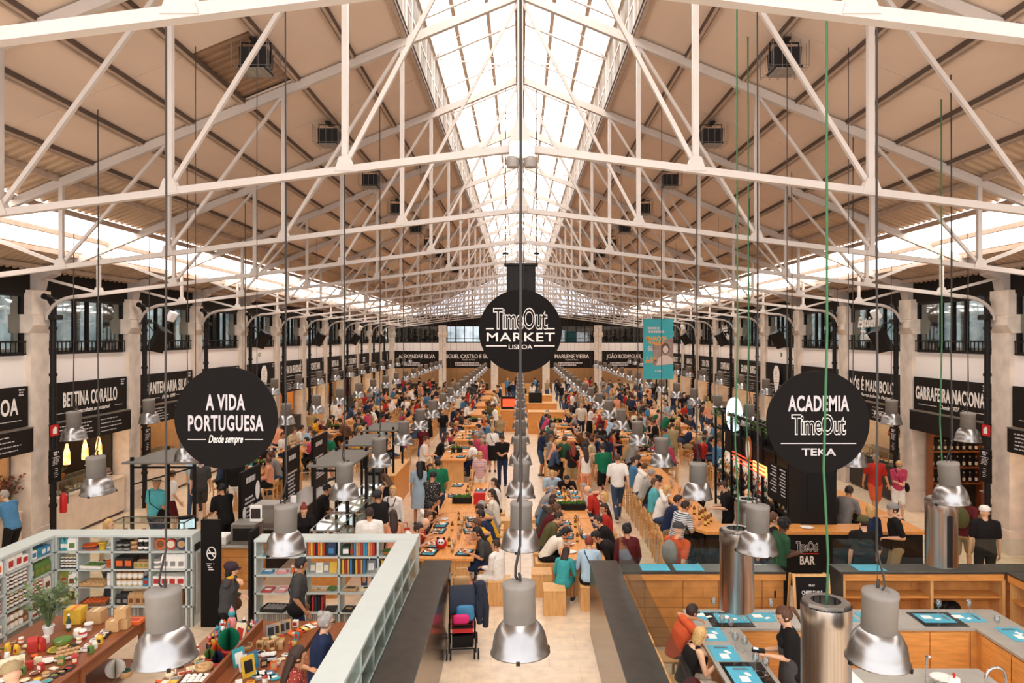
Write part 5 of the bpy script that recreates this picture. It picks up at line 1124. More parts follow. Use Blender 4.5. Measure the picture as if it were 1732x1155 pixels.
SN = ['amber', 'clear', 'brown', 'green', 'pale', 'orange']
rn = random.Random(3)
for lev, (z, n) in enumerate(((1.082, 46), (.622, 26))):
    for r in range(2 if lev == 0 else 1):
        for i in range(n):
            y = 15.75+5.6*i/(n-1)
            if any(abs(y-q) < .06 for q in (15.62, 16.45, 17.3, 18.15, 19.0, 19.85, 20.7)) and r == 0: continue
            c = rn.randrange(6); o = link('spirit_bottle', SPIR[c], None, (6.1-.1+.11*r, y, z), rn.random()*6)
            o.scale = (1, 1, rn.uniform(.85, 1.25))
            tag(o, '%s bottle, %s from near end in the %s row of the bar rack' % (SN[c], ORD[i], ('upper front', 'upper rear', 'lower')[r+2*lev]), 'bottle', 'bottles on the bar rack')
for i, (y, lab) in enumerate(((16.6, 'nearest'), (17.6, 'second'), (19.4, 'third'), (20.9, 'farthest'))):
    potted('fern', 'drooping green fern on top of the bar rack, %s of four' % lab, 'plant', (6.05, y, 2.36), .5, .5, 'st_dark', 'leaf', 40, True, 30+i, 'ferns on the bar rack')
t = thing('lit_oval_sign', 'glowing white oval sign standing on the far part of the bar rack', 'sign', (6.0, 19.9, 2.36)); b = MB(); b.prism([(.25*math.cos(a), .5+.48*math.sin(a)) for a in [2*PI*i/28 for i in range(28)]], -.05, .05, 'Y'); b.build('panel', 'screen', t); b = MB(); b.b2(-.2, .2, -.056, -.05, .45, .52); b.build('stripe', 'red', t); b = MB(); b.b2(-.1, .1, -.05, .05, 0, .05); b.build('foot', 'black', t); t.rotation_euler = (0, 0, R(-55))
# ================================================================ kiosks with grey canopies, left of the middle
def canopy(x0, x1, y0, y1, z, lab):
    t = thing('kiosk_canopy', lab, 'canopy', ((x0+x1)/2, (y0+y1)/2, 0), 0, 'grey kiosk canopies'); w, d = x1-x0, y1-y0
    b = MB(); b.cbox((0, 0, z), (w, d, .04), .005); b.build('roof_panel', 'canopy_grey', t)
    for i in (-1, 1):
        for j in (-1, 1):
            b = MB(); b.b2(i*(w/2-.12)-.03, i*(w/2-.12)+.03, j*(d/2-.2)-.03, j*(d/2-.2)+.03, 0, z+.1); b.build('post', 'black', t)
    b = MB()
    for j in (-1, 1): b.b2(-w/2+.1, w/2-.1, j*(d/2-.2)-.02, j*(d/2-.2)+.02, z-.14, z-.1)
    b.bar((-w/2+.12, -d/2+.2, z-.5), (w/2-.12, -d/2+.2, z-.12), .03); b.build('frame', 'black', t)
for i, (x0, x1, y0, y1) in enumerate(((-4.5, -3.55, 14.9, 17.1), (-4.52, -3.6, 17.8, 19.9), (-4.6, -3.6, 20.6, 22.6))): canopy(x0, x1, y0, y1, 2.3, 'flat grey kiosk canopy on black posts, %s of the row of three from the camera' % ORD[i])
canopy(-8.6, -7.0, 15.3, 17.3, 2.3, 'flat grey kiosk canopy on black posts behind the left round sign')
for i, (y0, y1, ttl) in enumerate(((15.8, 17.0, 'BLUE DOLPHIN'), (18.75, 20.0, ''), (21.3, 22.9, ''))):
    t = thing('menu_board', 'tall black menu board between the left kiosks, %s of three from the camera' % ORD[i], 'board', (-6.25, (y0+y1)/2, 0), PI/2, 'tall kiosk menu boards'); w = y1-y0
    b = MB(); b.cbox((0, .0, 1.2), (w, .07, 1.6), .01); b.b2(-w/2, -w/2+.06, -.03, .03, 0, .42); b.b2(w/2-.06, w/2, -.03, .03, 0, .42); b.build('board', 'sign_black', t)
    b = MB(); dashes(b, -w/2+.25, w/2-.3, 1.68, 1.84, -.037, 1, .13, 5+i); dashes(b, -w/2+.2, w/2-.25, .7, 1.4, -.037, 7 if i != 2 else 9, .05, 7+i); b.build('lettering', 'lettering_grey', t)
    if i == 0:
        b = MB(); b.prism([(.38+.14*math.cos(a), 1.42+.22*math.sin(a)) for a in [2*PI*q/20 for q in range(20)]], -.04, -.036, 'Y'); b.prism([(-.42+.1*math.cos(a), 1.05+.15*math.sin(a)) for a in [2*PI*q/20 for q in range(20)]], -.04, -.036, 'Y'); b.build('picture', 'paper', t)
def kiosk(lab, x0, x1, y0, y1, h, bodym='wood', topm='grey_stone', g='kiosk counters'):
    t = thing('kiosk_counter', lab, 'counter', ((x0+x1)/2, (y0+y1)/2, 0), 0, g); w, d = x1-x0, y1-y0
    b = MB(); b.cbox((0, 0, h-.02), (w, d, .04), .006); b.build('worktop', topm, t); b = MB(); b.b2(-w/2+.03, w/2-.03, -d/2+.03, d/2-.03, 0, h-.04); b.build('body', bodym, t); return t
kiosk('wooden kiosk counter with steel cases, straight behind the shop doorway', -6.4, -5.25, 14.1, 14.75, .86, 'plank_y')
kiosk('pale topped kiosk counter behind the left shop shelf', -8.35, -6.65, 14.15, 14.85, 1.0, 'st_dark', 'grey_stone')
kiosk('long wooden kiosk counter beside the left aisle, nearest part', -4.12, -3.5, 13.6, 16.7, .95, 'wood', 'steel_kitchen'); kiosk('long wooden kiosk counter beside the left aisle, middle part', -4.12, -3.5, 16.75, 19.9, .95, 'wood', 'steel_kitchen')
kiosk('dark work counter behind the glass cases under the first canopy', -5.9, -5.2, 15.2, 19.5, .92, 'st_dark', 'steel_kitchen'); kiosk('wooden high counter under the third canopy', -4.2, -3.6, 20.4, 23.2, 1.05, 'wood', 'wood_light')
def case(lab, x, y, w, d, h, z, body='steel_kitchen'):
    t = thing('display_case', lab, 'display case', (x, y, z), 0, 'kiosk display cases'); b = MB()
    for i in (-1, 1):
        for j in (-1, 1): b.b2(i*(w/2-.01)-.01, i*(w/2-.01)+.01, j*(d/2-.01)-.01, j*(d/2-.01)+.01, 0, h)
    b.b2(-w/2, w/2, -d/2, d/2, 0, .03); b.b2(-w/2, w/2, -d/2, -d/2+.02, h-.02, h); b.b2(-w/2, w/2, d/2-.02, d/2, h-.02, h); b.b2(-w/2, -w/2+.02, -d/2, d/2, h-.02, h); b.b2(w/2-.02, w/2, -d/2, d/2, h-.02, h); b.build('frame', body, t)
    b = MB(); b.b2(-w/2+.02, w/2-.02, -d/2+.02, d/2-.02, h-.008, h-.002); b.b2(w/2-.008, w/2-.002, -d/2+.02, d/2-.02, .03, h-.02); b.b2(-w/2+.02, w/2-.02, -d/2+.002, -d/2+.008, .03, h-.02); b.build('pane', 'glass', t)
    rn = random.Random(int(x*31+y*7))
    for q in range(int(w*d/.09)):
        b = MB(); px_, py_ = rn.uniform(-w/2+.1, w/2-.1), rn.uniform(-d/2+.1, d/2-.1); b.box((px_, py_, .04), (.16, .2, .02), 0, rn.random())
        b.ball((px_, py_, .06), (.06, .07, .03), 1, 8, 5); b.build('food_dish', ['white', 'food%d' % rn.randrange(9)], t)
case('glass food case at the near end of the long wooden counter', -3.8, 14.35, .55, 1.3, .34, .95); case('second glass food case on the long wooden counter', -3.8, 15.95, .55, 1.2, .3, .95)
case('glass food case with white dishes on the middle counter', -3.8, 17.6, .5, 1.4, .3, .95); case('pale glass case on the counter behind the left shop shelf', -7.5, 14.5, 1.5, .5, .3, 1.0)
def smallbox(nm, m, x, y, z, d, lab, cat, a=0.):
    b = MB(); b.cbox((0, 0, d[2]/2), d, .012); b.b2(-d[0]*.4, d[0]*.4, -d[1]/2-.004, -d[1]/2, d[2]*.2, d[2]*.8, 1); return tag(b.build(nm, m, None, (x, y, z), a), lab, cat)
smallbox('oven', ['steel_kitchen', 'dark_metal'], -5.55, 14.42, .86, (.5, .45, .42), 'steel box oven on the wooden counter behind the shop doorway', 'oven')
smallbox('oven', ['steel_kitchen', 'steel_grey'], -5.5, 15.5, .92, (.5, .5, .5), 'second steel box oven on the dark work counter', 'oven')
smallbox('box_stack', ['white', 'paper'], -6.1, 14.4, .86, (.4, .4, .16), 'low stack of white takeaway boxes on the wooden counter by the doorway', 'box')
smallbox('flyer_stand', ['paper', 'st_dark'], -5.35, 14.36, 1.285, (.24, .04, .34), 'small upright flyer with a dark picture standing on the steel oven', 'sign')
smallbox('till', ['black', 'screen'], -6.95, 15.15, 1.0, (.34, .12, .3), 'black till screen beside the man in black at the left kiosk', 'till', .4)['category'] = 'till'
t = bpy.data.objects['till']; t.location = (-6.9, 14.7, 1.02)
smallbox('till', ['black', 'screen'], -3.65, 15.2, .96, (.26, .08, .3), 'black till display with green digits on the long wooden counter', 'till', -.5)
for i, (x, y, z, lab) in enumerate(((-5.45, 16.4, .92, 'white paper roll on the dark work counter, near one'), (-5.5, 17.2, .92, 'white paper roll on the dark work counter, far one'))):
    b = MB(); b.lathe([(.07, 0), (.07, .26), (.02, .26)], 16); tag(b.build('paper_roll', 'paper', None, (x, y, z)), lab, 'paper towel')
for i in range(8):
    o = link('coffee_cup', prod('pot', 'white', 'white', .8), None, (-3.66-.11*(i % 2), 18.6+.14*(i//2), .951), 0); tag(o, 'white cup, %s of the double row on the middle kiosk counter' % ORD[i], 'cup', 'white cups on the middle kiosk counter')
smallbox('coffee_machine', ['black', 'steel_kitchen'], -3.95, 19.4, .95, (.35, .7, .45), 'black coffee machine on the middle kiosk counter', 'coffee machine')
# ================================================================ tables and seats
WT = 'wood'
def long_table(x0, x1, y0, y1, h, lab, cat='table', g=None):
    t = thing('long_table', lab, cat, ((x0+x1)/2, (y0+y1)/2, 0), 0, g); w, d = x1-x0, y1-y0
    b = MB(); b.cbox((0, 0, h-.03), (w, d, .06), .008); b.build('tabletop', WT, t)
    for j in (-1, 1):
        b = MB(); b.b2(-w/2+.08, w/2-.08, j*(d/2-.2)-.03, j*(d/2-.2)+.03, 0, h-.06); b.build('leg_panel', 'wood_light', t)
    return t
for i, (y0, y1) in enumerate(((13.7, 17.25), (17.3, 20.9))): long_table(-2.0, -.9, y0, y1, .75, 'long low wooden table left of the middle aisle, %s half' % ('near' if i == 0 else 'far'))
for i, (y0, y1) in enumerate(((13.6, 16.7), (16.75, 19.9))): long_table(.80, 1.64, y0, y1, .75, 'long low wooden table right of the middle aisle, %s half' % ('near' if i == 0 else 'far'))
BS1 = MB(); BS1.cbox((0, 0, .43), (.40, .44, .04), .005); BS1M = BS1.mesh('seat', 'wood_light')
BS2 = MB(); BS2.b2(-.2, .2, -.22, -.18, 0, .41); BS2M = BS2.mesh('side_panel', 'wood_light')
def block_stool(x, y, lab, rz=0.):
    t = thing('block_stool', lab, 'stool', (x, y, 0), rz, 'wooden block stools'); link('seat', BS1M, t); link('side_panel', BS2M, t); q = link('side_panel', BS2M, t, (0, .4, 0)); return t
ST_S = MB(); ST_S.cbox((0, 0, .72), (.38, .38, .035), .006); STM = ST_S.mesh('seat', 'wood_light')
ST_L = MB(); ST_L.bar((0, 0, 0), (0, 0, .71), .035); STL = ST_L.mesh('leg', 'wood_light')
ST_B = MB(); ST_B.bar((-.17, -.17, .7), (-.17, -.21, 1.02), .03); ST_B.bar((.17, -.17, .7), (.17, -.21, 1.02), .03); ST_B.box((0, -.205, .97), (.36, .025, .1)); STB = ST_B.mesh('backrest', 'wood_light')
ST_F = MB(); ST_F.b2(-.17, .17, .155, .175, .28, .31); ST_F.b2(-.17, .17, -.175, -.155, .34, .37); ST_F.b2(-.175, -.155, -.17, .17, .34, .37); ST_F.b2(.155, .175, -.17, .17, .34, .37); STF = ST_F.mesh('footrest', 'wood_light')
ALL = MB()
for m_ in (ST_S, ST_B, ST_F): ALL.add(m_.v, m_.f)
for i in (-1, 1):
    for j in (-1, 1): ALL.bar((i*.165, j*.165, 0), (i*.165, j*.165, .71), .035)
STALL = ALL.mesh('bar_stool', 'wood_light')
STOOL = None
def stool(x, y, face, lab, near=True):
    """high wooden stool; the sitter looks along 'face' (0 = away from the camera, 90 = left)"""
    global STOOL
    if not near: return tag(link('bar_stool', STALL, None, (x, y, 0), R(face)), lab, 'stool', 'high wooden stools')
    if STOOL is None:
        STOOL = thing('bar_stool', lab, 'stool', (x, y, 0), R(face), 'high wooden stools'); link('seat', STM, STOOL); link('backrest', STB, STOOL); link('footrest', STF, STOOL)
        for i in (-1, 1):
            for j in (-1, 1): link('leg', STL, STOOL, (i*.165, j*.165, 0))
        return STOOL
    return dup(STOOL, (x, y, 0), R(face), lab)
# things on the two low tables
PL = MB(); PL.b2(-.17, .17, -.1, .1, 0, .16); PL.b2(-.15, .15, -.08, .08, .16, .17, 1); PLM = PL.mesh('trough', ['black', 'st_dark'])
def planter(x, y, z, w, lab):
    t = thing('planter', lab, 'planter', (x, y, z), 0, 'table planters'); b = MB(); b.cbox((0, 0, .075), (w, .18, .15), .006); b.build('trough', 'black', t); b = MB(); rn = random.Random(int(x*50+y))
    for i in range(int(w*150)):
        c = Vector((rn.uniform(-w/2+.03, w/2-.03), rn.uniform(-.07, .07), .14)); d = Vector((rn.uniform(-.6, .6), rn.uniform(-.6, .6), 1)).normalized()*rn.uniform(.05, .12); e = Vector((.016, .006, 0))
        b.add([c, c+d*.5+e, c+d, c+d*.5-e], [(0, 1, 2, 3)])
    b.build('plants', 'leaf', t)
planter(-1.5, 18.3, .75, .5, 'black planter trough with small plants on the left low table'); planter(1.2, 17.6, .75, .85, 'black planter trough full of bright green plants on the right low table')
BEER = bottle_mesh('beer', '#7a3f16', '#e6c46a', .24, .031); mat('beer_fill', '#d9922f', .1)
BG = MB(); BG.lathe([(.03, 0), (.032, .005), (.037, .14), (.035, .14), (.031, .01)], 12, m=0, cap=False); BG.lathe([(.028, .006), (.033, .1), (.001, .1)], 10, m=1, cap=False); BGM = BG.mesh('beer_glass', ['drink_glass', 'beer_fill'])
TR = MB(); TR.cbox((0, 0, .008), (.42, .3, .016), .004); TR.b2(-.17, .17, -.11, .11, .016, .018, 1); TRM = TR.mesh('serving_tray', ['black', 'teal_mat'])
def set_table(x0, x1, y0, y1, h, n, lab, seed, near=True):
    rn = random.Random(seed)
    for i in range(n):
        y = y0+(y1-y0)*(i+.5)/n
        for sd, x in (('left', x0+.2), ('right', x1-.2)):
            k = rn.random()
            w = '%s %s setting, %s' % (ORD[i], sd, lab)
            if k < .55:
                tag(link('serving_tray', TRM, None, (x, y, h+.001), PI/2+rn.uniform(-.2, .2)), 'black tray, turquoise paper, %s' % w, 'tray', 'serving trays')
                tag(link('plate', prod('plate', 'white', 'white', .9), None, (x, y, h+.02), 0), 'white plate on the tray, %s' % w, 'plate', 'plates')
                b_ = link('meal', PM_FOOD[rn.randrange(len(PM_FOOD))], None, (x, y, h+.031), rn.random()*6); tag(b_, 'food on the plate, %s' % w, 'food', 'meals')
            elif k < .85:
                tag(link('plate', prod('plate', 'white', 'white', 1.), None, (x, y, h+.001), 0), 'white plate, %s' % w, 'plate', 'plates')
        if rn.random() < .7: tag(link('beer_bottle', BEER, None, ((x0+x1)/2+rn.uniform(-.1, .05), y+rn.uniform(-.2, .2), h+.001), 0), 'brown beer bottle, %s along the middle, %s' % (ORD[i], lab), 'bottle', 'beer bottles')
        if near and rn.random() < .8: tag(link('beer_glass', BGM, None, ((x0+x1)/2+rn.uniform(.08, .16), y+rn.uniform(-.2, .2), h+.001), 0), 'glass of beer, %s along the middle, %s' % (ORD[i], lab), 'glass', 'beer glasses')
PM_FOOD = []
for i in range(5):
    b = MB(); rn = random.Random(i)
    for q in range(6): b.ball((rn.uniform(-.05, .05), rn.uniform(-.05, .05), .02), (.03, .03, .02), q % 2, 7, 5)
    PM_FOOD.append(b.mesh('meal', ['food%d' % (i % 9), 'food%d' % ((i*2+3) % 9)]))
set_table(-2.0, -.9, 13.8, 16.9, .75, 6, 'the left low table', 4); set_table(-2.0, -.9, 18.8, 20.8, .75, 3, 'the far left low table', 14); set_table(.8, 1.64, 13.8, 16.6, .75, 5, 'the right low table', 5); set_table(.8, 1.64, 18.2, 19.8, .75, 3, 'the far right low table', 6)
t = thing('toy_bag', 'round red bag with a white animal face and black ears on the left low table', 'bag', (-1.6, 14.35, .752)); b = MB(); b.ball((0, 0, .1), (.12, .09, .11), 0, 14, 10); b.build('body', 'red', t)
b = MB(); b.ball((0, -.05, .14), (.075, .055, .07), 0, 12, 8); b.build('face', 'white', t)
for q in (-1, 1): b = MB(); b.ball((q*.06, -.04, .215), .028, 0, 10, 6); b.ball((q*.03, -.103, .15), .016, 0, 8, 5); b.build('ear', 'black', t)
smallbox('red_bag', ['red', 'red'], -1.05, 18.2, .752, (.28, .18, .3), 'red bag on the left low table beside the planter', 'bag')
# high tables behind, seat plan used for the people
HIGH = [('inner left', -2.2, (24.6, 29.0, 33.5, 38.2, 42.9, 47.6, 52.3)), ('inner right', 1.75, (24.6, 29.0, 33.2)), ('middle right', 4.35, (24.8, 29.2, 33.6, 38.2, 42.9, 47.6, 52.3)), ('outer right', 7.2, (24.6, 29.0, 33.4, 38.0, 42.8, 47.6, 52.4)),
        ('middle left', -5.2, (26.8, 31.4, 36.0, 40.6, 45.2, 49.8, 54.4)), ('outer left', -8.0, (21.8, 26.3, 30.8, 35.4, 40.0, 44.6, 49.2, 53.8)), ('bar side', 3.0, ())]
SEATS = []
for row, x, ys_ in HIGH:
    for ti, y in enumerate(ys_):
        t = long_table(x-.42, x+.42, y-1.5, y+1.5, 1.05, 'high wooden table, %s from the camera in the %s row' % (ORD[ti], row), 'table', 'high wooden tables'); t.name = 'high_table'
        if y < 36: set_table(x-.42, x+.42, y-1.4, y+1.4, 1.05, 3, '%s %s table' % (ORD[ti], row), int(y*10+x), y < 27)
        if y < 34 and ti % 2 == 0: planter(x, y, 1.05, .4, 'black planter with green plants on the %s %s table' % (ORD[ti], row))
        for sd in (-1, 1):
            for i in range(4):
                yy = y-1.15+.76*i; xx = x+sd*.72
                SEATS.append((row, ti, sd, i, xx, yy))
# counters of the islands in the middle
for i, (x0, x1, y0, y1, lab) in enumerate(((.4, 2.35, 37, 38.2, 'wide wooden service counter in the middle right, nearest'), (.4, 2.2, 42, 43.2, 'wooden service counter in the middle right, second'), (-1.1, -.1, 38, 42, 'long wooden service counter behind the middle lamps'), (.3, 2.2, 48, 49, 'wooden service counter in the middle right, farthest'))):
    kiosk(lab, x0, x1, y0, y1, 1.15, 'wood_x', 'wood_light', 'middle service counters')
smallbox('screen_unit', ['black', 'bar_neon'], -.6, 38.6, 1.15, (.9, .3, .7), 'red lit screen on the long middle counter', 'screen'); smallbox('monitor', ['black', 'dark_metal'], .9, 42.4, 1.15, (.8, .2, .6), 'black monitor on the second middle right counter', 'screen')
for i, x in enumerate((-9.05, -4.5, 0, 4.5, 9.05)):
    kiosk('stall counter under the back wall fascia, %s from the left' % ORD[i], x-1.7, x+1.7, YB+.9, YB+1.5, 1.05, ('st_dark', 'st_dark', 'wood_light', 'white', 'st_cream')[i], 'grey_stone', 'back wall counters')
    b = MB(); b.b2(-1.5, 1.5, -.06, .06, 2.93, 3.0); tag(b.build('added_light_strip', 'stall_fill_glow', None, (x, YB+2.3, 0)), 'added fill light inside the back wall opening, %s from the left' % ORD[i], 'light', 'added back wall fill lights')  # glowing bar added to brighten the opening
# ================================================================ pushchair
PX_, PY_ = -.93, 11.35
t = thing('pushchair', 'black pushchair with red seat and dark hood beside the left aisle wall', 'pushchair', (PX_, PY_, 0), R(6)); t.scale = (.86, .86, .95)
b = MB()
for x in (-.24, .24):
    b.tube([(x, -.34, .1), (x*.96, .08, .55), (x*.95, .38, .98), (x*.95, .48, 1.08)], .016, 8); b.tube([(x, .3, .1), (x, -.1, .5), (x*.95, -.24, .58)], .016, 8)
b.tube([(-.23, .3, .18), (.23, .3, .18)], .01, 6); b.tube([(-.23, -.3, .15), (.23, -.3, .15)], .012, 6); b.tube([(-.23, -.1, .5), (.23, -.1, .5)], .012, 6); b.build('frame', 'black', t)
for x in (-.22, .22):
    b = MB(); b.tube([(x, .46, 1.06), (x*1.05, .55, 1.14), (x*.8, .6, 1.12)], .022, 8); b.build('handle', 'wire_grey', t)
for x in (-.25, .25):
    for y, r in ((-.35, .085), (.31, .095)):
        for dx in (-.035, .035):
            b = MB(); b.tube([(x+dx-.013, y, r), (x+dx+.013, y, r)], r, 16); b.tube([(x+dx-.016, y, r), (x+dx+.016, y, r)], r*.5, 12, 1); b.build('wheel', ['black', 'wire_grey'], t)
b = MB(); b.prism([(-.27, .40), (.02, .34), (.2, .88), (.14, .9), (-.03, .42), (-.27, .47)], -.19, .19, 'X'); b.prism([(-.2, .44), (.0, .42), (.17, .86), (-.02, .68)], -.215, -.19, 'X'); b.prism([(-.2, .44), (.0, .42), (.17, .86), (-.02, .68)], .19, .215, 'X'); b.build('seat', 'red', t)
b = MB(); n = 9; arc = [(.16-.36*math.sin(PI*.5*i/n), .80+.26*math.cos(PI*.62*i/n)) for i in range(n+1)]; b.prism(arc+[(p[0]*.97+.01, p[1]-.02) for p in reversed(arc)], -.225, .225, 'X', 0, True)
for q in (-.225, .225): b.prism(arc+[(.16, .8)], q-.008, q+.008, 'X')
b.build('hood', 'cl_navy' if 'cl_navy' in MATS else mat('hood_navy', '#232b3a', .8), t)
b = MB(); b.prism([(-.22, .14), (.22, .14), (.24, .34), (-.24, .34)], -.19, .19, 'X'); b.b2(-.19, .19, -.26, -.2, .44, .5); b.build('basket', 'black', t)
mat('camo', '#5d5a45', .8, var=.5, scale=25); mat('hot_pink', '#d8256f', .6)
def soft(nm, m, c, d, lab, a=0., bev=.35):
    b = MB(); b.cbox((0, 0, 0), d, min(d)*bev); o = tag(b.build(nm, m, None, (PX_+c[0], PY_+c[1], c[2]), a), lab, nm)
    sm = o.modifiers.new('round', 'SUBSURF'); sm.levels = sm.render_levels = 2; return o
soft('pouch', 'hot_pink', (.0, -.235, .60), (.26, .08, .15), 'bright pink pouch on the pushchair seat', .1); soft('bag', 'p_blue', (.06, -.14, .66), (.3, .11, .26), 'light blue bag leaning in the pushchair seat', .1); soft('cushion', 'camo', (-.03, -.03, .83), (.32, .13, .17), 'camouflage patterned cushion under the pushchair hood', .05)
o = soft('shoulder_bag', 'p_tan', (-.05, .56, .84), (.3, .1, .34), 'tan shoulder bag hung from the pushchair handles', .05, .2); b = MB(); b.tube([(-.12, 0, .12), (-.08, 0, .3), (.08, 0, .3), (.12, 0, .12)], .012, 6); b.build('strap', 'p_tan', o)
soft('cap', 'p_pink', (.17, .52, .86), (.2, .1, .14), 'pink cap hung at the right pushchair handle')
b = MB(); b.tube([(0, 0, .3), (.02, 0, .1), (.0, .02, -.2)], .09, 12, r1=.12); b.tube([(.05, -.04, .2), (.1, -.06, -.05), (.09, -.05, -.36)], .06, 10, r1=.05); b.tube([(-.05, -.02, .15), (-.03, -.08, -.1), (.0, -.06, -.3)], .06, 10, r1=.05); b.ball((0, 0, .3), (.1, .08, .07), 0, 12, 8)
tag(b.build('jacket', mat('jacket_navy', '#262c3a', .8), None, (PX_+.28, PY_+.12, .72)), 'dark blue jacket hanging down the right side of the pushchair', 'jacket')
# ================================================================ people
SKIN = {'fair': '#e0ad8a', 'tan': '#c68d66', 'olive': '#b57d57', 'dark': '#5f3b28'}
for n_, c_ in SKIN.items(): mat('skin_'+n_, c_, .55, var=.05, scale=9)
HAIRC = {'black': '#1c1614', 'dark brown': '#35231a', 'brown': '#5a3a24', 'blond': '#c9a063', 'grey': '#9a938b', 'red': '#7c2f1c', 'white': '#d8d2c8'}
for n_, c_ in HAIRC.items(): mat('hair_'+n_, c_, .6, var=.25, scale=40)
CL = {'white': '#ece5dc', 'black': '#1f1c1b', 'navy': '#26304a', 'blue': '#4f7fa3', 'light blue': '#a9c0cf', 'teal': '#3f9a98', 'turquoise': '#5fb5bb', 'green': '#1d6b49', 'dark green': '#2f5238', 'olive': '#5a5636', 'red': '#b23127', 'maroon': '#5a1f22', 'orange': '#cf5a34', 'pink': '#b9445f', 'yellow': '#e0a52c', 'grey': '#8d8782', 'dark grey': '#454341', 'beige': '#cdb692', 'cream': '#e6dac6', 'brown': '#6a4630', 'khaki': '#a08a66', 'denim': '#3f4f66', 'peach': '#e09a78', 'purple': '#6b4372', 'aubergine': '#3b2d33', 'mint': '#a9d3c4'}
for n_, c_ in CL.items(): mat('cl_'+n_, c_, .85, var=.08, scale=18, spec=.15)
def stripes(name, c1, c2, freq, axis='Z'):
    m = bpy.data.materials.new(name); m.use_nodes = True; nt = m.node_tree; n = nt.nodes; L = nt.links; b = n['Principled BSDF']; b.inputs['Roughness'].default_value = .85
    tc = n.new('ShaderNodeTexCoord'); w = n.new('ShaderNodeTexWave'); w.bands_direction = axis; w.inputs['Scale'].default_value = freq; L.new(tc.outputs['Object'], w.inputs[0])
    rp = n.new('ShaderNodeValToRGB'); rp.color_ramp.interpolation = 'CONSTANT'; rp.color_ramp.elements[1].position = .5; rp.color_ramp.elements[0].color = lin(c1)+[1]; rp.color_ramp.elements[1].color = lin(c2)+[1]
    L.new(w.outputs[0], rp.inputs[0]); L.new(rp.outputs[0], b.inputs['Base Color']); MATS[name] = m
stripes('cl_blue white striped', '#e8e4dc', '#3c5568', 9); stripes('cl_orange striped', '#d9541f', '#e9c7a0', 9, 'X'); stripes('cl_black striped', '#1f1c1b', '#4a4642', 11); stripes('cl_pastel striped', '#c9c4d2', '#d9937a', 6); stripes('cl_grey striped', '#cfc8bd', '#6f6a66', 14)
def dotted(name, c1, c2, sc, th):
    m = bpy.data.materials.new(name); m.use_nodes = True; nt = m.node_tree; n = nt.nodes; L = nt.links; b = n['Principled BSDF']; b.inputs['Roughness'].default_value = .85
    tc = n.new('ShaderNodeTexCoord'); v = n.new('ShaderNodeTexVoronoi'); v.inputs['Scale'].default_value = sc; L.new(tc.outputs['Object'], v.inputs[0])
    rp = n.new('ShaderNodeValToRGB'); rp.color_ramp.interpolation = 'CONSTANT'; rp.color_ramp.elements[1].position = th; rp.color_ramp.elements[0].color = lin(c2)+[1]; rp.color_ramp.elements[1].color = lin(c1)+[1]
    L.new(v.outputs['Distance'], rp.inputs[0]); L.new(rp.outputs[0], b.inputs['Base Color']); MATS[name] = m
dotted('cl_red dotted', '#8c2f22', '#e8d6c8', 42, .22); dotted('cl_white patterned', '#e9e4de', '#5a6672', 16, .3); dotted('cl_black patterned', '#23201f', '#d8d2c4', 30, .24)
mat('eye', '#1a1512', .2); mat('lip', '#a8574a', .5)
def V(*a): return Vector(a)
def chain(b, pts, rad, n=10):
    pts = [Vector(p) for p in pts]
    for i in range(len(pts)-1): b.tube([pts[i], pts[i+1]], rad[i], n, r1=rad[i+1])
    for p, r in zip(pts, rad): b.ball(p, r, 0, n, 6)
def loft(b, rings, n=16):
    vs = []; fs = []
    for c, rt, fw, w, d in rings:
        for i in range(n):
            t = 2*PI*i/n; vs.append(c+rt*(w*math.cos(t))+fw*(d*math.sin(t)))
    for j in range(len(rings)-1):
        for i in range(n): fs.append((j*n+i, j*n+(i+1) % n, (j+1)*n+(i+1) % n, (j+1)*n+i))
    b.add(vs, fs, 0, True); b.add(vs[:n], [tuple(range(n-1, -1, -1))]); b.add(vs[-n:], [tuple(range(n))])
def ik(a, t, l1, l2, hint):
    a, t, hint = Vector(a), Vector(t), Vector(hint); d = t-a; L = min(max(d.length, abs(l1-l2)+.01), l1+l2-.002); d.normalize(); t = a+d*L
    x = (l1*l1-l2*l2+L*L)/(2*L); h = math.sqrt(max(0, l1*l1-x*x)); p = hint-d*hint.dot(d); p.normalize(); return a+d*x+p*h, t
_S = dict(pel=(0, 0, .93), lean=2, bend=3, pitch=5, yaw=0, hands=((.25, .04, .84), (-.25, .04, .84)), feet=((.10, .02, .07), (-.10, .0, .07)), knee=(0, 1, 0), elb=(.3, -1, -.2))
def P_(**k): d = dict(_S); d.update(k); return d
_bench = dict(pel=(0, 0, .545), feet=((.12, .42, .07), (-.12, .40, .07)), knee=(0, .3, 1))
_stool = dict(pel=(0, 0, .835), feet=((.12, .30, .36), (-.12, .27, .36)), knee=(0, .5, 1))
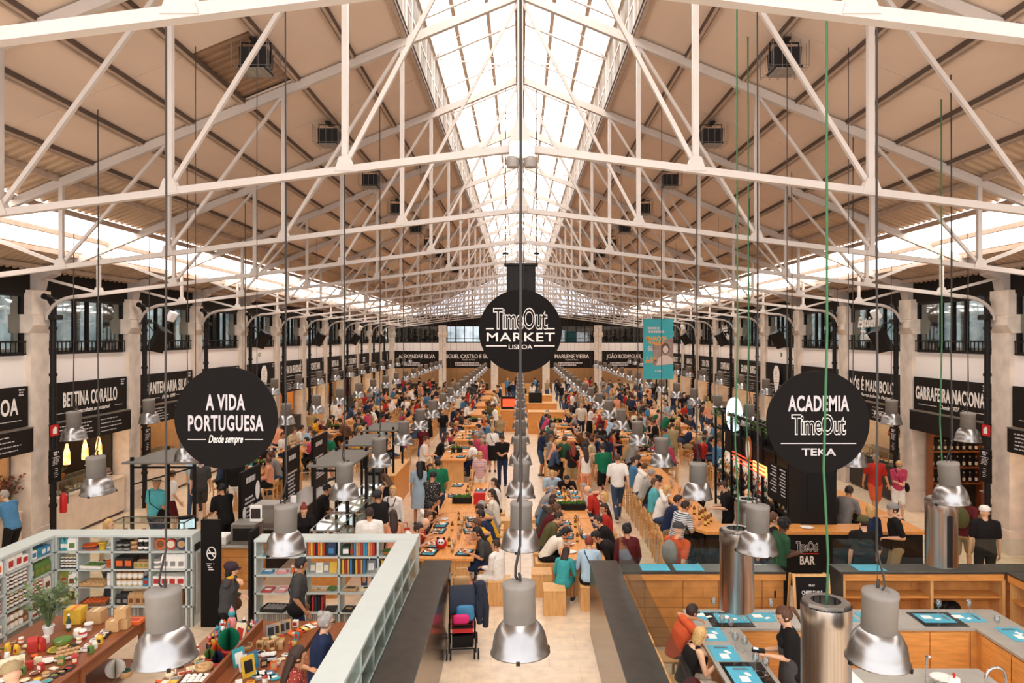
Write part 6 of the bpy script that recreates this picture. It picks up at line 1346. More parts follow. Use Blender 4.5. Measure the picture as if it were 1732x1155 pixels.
POSES = {
 'stand': P_(), 'stand2': P_(lean=4, pitch=12, yaw=20, hands=((.22, .16, .92), (-.23, .10, .88)), feet=((.12, .06, .07), (-.09, -.04, .07))),
 'phone': P_(lean=5, pitch=28, hands=((.07, .33, 1.13), (-.07, .33, 1.12))), 'cross': P_(lean=1, hands=((-.10, .20, 1.17), (.10, .22, 1.13)), yaw=-15),
 'mouth': P_(lean=4, pitch=8, hands=((.05, .19, 1.47), (-.15, .18, 1.12)), yaw=10), 'reach': P_(lean=16, pitch=18, hands=((.16, .48, 1.02), (-.18, .42, 1.0))),
 'walk': P_(lean=4, hands=((.25, -.16, .92), (-.25, .22, .96)), feet=((.09, .27, .07), (-.09, -.30, .14))),
 'bench': P_(lean=20, bend=14, pitch=15, hands=((.15, .43, .80), (-.15, .43, .80)), **_bench), 'bench_eat': P_(lean=16, bend=12, pitch=14, hands=((.04, .26, 1.10), (-.16, .42, .80)), **_bench),
 'bench_up': P_(lean=4, bend=6, pitch=8, yaw=25, hands=((.13, .34, .70), (-.10, .36, .72)), **_bench), 'bench_bow': P_(lean=30, bend=22, pitch=28, hands=((.12, .50, .80), (-.18, .46, .80)), **_bench),
 'stool': P_(lean=14, bend=14, pitch=14, hands=((.16, .44, 1.11), (-.16, .44, 1.11)), **_stool), 'stool_eat': P_(lean=12, bend=12, pitch=10, hands=((.05, .28, 1.38), (-.16, .42, 1.11)), **_stool),
 'stool_up': P_(lean=2, bend=5, pitch=5, yaw=-25, hands=((.14, .32, .98), (-.12, .33, .98)), **_stool), 'stool_chin': P_(lean=18, bend=16, pitch=8, yaw=15, hands=((.05, .33, 1.36), (-.10, .44, 1.11)), **_stool)}
def skel(pose, fem):
    p = POSES[pose]; pel = Vector(p['pel']); a = R(p['lean']); a2 = R(p['lean']+p['bend'])
    u1 = V(0, math.sin(a), math.cos(a)); u2 = V(0, math.sin(a2), math.cos(a2)); mid = pel+u1*.26; sh = mid+u2*.24; nk = sh+u2*.07
    hw = .165 if fem else .19
    S = dict(pel=pel, u1=u1, u2=u2, mid=mid, sh=sh, nk=nk, hw=hw, f1=V(0, math.cos(a), -math.sin(a)), f2=V(0, math.cos(a2), -math.sin(a2)))
    S['arms'] = []; S['legs'] = []
    for i, s in enumerate((1, -1)):
        A = sh+V(s*hw, 0, -.02); e, w = ik(A, p['hands'][i], .285, .255, (p['elb'][0]*s, p['elb'][1], p['elb'][2])); S['arms'].append((A, e, w))
        H = pel+V(s*.095, 0, -.02); k, f = ik(H, p['feet'][i], .43, .43, p['knee']); S['legs'].append((H, k, f))
    hp = R(p['pitch']+p['lean']*.25); S['head'] = Matrix.Translation(nk+u2*.06) @ Matrix.Rotation(R(p['yaw']), 4, 'Z') @ Matrix.Rotation(-hp, 4, 'X')
    return S
def remesh(b, vox, name, smooth=2):
    me = bpy.data.meshes.new('tmp'); me.from_pydata(b.v, [], b.f); o = bpy.data.objects.new('tmp', me); COL.objects.link(o)
    m = o.modifiers.new('r', 'REMESH'); m.mode = 'VOXEL'; m.voxel_size = vox; m.use_smooth_shade = True
    m2 = o.modifiers.new('s', 'SMOOTH'); m2.iterations = smooth; m2.factor = .5
    dg = bpy.context.evaluated_depsgraph_get(); r = bpy.data.meshes.new_from_object(o.evaluated_get(dg)); bpy.data.objects.remove(o); bpy.data.meshes.remove(me); r.name = name
    return r
def tf(b, M, i0=0):
    for i in range(i0, len(b.v)): b.v[i] = tuple(M @ Vector(b.v[i]))
VOX = (.011, .018, .03, .05)
PMESH = {}
def torso_rings(S, g, fem, lo=-.10, top=True):
    rt = V(1, 0, 0); w = (1, 1) if not fem else (.97, .93); L = []
    pel, mid, sh, nk = S['pel'], S['mid'], S['sh'], S['nk']
    for (c, f, ww, dd) in ((pel+S['u1']*lo, S['f1'], .15, .105), (pel, S['f1'], .168, .12), (pel+S['u1']*.14, S['f1'], .145 if fem else .155, .105), (mid+S['u2']*.06, S['f2'], .155 if fem else .17, .12), (mid+S['u2']*.15, S['f2'], .158 if fem else .178, .118), (sh-S['u2']*.02, S['f2'], .14 if fem else .165, .09), (sh+S['u2']*.03, S['f2'], .09, .065)):
        L.append((c, rt, f, ww*w[1 if ww < .16 else 0]+g, dd+g))
    return L
def body_mesh(pose, fem, lod):
    key = ('body', pose, fem, lod)
    if key in PMESH: return PMESH[key]
    S = skel(pose, fem); b = MB(); loft(b, torso_rings(S, -.004, fem)); k = .92 if fem else 1.
    if fem:
        for s in (1, -1): b.ball(S['mid']+S['u2']*.12+S['f2']*.085+V(s*.07, 0, 0), (.06, .055, .06), 0, 10, 7)
    chain(b, [S['sh'], S['nk']+S['u2']*.03, S['nk']+S['u2']*.08], [.062*k, .052*k, .05*k])
    for s, (A, e, w) in zip((1, -1), S['arms']):
        chain(b, [S['sh']+V(s*.07, 0, -.01), A, A.lerp(e, .5), e, e.lerp(w, .3), w], [.06*k, .057*k, .046*k, .039*k, .040*k, .027*k])
    for (H, kn, f) in S['legs']:
        sh_ = kn.lerp(f, .3)-(V(0, .018, 0) if POSES[pose]['pel'][2] > .9 else V(0, 0, .015))
        chain(b, [H, H.lerp(kn, .45), kn, sh_, f], [.088, .075, .053, .053, .036]); chain(b, [f+V(0, -.02, -.01), f+V(0, .08, -.035), f+V(0, .14, -.045)], [.036, .034, .026])
    i0 = len(b.v); z = .06
    b.ball((0, -.005, z+.012), (.073, .093, .098), 0, 14, 10); b.ball((0, .025, z-.06), (.054, .062, .058), 0, 12, 8); b.ball((0, .045, z-.09), (.03, .032, .026), 0, 8, 6)
    chain(b, [(0, .085, z+.012), (0, .103, z-.025)], [.011, .016], 8); b.ball((0, .083, z+.028), (.045, .012, .012), 0, 8, 5)
    for s in (1, -1): b.ball((s*.075, -.012, z-.015), (.012, .022, .032), 0, 8, 6)
    tf(b, S['head'], i0)
    r = remesh(b, VOX[lod], 'body')
    ex = MB(); me_v = []
    i0 = 0
    for s in (1, -1): ex.ball((s*.031, .079, z+.008), (.013, .008, .008), 1, 8, 5)
    ex.ball((0, .086, z-.063), (.021, .008, .006), 2, 8, 5); tf(ex, S['head'], 0)
    if lod < 2:
        for s, (A, e, w) in zip((1, -1), S['arms']):                  # hands: palm, four fingers of unequal length, thumb from the side
            d = (w-e).normalized(); nrm = V(0, 0, 1) if abs(d.z) < .8 else V(s, 0, 0); side = d.cross(nrm).normalized()*s; nrm = side.cross(d).normalized()
            if nrm.dot(V(0, 0, -1)) < 0: nrm = -nrm
            h0 = len(ex.v); ex.ball((0, 0, 0), (1, 1, 1), 0, 10, 6)
            M = Matrix((side*.040, d*.052, nrm*.016)).transposed().to_4x4(); M.translation = w+d*.045; tf(ex, M, h0)
            for q, (ln, off) in enumerate(((.062, -.029), (.074, -.010), (.069, .010), (.052, .028))):
                p0 = w+d*.082+side*off; p1 = p0+d*ln*.45+nrm*.006; p2 = p1+d*ln*.3+nrm*.02; p3 = p2+d*ln*.18+nrm*.022; ex.tube([p0-d*.02, p1, p2, p3], .0088, 6, r1=.0068)
            p0 = w+d*.02-side*.034; ex.tube([p0, p0+d*.03-side*.022+nrm*.01, p0+d*.062-side*.026+nrm*.022], .0105, 6, r1=.008)
    n0 = len(r.vertices); vs = [tuple(v.co) for v in r.vertices]+ex.v; fs = [tuple(p.vertices) for p in r.polygons]+[tuple(i+n0 for i in f) for f in ex.f]
    me = bpy.data.meshes.new('body'); me.from_pydata(vs, [], fs); mi = [0]*len(r.polygons)+ex.m; me.polygons.foreach_set('material_index', mi); me.polygons.foreach_set('use_smooth', [True]*len(fs))
    for q in ('skin_fair', 'eye', 'lip'): me.materials.append(MATS[q])
    me.update(); bpy.data.meshes.remove(r); PMESH[key] = me; return me
def cloth_mesh(kind, pose, fem, lod):
    key = (kind, pose, fem, lod)
    if key in PMESH: return PMESH[key]
    S = skel(pose, fem); b = MB(); k = .92 if fem else 1.; seated = POSES[pose]['pel'][2] < .9
    if kind in ('t_shirt', 'shirt', 'tank_top', 'dress', 'jacket'):
        g = .016 if kind != 'jacket' else .026
        loft(b, torso_rings(S, g, fem, -.07 if kind != 'tank_top' else -.04)[:-1]+([(S['sh']+S['u2']*.035, V(1, 0, 0), S['f2'], .085+g, .06+g)] if kind != 'tank_top' else []))
        if fem:
            for s in (1, -1): b.ball(S['mid']+S['u2']*.12+S['f2']*.085+V(s*.07, 0, 0), (.072, .068, .072), 0, 10, 7)
        for s, (A, e, w) in zip((1, -1), S['arms']):
            if kind == 'tank_top': chain(b, [S['sh']+V(s*.07, 0, -.03), S['sh']+V(s*.09, 0, .02)], [.05, .045]); continue
            sl = [S['sh']+V(s*.07, 0, 0), A, A.lerp(e, .5), e.lerp(A, .22)]; rr = [.075*k, .073*k, .066*k, .062*k]
            if kind in ('shirt', 'jacket') : sl = [S['sh']+V(s*.07, 0, 0), A, A.lerp(e, .5), e, e.lerp(w, .5), w.lerp(e, .08)]; rr = [.075*k, .073*k, .062*k, .054*k, .048*k, .040*k]
            chain(b, sl, rr)
    if kind in ('trousers', 'shorts'):
        g = .012; loft(b, torso_rings(S, g, fem, -.10)[:3])
        for (H, kn, f) in S['legs']:
            if kind == 'trousers': chain(b, [H, H.lerp(kn, .45), kn, kn.lerp(f, .5), f+(kn-f).normalized()*.03], [.1, .088, .068, .062, .056])
            else: chain(b, [H, H.lerp(kn, .45), kn.lerp(H, .12)], [.102, .095, .085])
    if kind in ('skirt', 'dress'):
        if kind == 'skirt': loft(b, torso_rings(S, .014, fem, -.10)[:3])
        if not seated: loft(b, [(S['pel']+V(0, 0, .1), V(1, 0, 0), V(0, 1, 0), .165, .125), (S['pel']-V(0, 0, .05), V(1, 0, 0), V(0, 1, 0), .195, .155), (S['pel']-V(0, 0, .46), V(1, 0, 0), V(0, 1, 0), .225, .18)])
        else:
            kc = (S['legs'][0][1]+S['legs'][1][1])/2; chain(b, [S['pel'], S['pel'].lerp(kc, .5), kc.lerp(S['pel'], .08)], [.15, .12, .1])
            for (H, kn, f) in S['legs']: chain(b, [H, H.lerp(kn, .45), kn.lerp(H, .05)], [.105, .095, .08])
    if kind == 'apron':
        loft(b, [(S['mid']+S['u2']*.1+S['f2']*.06, V(1, 0, 0), S['f2'], .12, .09), (S['pel']+V(0, .03, .1), V(1, 0, 0), V(0, 1, 0), .18, .125), (S['pel']+V(0, .03, -.05), V(1, 0, 0), V(0, 1, 0), .2, .14), (S['pel']+V(0, .03, -.42), V(1, 0, 0), V(0, 1, 0), .21, .15)])
    r = remesh(b, VOX[lod], kind, 2); r.materials.clear(); r.materials.append(MATS['cl_white'])
    PMESH[key] = r; return r
def shoe_mesh(pose, fem, i):
    key = ('shoe', pose, fem, i)
    if key in PMESH: return PMESH[key]
    f = skel(pose, fem)['legs'][i][2]; b = MB(); b.ball(f+V(0, -.025, -.012), (.044, .06, .052), 0, 10, 7); b.ball(f+V(0, .07, -.03), (.046, .11, .036), 0, 12, 7); b.box(f+V(0, .045, -.061), (.085, .25, .018), 1)
    PMESH[key] = b.mesh('shoe', ['cl_dark grey', 'white']); return PMESH[key]
def hair_mesh(style, pose, fem):
    key = ('hair', style, pose, fem)
    if key in PMESH: return PMESH[key]
    S = skel(pose, fem); b = MB(); z = .06; n = 16
    def cap(r, c, fx, lowz, m=0):
        i0 = len(b.v); b.ball(c, r, m, 18, 14)
        for i in range(i0, len(b.v)):
            v = Vector(b.v[i])
            if (v.y > fx and v.z < z+.062) or v.z < z+lowz: d = v-V(0, -.005, z); b.v[i] = tuple(V(0, -.005, z)+d*.55)
    if style == 'short': cap((.083, .101, .108), (0, -.012, z+.018), .035, -.055)
    elif style == 'fringe_bald': cap((.08, .096, .07), (0, -.018, z-.02), .0, -.07)
    elif style == 'curly':
        cap((.1, .112, .12), (0, -.015, z+.03), .045, -.05); rn = random.Random(2)
        for i in range(60):
            t, u = rn.uniform(0, 2*PI), rn.uniform(-.2, 1); q = V(.098*math.cos(t)*math.sqrt(1-u*u), .108*math.sin(t)*math.sqrt(1-u*u)-.015, z+.03+.115*u)
            if q.y < .06 or q.z > z+.09: b.ball(q, .022, 0, 6, 4)
    else:
        cap((.086, .103, .11), (0, -.012, z+.018), .04, -.075)
        if style == 'long': loft(b, [(V(0, -.06, z+.03), V(1, 0, 0), V(0, 1, 0), .08, .05), (V(0, -.075, z-.06), V(1, 0, 0), V(0, 1, 0), .088, .048), (V(0, -.105, z-.17), V(1, 0, 0), V(0, 1, 0), .092, .04), (V(0, -.125, z-.30), V(1, 0, 0), V(0, 1, 0), .07, .03), (V(0, -.13, z-.38), V(1, 0, 0), V(0, 1, 0), .03, .015)])
        if style == 'bob': loft(b, [(V(0, -.03, z+.03), V(1, 0, 0), V(0, 1, 0), .092, .075), (V(0, -.035, z-.06), V(1, 0, 0), V(0, 1, 0), .095, .07), (V(0, -.04, z-.12), V(1, 0, 0), V(0, 1, 0), .085, .055)])
        if style == 'bun': b.ball((0, -.09, z+.09), .045, 0, 10, 8)
        if style == 'ponytail': b.tube([(0, -.1, z+.05), (0, -.14, z+.03), (0, -.15, z-.06), (0, -.14, z-.2)], .035, 8, r1=.012)
    tf(b, S['head'], 0); PMESH[key] = b.mesh('hair', 'hair_brown'); return PMESH[key]
def hat_mesh(style, pose, fem):
    key = ('hat', style, pose, fem)
    if key in PMESH: return PMESH[key]
    S = skel(pose, fem); b = MB(); z = .06
    if style == 'cap': b.lathe([(.092, .03), (.095, .06), (.085, .1), (.05, .128), (.001, .135)], 18, (0, -.008, z), sy=1.15, cap=False); b.prism([(-.07, .06), (-.055, .16), (0, .185), (.055, .16), (.07, .06)], z+.035, z+.045, 'Z')
    elif style == 'back_cap': b.lathe([(.092, .03), (.095, .06), (.085, .1), (.05, .128), (.001, .135)], 18, (0, -.008, z), sy=1.15, cap=False); b.prism([(-.07, -.06), (-.055, -.16), (0, -.185), (.055, -.16), (.07, -.06)], z+.03, z+.04, 'Z')
    elif style == 'straw': b.lathe([(.16, .04), (.15, .045), (.095, .05), (.088, .11), (.07, .125), (.001, .12)], 22, (0, -.008, z), sy=1.12, cap=False); b.lathe([(.0965, .052), (.0945, .075)], 22, (0, -.008, z), 1, sy=1.12, cap=False)
    else: b.ball((0, -.02, z+.06), (.115, .125, .085), 0, 18, 10); b.prism([(-.07, .06), (-.05, .15), (.05, .15), (.07, .06)], z+.03, z+.045, 'Z')
    tf(b, S['head'], 0); PMESH[key] = b.mesh('hat', ['cl_beige', 'cl_black']); return PMESH[key]
def setm(o, slot, m):
    s = o.material_slots[slot]; s.link = 'OBJECT'; s.material = MATS[m]
USEDL = set(); NPEOPLE = 0
def person(pose, x, y, face, top, bot, hair, skin, label, h=1.72, fem=False, hat=None, group=None, z=0., extra=(), shoes='dark grey', lod=None):
    """top/bot = (kind, colour); hair = (style, colour) or None"""
    global NPEOPLE
    NPEOPLE += 1; d = y; lod = lod if lod is not None else (0 if d < 15.5 else 1 if d < 27 else 2)
    t = thing('person', label, 'person', (x, y, z), R(face), group); s = h/1.72; t.scale = (s, s, s)
    if lod == 2 and not extra and not hat and d > 33:             # far away: one small figure, no separate parts
        key = ('far', pose, fem, top[0], bot[0], hair[0] if hair else None)
        if key not in PMESH:
            b = MB(); ml = []
            for j, me in enumerate([body_mesh(pose, fem, 2), cloth_mesh(top[0], pose, fem, 2)]+([cloth_mesh(bot[0], pose, fem, 2)] if bot[0] != 'none' else [])+([hair_mesh(hair[0], pose, fem)] if hair else [])):
                jj = {0: 0, 1: 1}.get(j, 2 if (bot[0] != 'none' and j == 2) else 3); b.add([tuple(v.co) for v in me.vertices], [tuple(p.vertices) for p in me.polygons], jj, True)
            PMESH[key] = b.mesh('person', ['skin_fair', 'cl_white', 'cl_denim', 'hair_brown'])
        bpy.data.objects.remove(t); t = tag(link('person', PMESH[key], None, (x, y, z), R(face)), label, 'person', group); t.scale = (s, s, s)
        for j, m in enumerate(('skin_'+skin, 'cl_'+top[1], 'cl_'+bot[1] if bot[0] != 'none' else 'cl_black', 'hair_'+(hair[1] if hair else 'brown'))): setm(t, j, m)
        return t
    o = link('body', body_mesh(pose, fem, lod), t); setm(o, 0, 'skin_'+skin)
    o = link(top[0], cloth_mesh(top[0], pose, fem, lod), t); setm(o, 0, 'cl_'+top[1])
    if bot[0] != 'none': o = link(bot[0], cloth_mesh(bot[0], pose, fem, lod), t); setm(o, 0, 'cl_'+bot[1])
    if hair: o = link('hair', hair_mesh(hair[0], pose, fem), t); setm(o, 0, 'hair_'+hair[1])
    if hat: o = link('hat', hat_mesh(hat[0], pose, fem), t); setm(o, 0, 'cl_'+hat[1])
    if lod < 2:
        for i in (0, 1): o = link('shoe', shoe_mesh(pose, fem, i), t); setm(o, 0, 'cl_'+shoes)
    S = skel(pose, fem)
    for e in extra:
        b = MB()
        if e[0] == 'backpack': c = S['mid']+S['u2']*.05-S['f2']*.19; b.ball(c, (.15, .1, .22), 0, 14, 10); [b.tube([S['sh']+V(q*.1, 0, .05)-S['f2']*.09, S['sh']+V(q*.1, 0, .07)+S['f2']*.02, S['sh']+V(q*.11, 0, -.06)+S['f2']*.125, S['mid']+V(q*.14, 0, 0)+S['f2']*.08, S['mid']+V(q*.14, 0, -.05)-S['f2']*.1], .016, 6) for q in (1, -1)]; nm = 'backpack'
        elif e[0] == 'bag': b.ball(S['pel']+V(e[2] if len(e) > 2 else .24, .02, .02), (.07, .15, .13), 0, 12, 8); q = e[2] if len(e) > 2 else .24; b.tube([S['pel']+V(q*.9, .0, .1), S['mid']+S['f2']*.15, S['sh']+V(-q*.45, .08, .06), S['sh']+V(-q*.45, -.1, .04), S['mid']-S['f2']*.15, S['pel']+V(q*.9, -.03, .1)], .011, 6); nm = 'shoulder_bag'
        elif e[0] == 'glasses': [b.tube([S['head'] @ V(q*.032+.022*math.cos(a), .096, .068+.016*math.sin(a)) for a in [2*PI*i/12 for i in range(13)]], .0035, 5) for q in (1, -1)]; [b.tube([S['head'] @ V(q*.055, .093, .07), S['head'] @ V(q*.076, .0, .065)], .003, 5) for q in (1, -1)]; nm = 'glasses'
        elif e[0] == 'necklace': b.tube([S['sh']+V(.09*math.cos(a), .06+.05*math.sin(-a)+.04*(a > PI), .02-.2*max(0, math.sin(a-PI))+.02) for a in [2*PI*i/20 for i in range(21)]], .012, 6); nm = 'necklace'
        elif e[0] == 'scarf': b.lathe([(.085, 0), (.1, .03), (.085, .07)], 14, S['sh']+S['u2']*.03, sx=1.05); nm = 'scarf'
        o = b.build(nm, 'cl_'+e[1], t)
    return t
def held(nm, b, m, who, dx, lab, cat):
    """a thing held in the person's right hand"""
    S = None; return None
# ---- people one can single out: seen at (pixel of the head top, height of the head)
def hp(px, py, H): p = GX(px, py, H); return p.x, p.y
def who(pose, px, py, H, face, top, bot, hair, skin, label, dx=0., dy=0., **k):
    x, y = hp(px, py, H); hh = k.pop('h', None)
    if hh is None: hh = {'b': H/1.27*1.72, 's': H/1.57*1.72}.get(pose[0] if pose.startswith(('bench', 'stool')) else '', H)
    return person(pose, x+dx, y+dy, face, top, bot, hair, skin, label, h=hh, **k)
T_, SH, TK, DR, JK = 't_shirt', 'shirt', 'tank_top', 'dress', 'jacket'
TR_, SO, SK = 'trousers', 'shorts', 'skirt'
# gift shop
person('mouth', -4.52, 10.95, -90, (JK, 'dark grey'), (TR_, 'black'), ('bob', 'black'), 'fair', 'person in dark hat and grey cardigan at the shop doorway, hand raised to face', 1.52, True, ('beret', 'aubergine'), extra=(('bag', 'brown', -.22), ('scarf', 'yellow')))
person('stand2', -3.45, 10.95, -80, (T_, 'dark grey'), (TR_, 'navy'), ('short', 'black'), 'olive', 'person in dark grey polo standing at the right back shelf of the gift shop', 1.6, extra=(('bag', 'black', .2),))
person('mouth', -2.5, 7.75, -70, (T_, 'red dotted'), (TR_, 'black'), ('long', 'dark brown'), 'tan', 'person with long brown hair in red dotted top, hand at chin, shop foreground', 1.62, True, extra=(('bag', 'beige', .2),))
person('stand2', -2.42, 8.55, -75, (JK, 'navy'), (TR_, 'denim'), ('bun', 'grey'), 'fair', 'person with grey hair bun in dark navy shirt beside the glazed shop shelf', 1.68, True, extra=(('glasses', 'black'),))
person('reach', -4.98, 7.1, 60, (SH, 'light blue'), (TR_, 'khaki'), None, 'fair', 'person in tan flat cap at the near end of the left shop table', 1.72, False, ('cap', 'khaki'))
person('stand', -7.75, 13.3, -90, (T_, 'white'), (TR_, 'denim'), ('bob', 'blond'), 'fair', 'blond person whose head shows above the left shop shelf', 1.6, True)
# kitchen
t = person('stool_chin', 2.12, 9.78, -80, (T_, 'orange'), (TR_, 'dark grey'), ('short', 'dark brown'), 'tan', 'person in orange shirt leaning chin on hand at the stone worktop', 1.56, False, z=-.10, extra=(('glasses', 'black'),))
t = person('stool', 2.08, 9.02, -80, (TK, 'black'), (TR_, 'cream'), ('bob', 'blond'), 'fair', 'blond person in black sleeveless top seated at the stone worktop', 1.52, True, z=-.09, extra=(('glasses', 'red'), ('bag', 'maroon', .22)))
for y in (9.72, 9.02): q = stool(1.98, y, -90, 'wooden stool under the person in %s at the kitchen worktop' % ('orange' if y > 9.5 else 'black')); q.scale = (.9, .9, .88)
person('phone', 3.36, 8.75, 78, (T_, 'black'), (TR_, 'black'), ('ponytail', 'brown'), 'fair', 'person in black apron with brown ponytail holding a card terminal in the kitchen', 1.68, True)
for e in [o for o in bpy.data.objects if o.name.startswith('person')][-1:]: q = link('apron', cloth_mesh('apron', 'phone', True, 0), e); setm(q, 0, 'cl_dark grey')
b = MB(); b.cbox((0, 0, 0), (.08, .16, .04), .01); b.b2(-.03, .03, .0, .06, .019, .022, 1); tag(b.build('card_terminal', ['black', 'screen'], None, (2.96, 8.82, 1.12), R(70)), 'small black card terminal held by the person in the black apron', 'card terminal')
# in front of and inside the bar
who('phone', 1333, 878, 1.76, -85, (T_, 'dark green'), (TR_, 'black'), ('curly', 'black'), 'dark', 'person with dark curly hair in green T-shirt carrying a plate before the bar', dx=-.18)
who('stand', 1304, 868, 1.76, -90, (T_, 'black'), (TR_, 'denim'), ('short', 'brown'), 'fair', 'brown haired person in black T-shirt behind the green shirt at the bar front')
who('stand', 1290, 870, 1.62, -90, (T_, 'pink'), (TR_, 'denim'), ('short', 'red'), 'fair', 'person in pink top half hidden behind the black T-shirt at the bar front', dy=.35, dx=-.1)
who('stand2', 1463, 876, 1.74, -10, (T_, 'black'), (TR_, 'black'), ('short', 'dark brown'), 'fair', 'person in dark cap and black T-shirt seen from behind at the bar front', hat=('cap', 'olive'))
who('mouth', 1517, 853, 1.78, 75, (T_, 'black'), (TR_, 'khaki'), ('short', 'dark brown'), 'fair', 'person in black polo and grey cap drinking at the right bar corner', hat=('back_cap', 'grey'))
who('stand', 1478, 858, 1.66, 10, (SH, 'navy'), (TR_, 'black'), ('bob', 'blond'), 'fair', 'blond person in navy top beside the right bar corner', fem=True, dy=.1)
who('reach', 1418, 822, 1.75, -60, (T_, 'grey'), (TR_, 'dark grey'), ('short', 'dark brown'), 'tan', 'barkeeper in grey T-shirt bending over inside the bar', dx=.1)
who('walk', 1480, 768, 1.78, 175, (T_, 'red'), (SO, 'orange'), ('short', 'grey'), 'tan', 'person in red T-shirt and orange shorts walking in the right passage')
who('phone', 1519, 778, 1.66, 165, (T_, 'pink'), (SO, 'white'), ('short', 'blond'), 'fair', 'blond person in pink T-shirt and white shorts looking into a black bag', fem=True, extra=(('bag', 'black', -.22), ('glasses', 'black')))
who('walk', 1628, 835, 1.76, -40, (T_, 'maroon'), (SO, 'khaki'), ('short', 'dark brown'), 'fair', 'person in maroon T-shirt with green backpack by the wine shop', extra=(('backpack', 'olive'),))
who('stand', 1667, 858, 1.76, -15, (T_, 'black'), (TR_, 'black'), None, 'fair', 'person in white cap and black T-shirt seen from behind by the wine shop', hat=('cap', 'white'))
who('stand', 1395, 828, 1.72, -100, (T_, 'black'), (TR_, 'black'), ('short', 'black'), 'olive', 'second barkeeper in black standing far back inside the bar', dy=1.6)
# around the left arm of the bar
who('walk', 1143, 886, 1.76, -50, (T_, 'orange'), (TR_, 'navy'), None, 'fair', 'person in orange T-shirt and grey cap with grey backpack near the bar', hat=('cap', 'dark grey'), extra=(('backpack', 'grey'),))
who('stool', 1172, 850, 1.58, -65, (T_, 'blue white striped'), (TR_, 'black'), ('short', 'dark brown'), 'tan', 'person in blue and white striped T-shirt leaning on the near bar corner', dx=-.36)
BARL = [(1240, 'white', 'shirt', 'bob', 'blond', True, 'white sweater'), (0,)]
bar_left = [(15.55, (T_, 'navy'), 'short', 'dark brown', False, 'navy T-shirt'), (16.5, (SH, 'white'), 'bob', 'blond', True, 'white sweater and blond hair'), (17.15, (T_, 'turquoise'), 'short', 'brown', False, 'turquoise shirt'), (17.85, (TK, 'black'), 'bun', 'black', True, 'black sleeveless top'), (18.6, (T_, 'grey striped'), 'short', 'grey', True, 'grey striped top'), (19.4, (T_, 'white'), 'short', 'brown', False, 'white T-shirt'), (20.2, (T_, 'blue'), 'short', 'dark brown', False, 'blue T-shirt'), (21.0, (SH, 'dark grey'), 'long', 'dark brown', True, 'dark grey top')]
for i, (y, tp, hs, hc, fm, wd_) in enumerate(bar_left):
    x = 3.2; stool(x, y, -90, 'wooden stool under the %s at the left side of the bar' % wd_)
    person(('stool', 'stool_eat', 'stool_up', 'stool_chin')[i % 4], x, y, -90+random.uniform(-12, 12), tp, (TR_, 'denim' if i % 2 else 'khaki'), (hs, hc), 'fair', 'person in %s sitting on the outer left side of the bar' % wd_, 1.7, fm)
for i, y in enumerate((15.0, 16.0)): stool(3.15, y, -90, 'empty wooden stool at the left side of the bar, %s from near end' % ORD[i])
tag(link('serving_tray', prod('plate', 'white', 'tan', 1.2), None, (5.9, 14.6, 1.101), 0), 'white plate with a snack on the front of the bar top', 'plate')
for i in range(7):
    o = link('beer_bottle', BEER, None, (3.85+.1*(i % 3), 14.75+.16*i, 1.101), 0); tag(o, 'brown beer bottle on the left bar corner, %s from the front' % ORD[i], 'bottle', 'beer bottles')
    o = link('beer_glass', BGM, None, (4.02-.08*(i % 2), 15.9+.5*i, 1.101), 0); tag(o, 'glass of beer on the left bar arm, %s from the front' % ORD[i], 'glass', 'beer glasses')
person('phone', 4.75, 16.2, 90, (T_, 'black'), (TR_, 'black'), ('short', 'dark brown'), 'fair', 'bartender in black behind the left bar arm, near end', 1.74); person('reach', 4.8, 18.6, 80, (T_, 'black'), (TR_, 'black'), ('bun', 'brown'), 'fair', 'bartender in black behind the left bar arm, far end', 1.68, True)
person('stand', 5.0, 15.55, 140, (T_, 'olive'), (TR_, 'black'), ('fringe_bald', 'grey'), 'fair', 'balding person in olive T-shirt behind the steel hood at the bar', 1.7)
# middle aisle
who('walk', 1045, 769, 1.80, 5, (T_, 'white'), (TR_, 'denim'), ('short', 'brown'), 'fair', 'person in white short sleeved shirt and dark jeans walking away along the right aisle')
who('stand2', 1021, 752, 1.76, 20, (T_, 'green'), (SO, 'black'), ('short', 'dark brown'), 'fair', 'person in green T-shirt and black shorts standing in the right aisle')
who('stand', 991, 757, 1.66, 10, (TK, 'white'), (TR_, 'orange striped'), ('long', 'dark brown'), 'tan', 'person in white top and orange striped trousers standing before a high table', fem=True)
who('stand2', 968, 748, 1.68, -10, (T_, 'black'), (SO, 'khaki'), ('long', 'red'), 'fair', 'red haired person in black top with a red bag at the high table', fem=True, extra=(('bag', 'red', .2),))
who('stand', 954, 738, 1.74, -40, (T_, 'dark green'), (SO, 'black'), ('short', 'brown'), 'fair', 'person in dark green T-shirt beside the red haired person')
who('stand2', 1062, 888, 1.66, 8, (JK, 'maroon'), (TR_, 'denim'), ('bun', 'black'), 'tan', 'person with black hair in maroon cardigan seen from behind by the right low wall', fem=True)
who('stand2', 932, 710, 1.68, 5, (DR, 'cream'), ('none', ''), ('bob', 'black'), 'tan', 'person in cream white dress standing in the middle with back turned', fem=True)
who('stand', 833, 722, 1.70, 0, (T_, 'white'), (SK, 'black'), ('bun', 'blond'), 'fair', 'blond person in white top and black skirt in the middle aisle', fem=True, extra=(('bag', 'black', .22),))
who('stand', 680, 822, 1.66, 172, (SH, 'white'), (TR_, 'black'), ('bob', 'blond'), 'fair', 'person in white sweater with long necklace carrying a red bag in the left aisle', fem=True, dx=-.2, extra=(('necklace', 'brown'),))
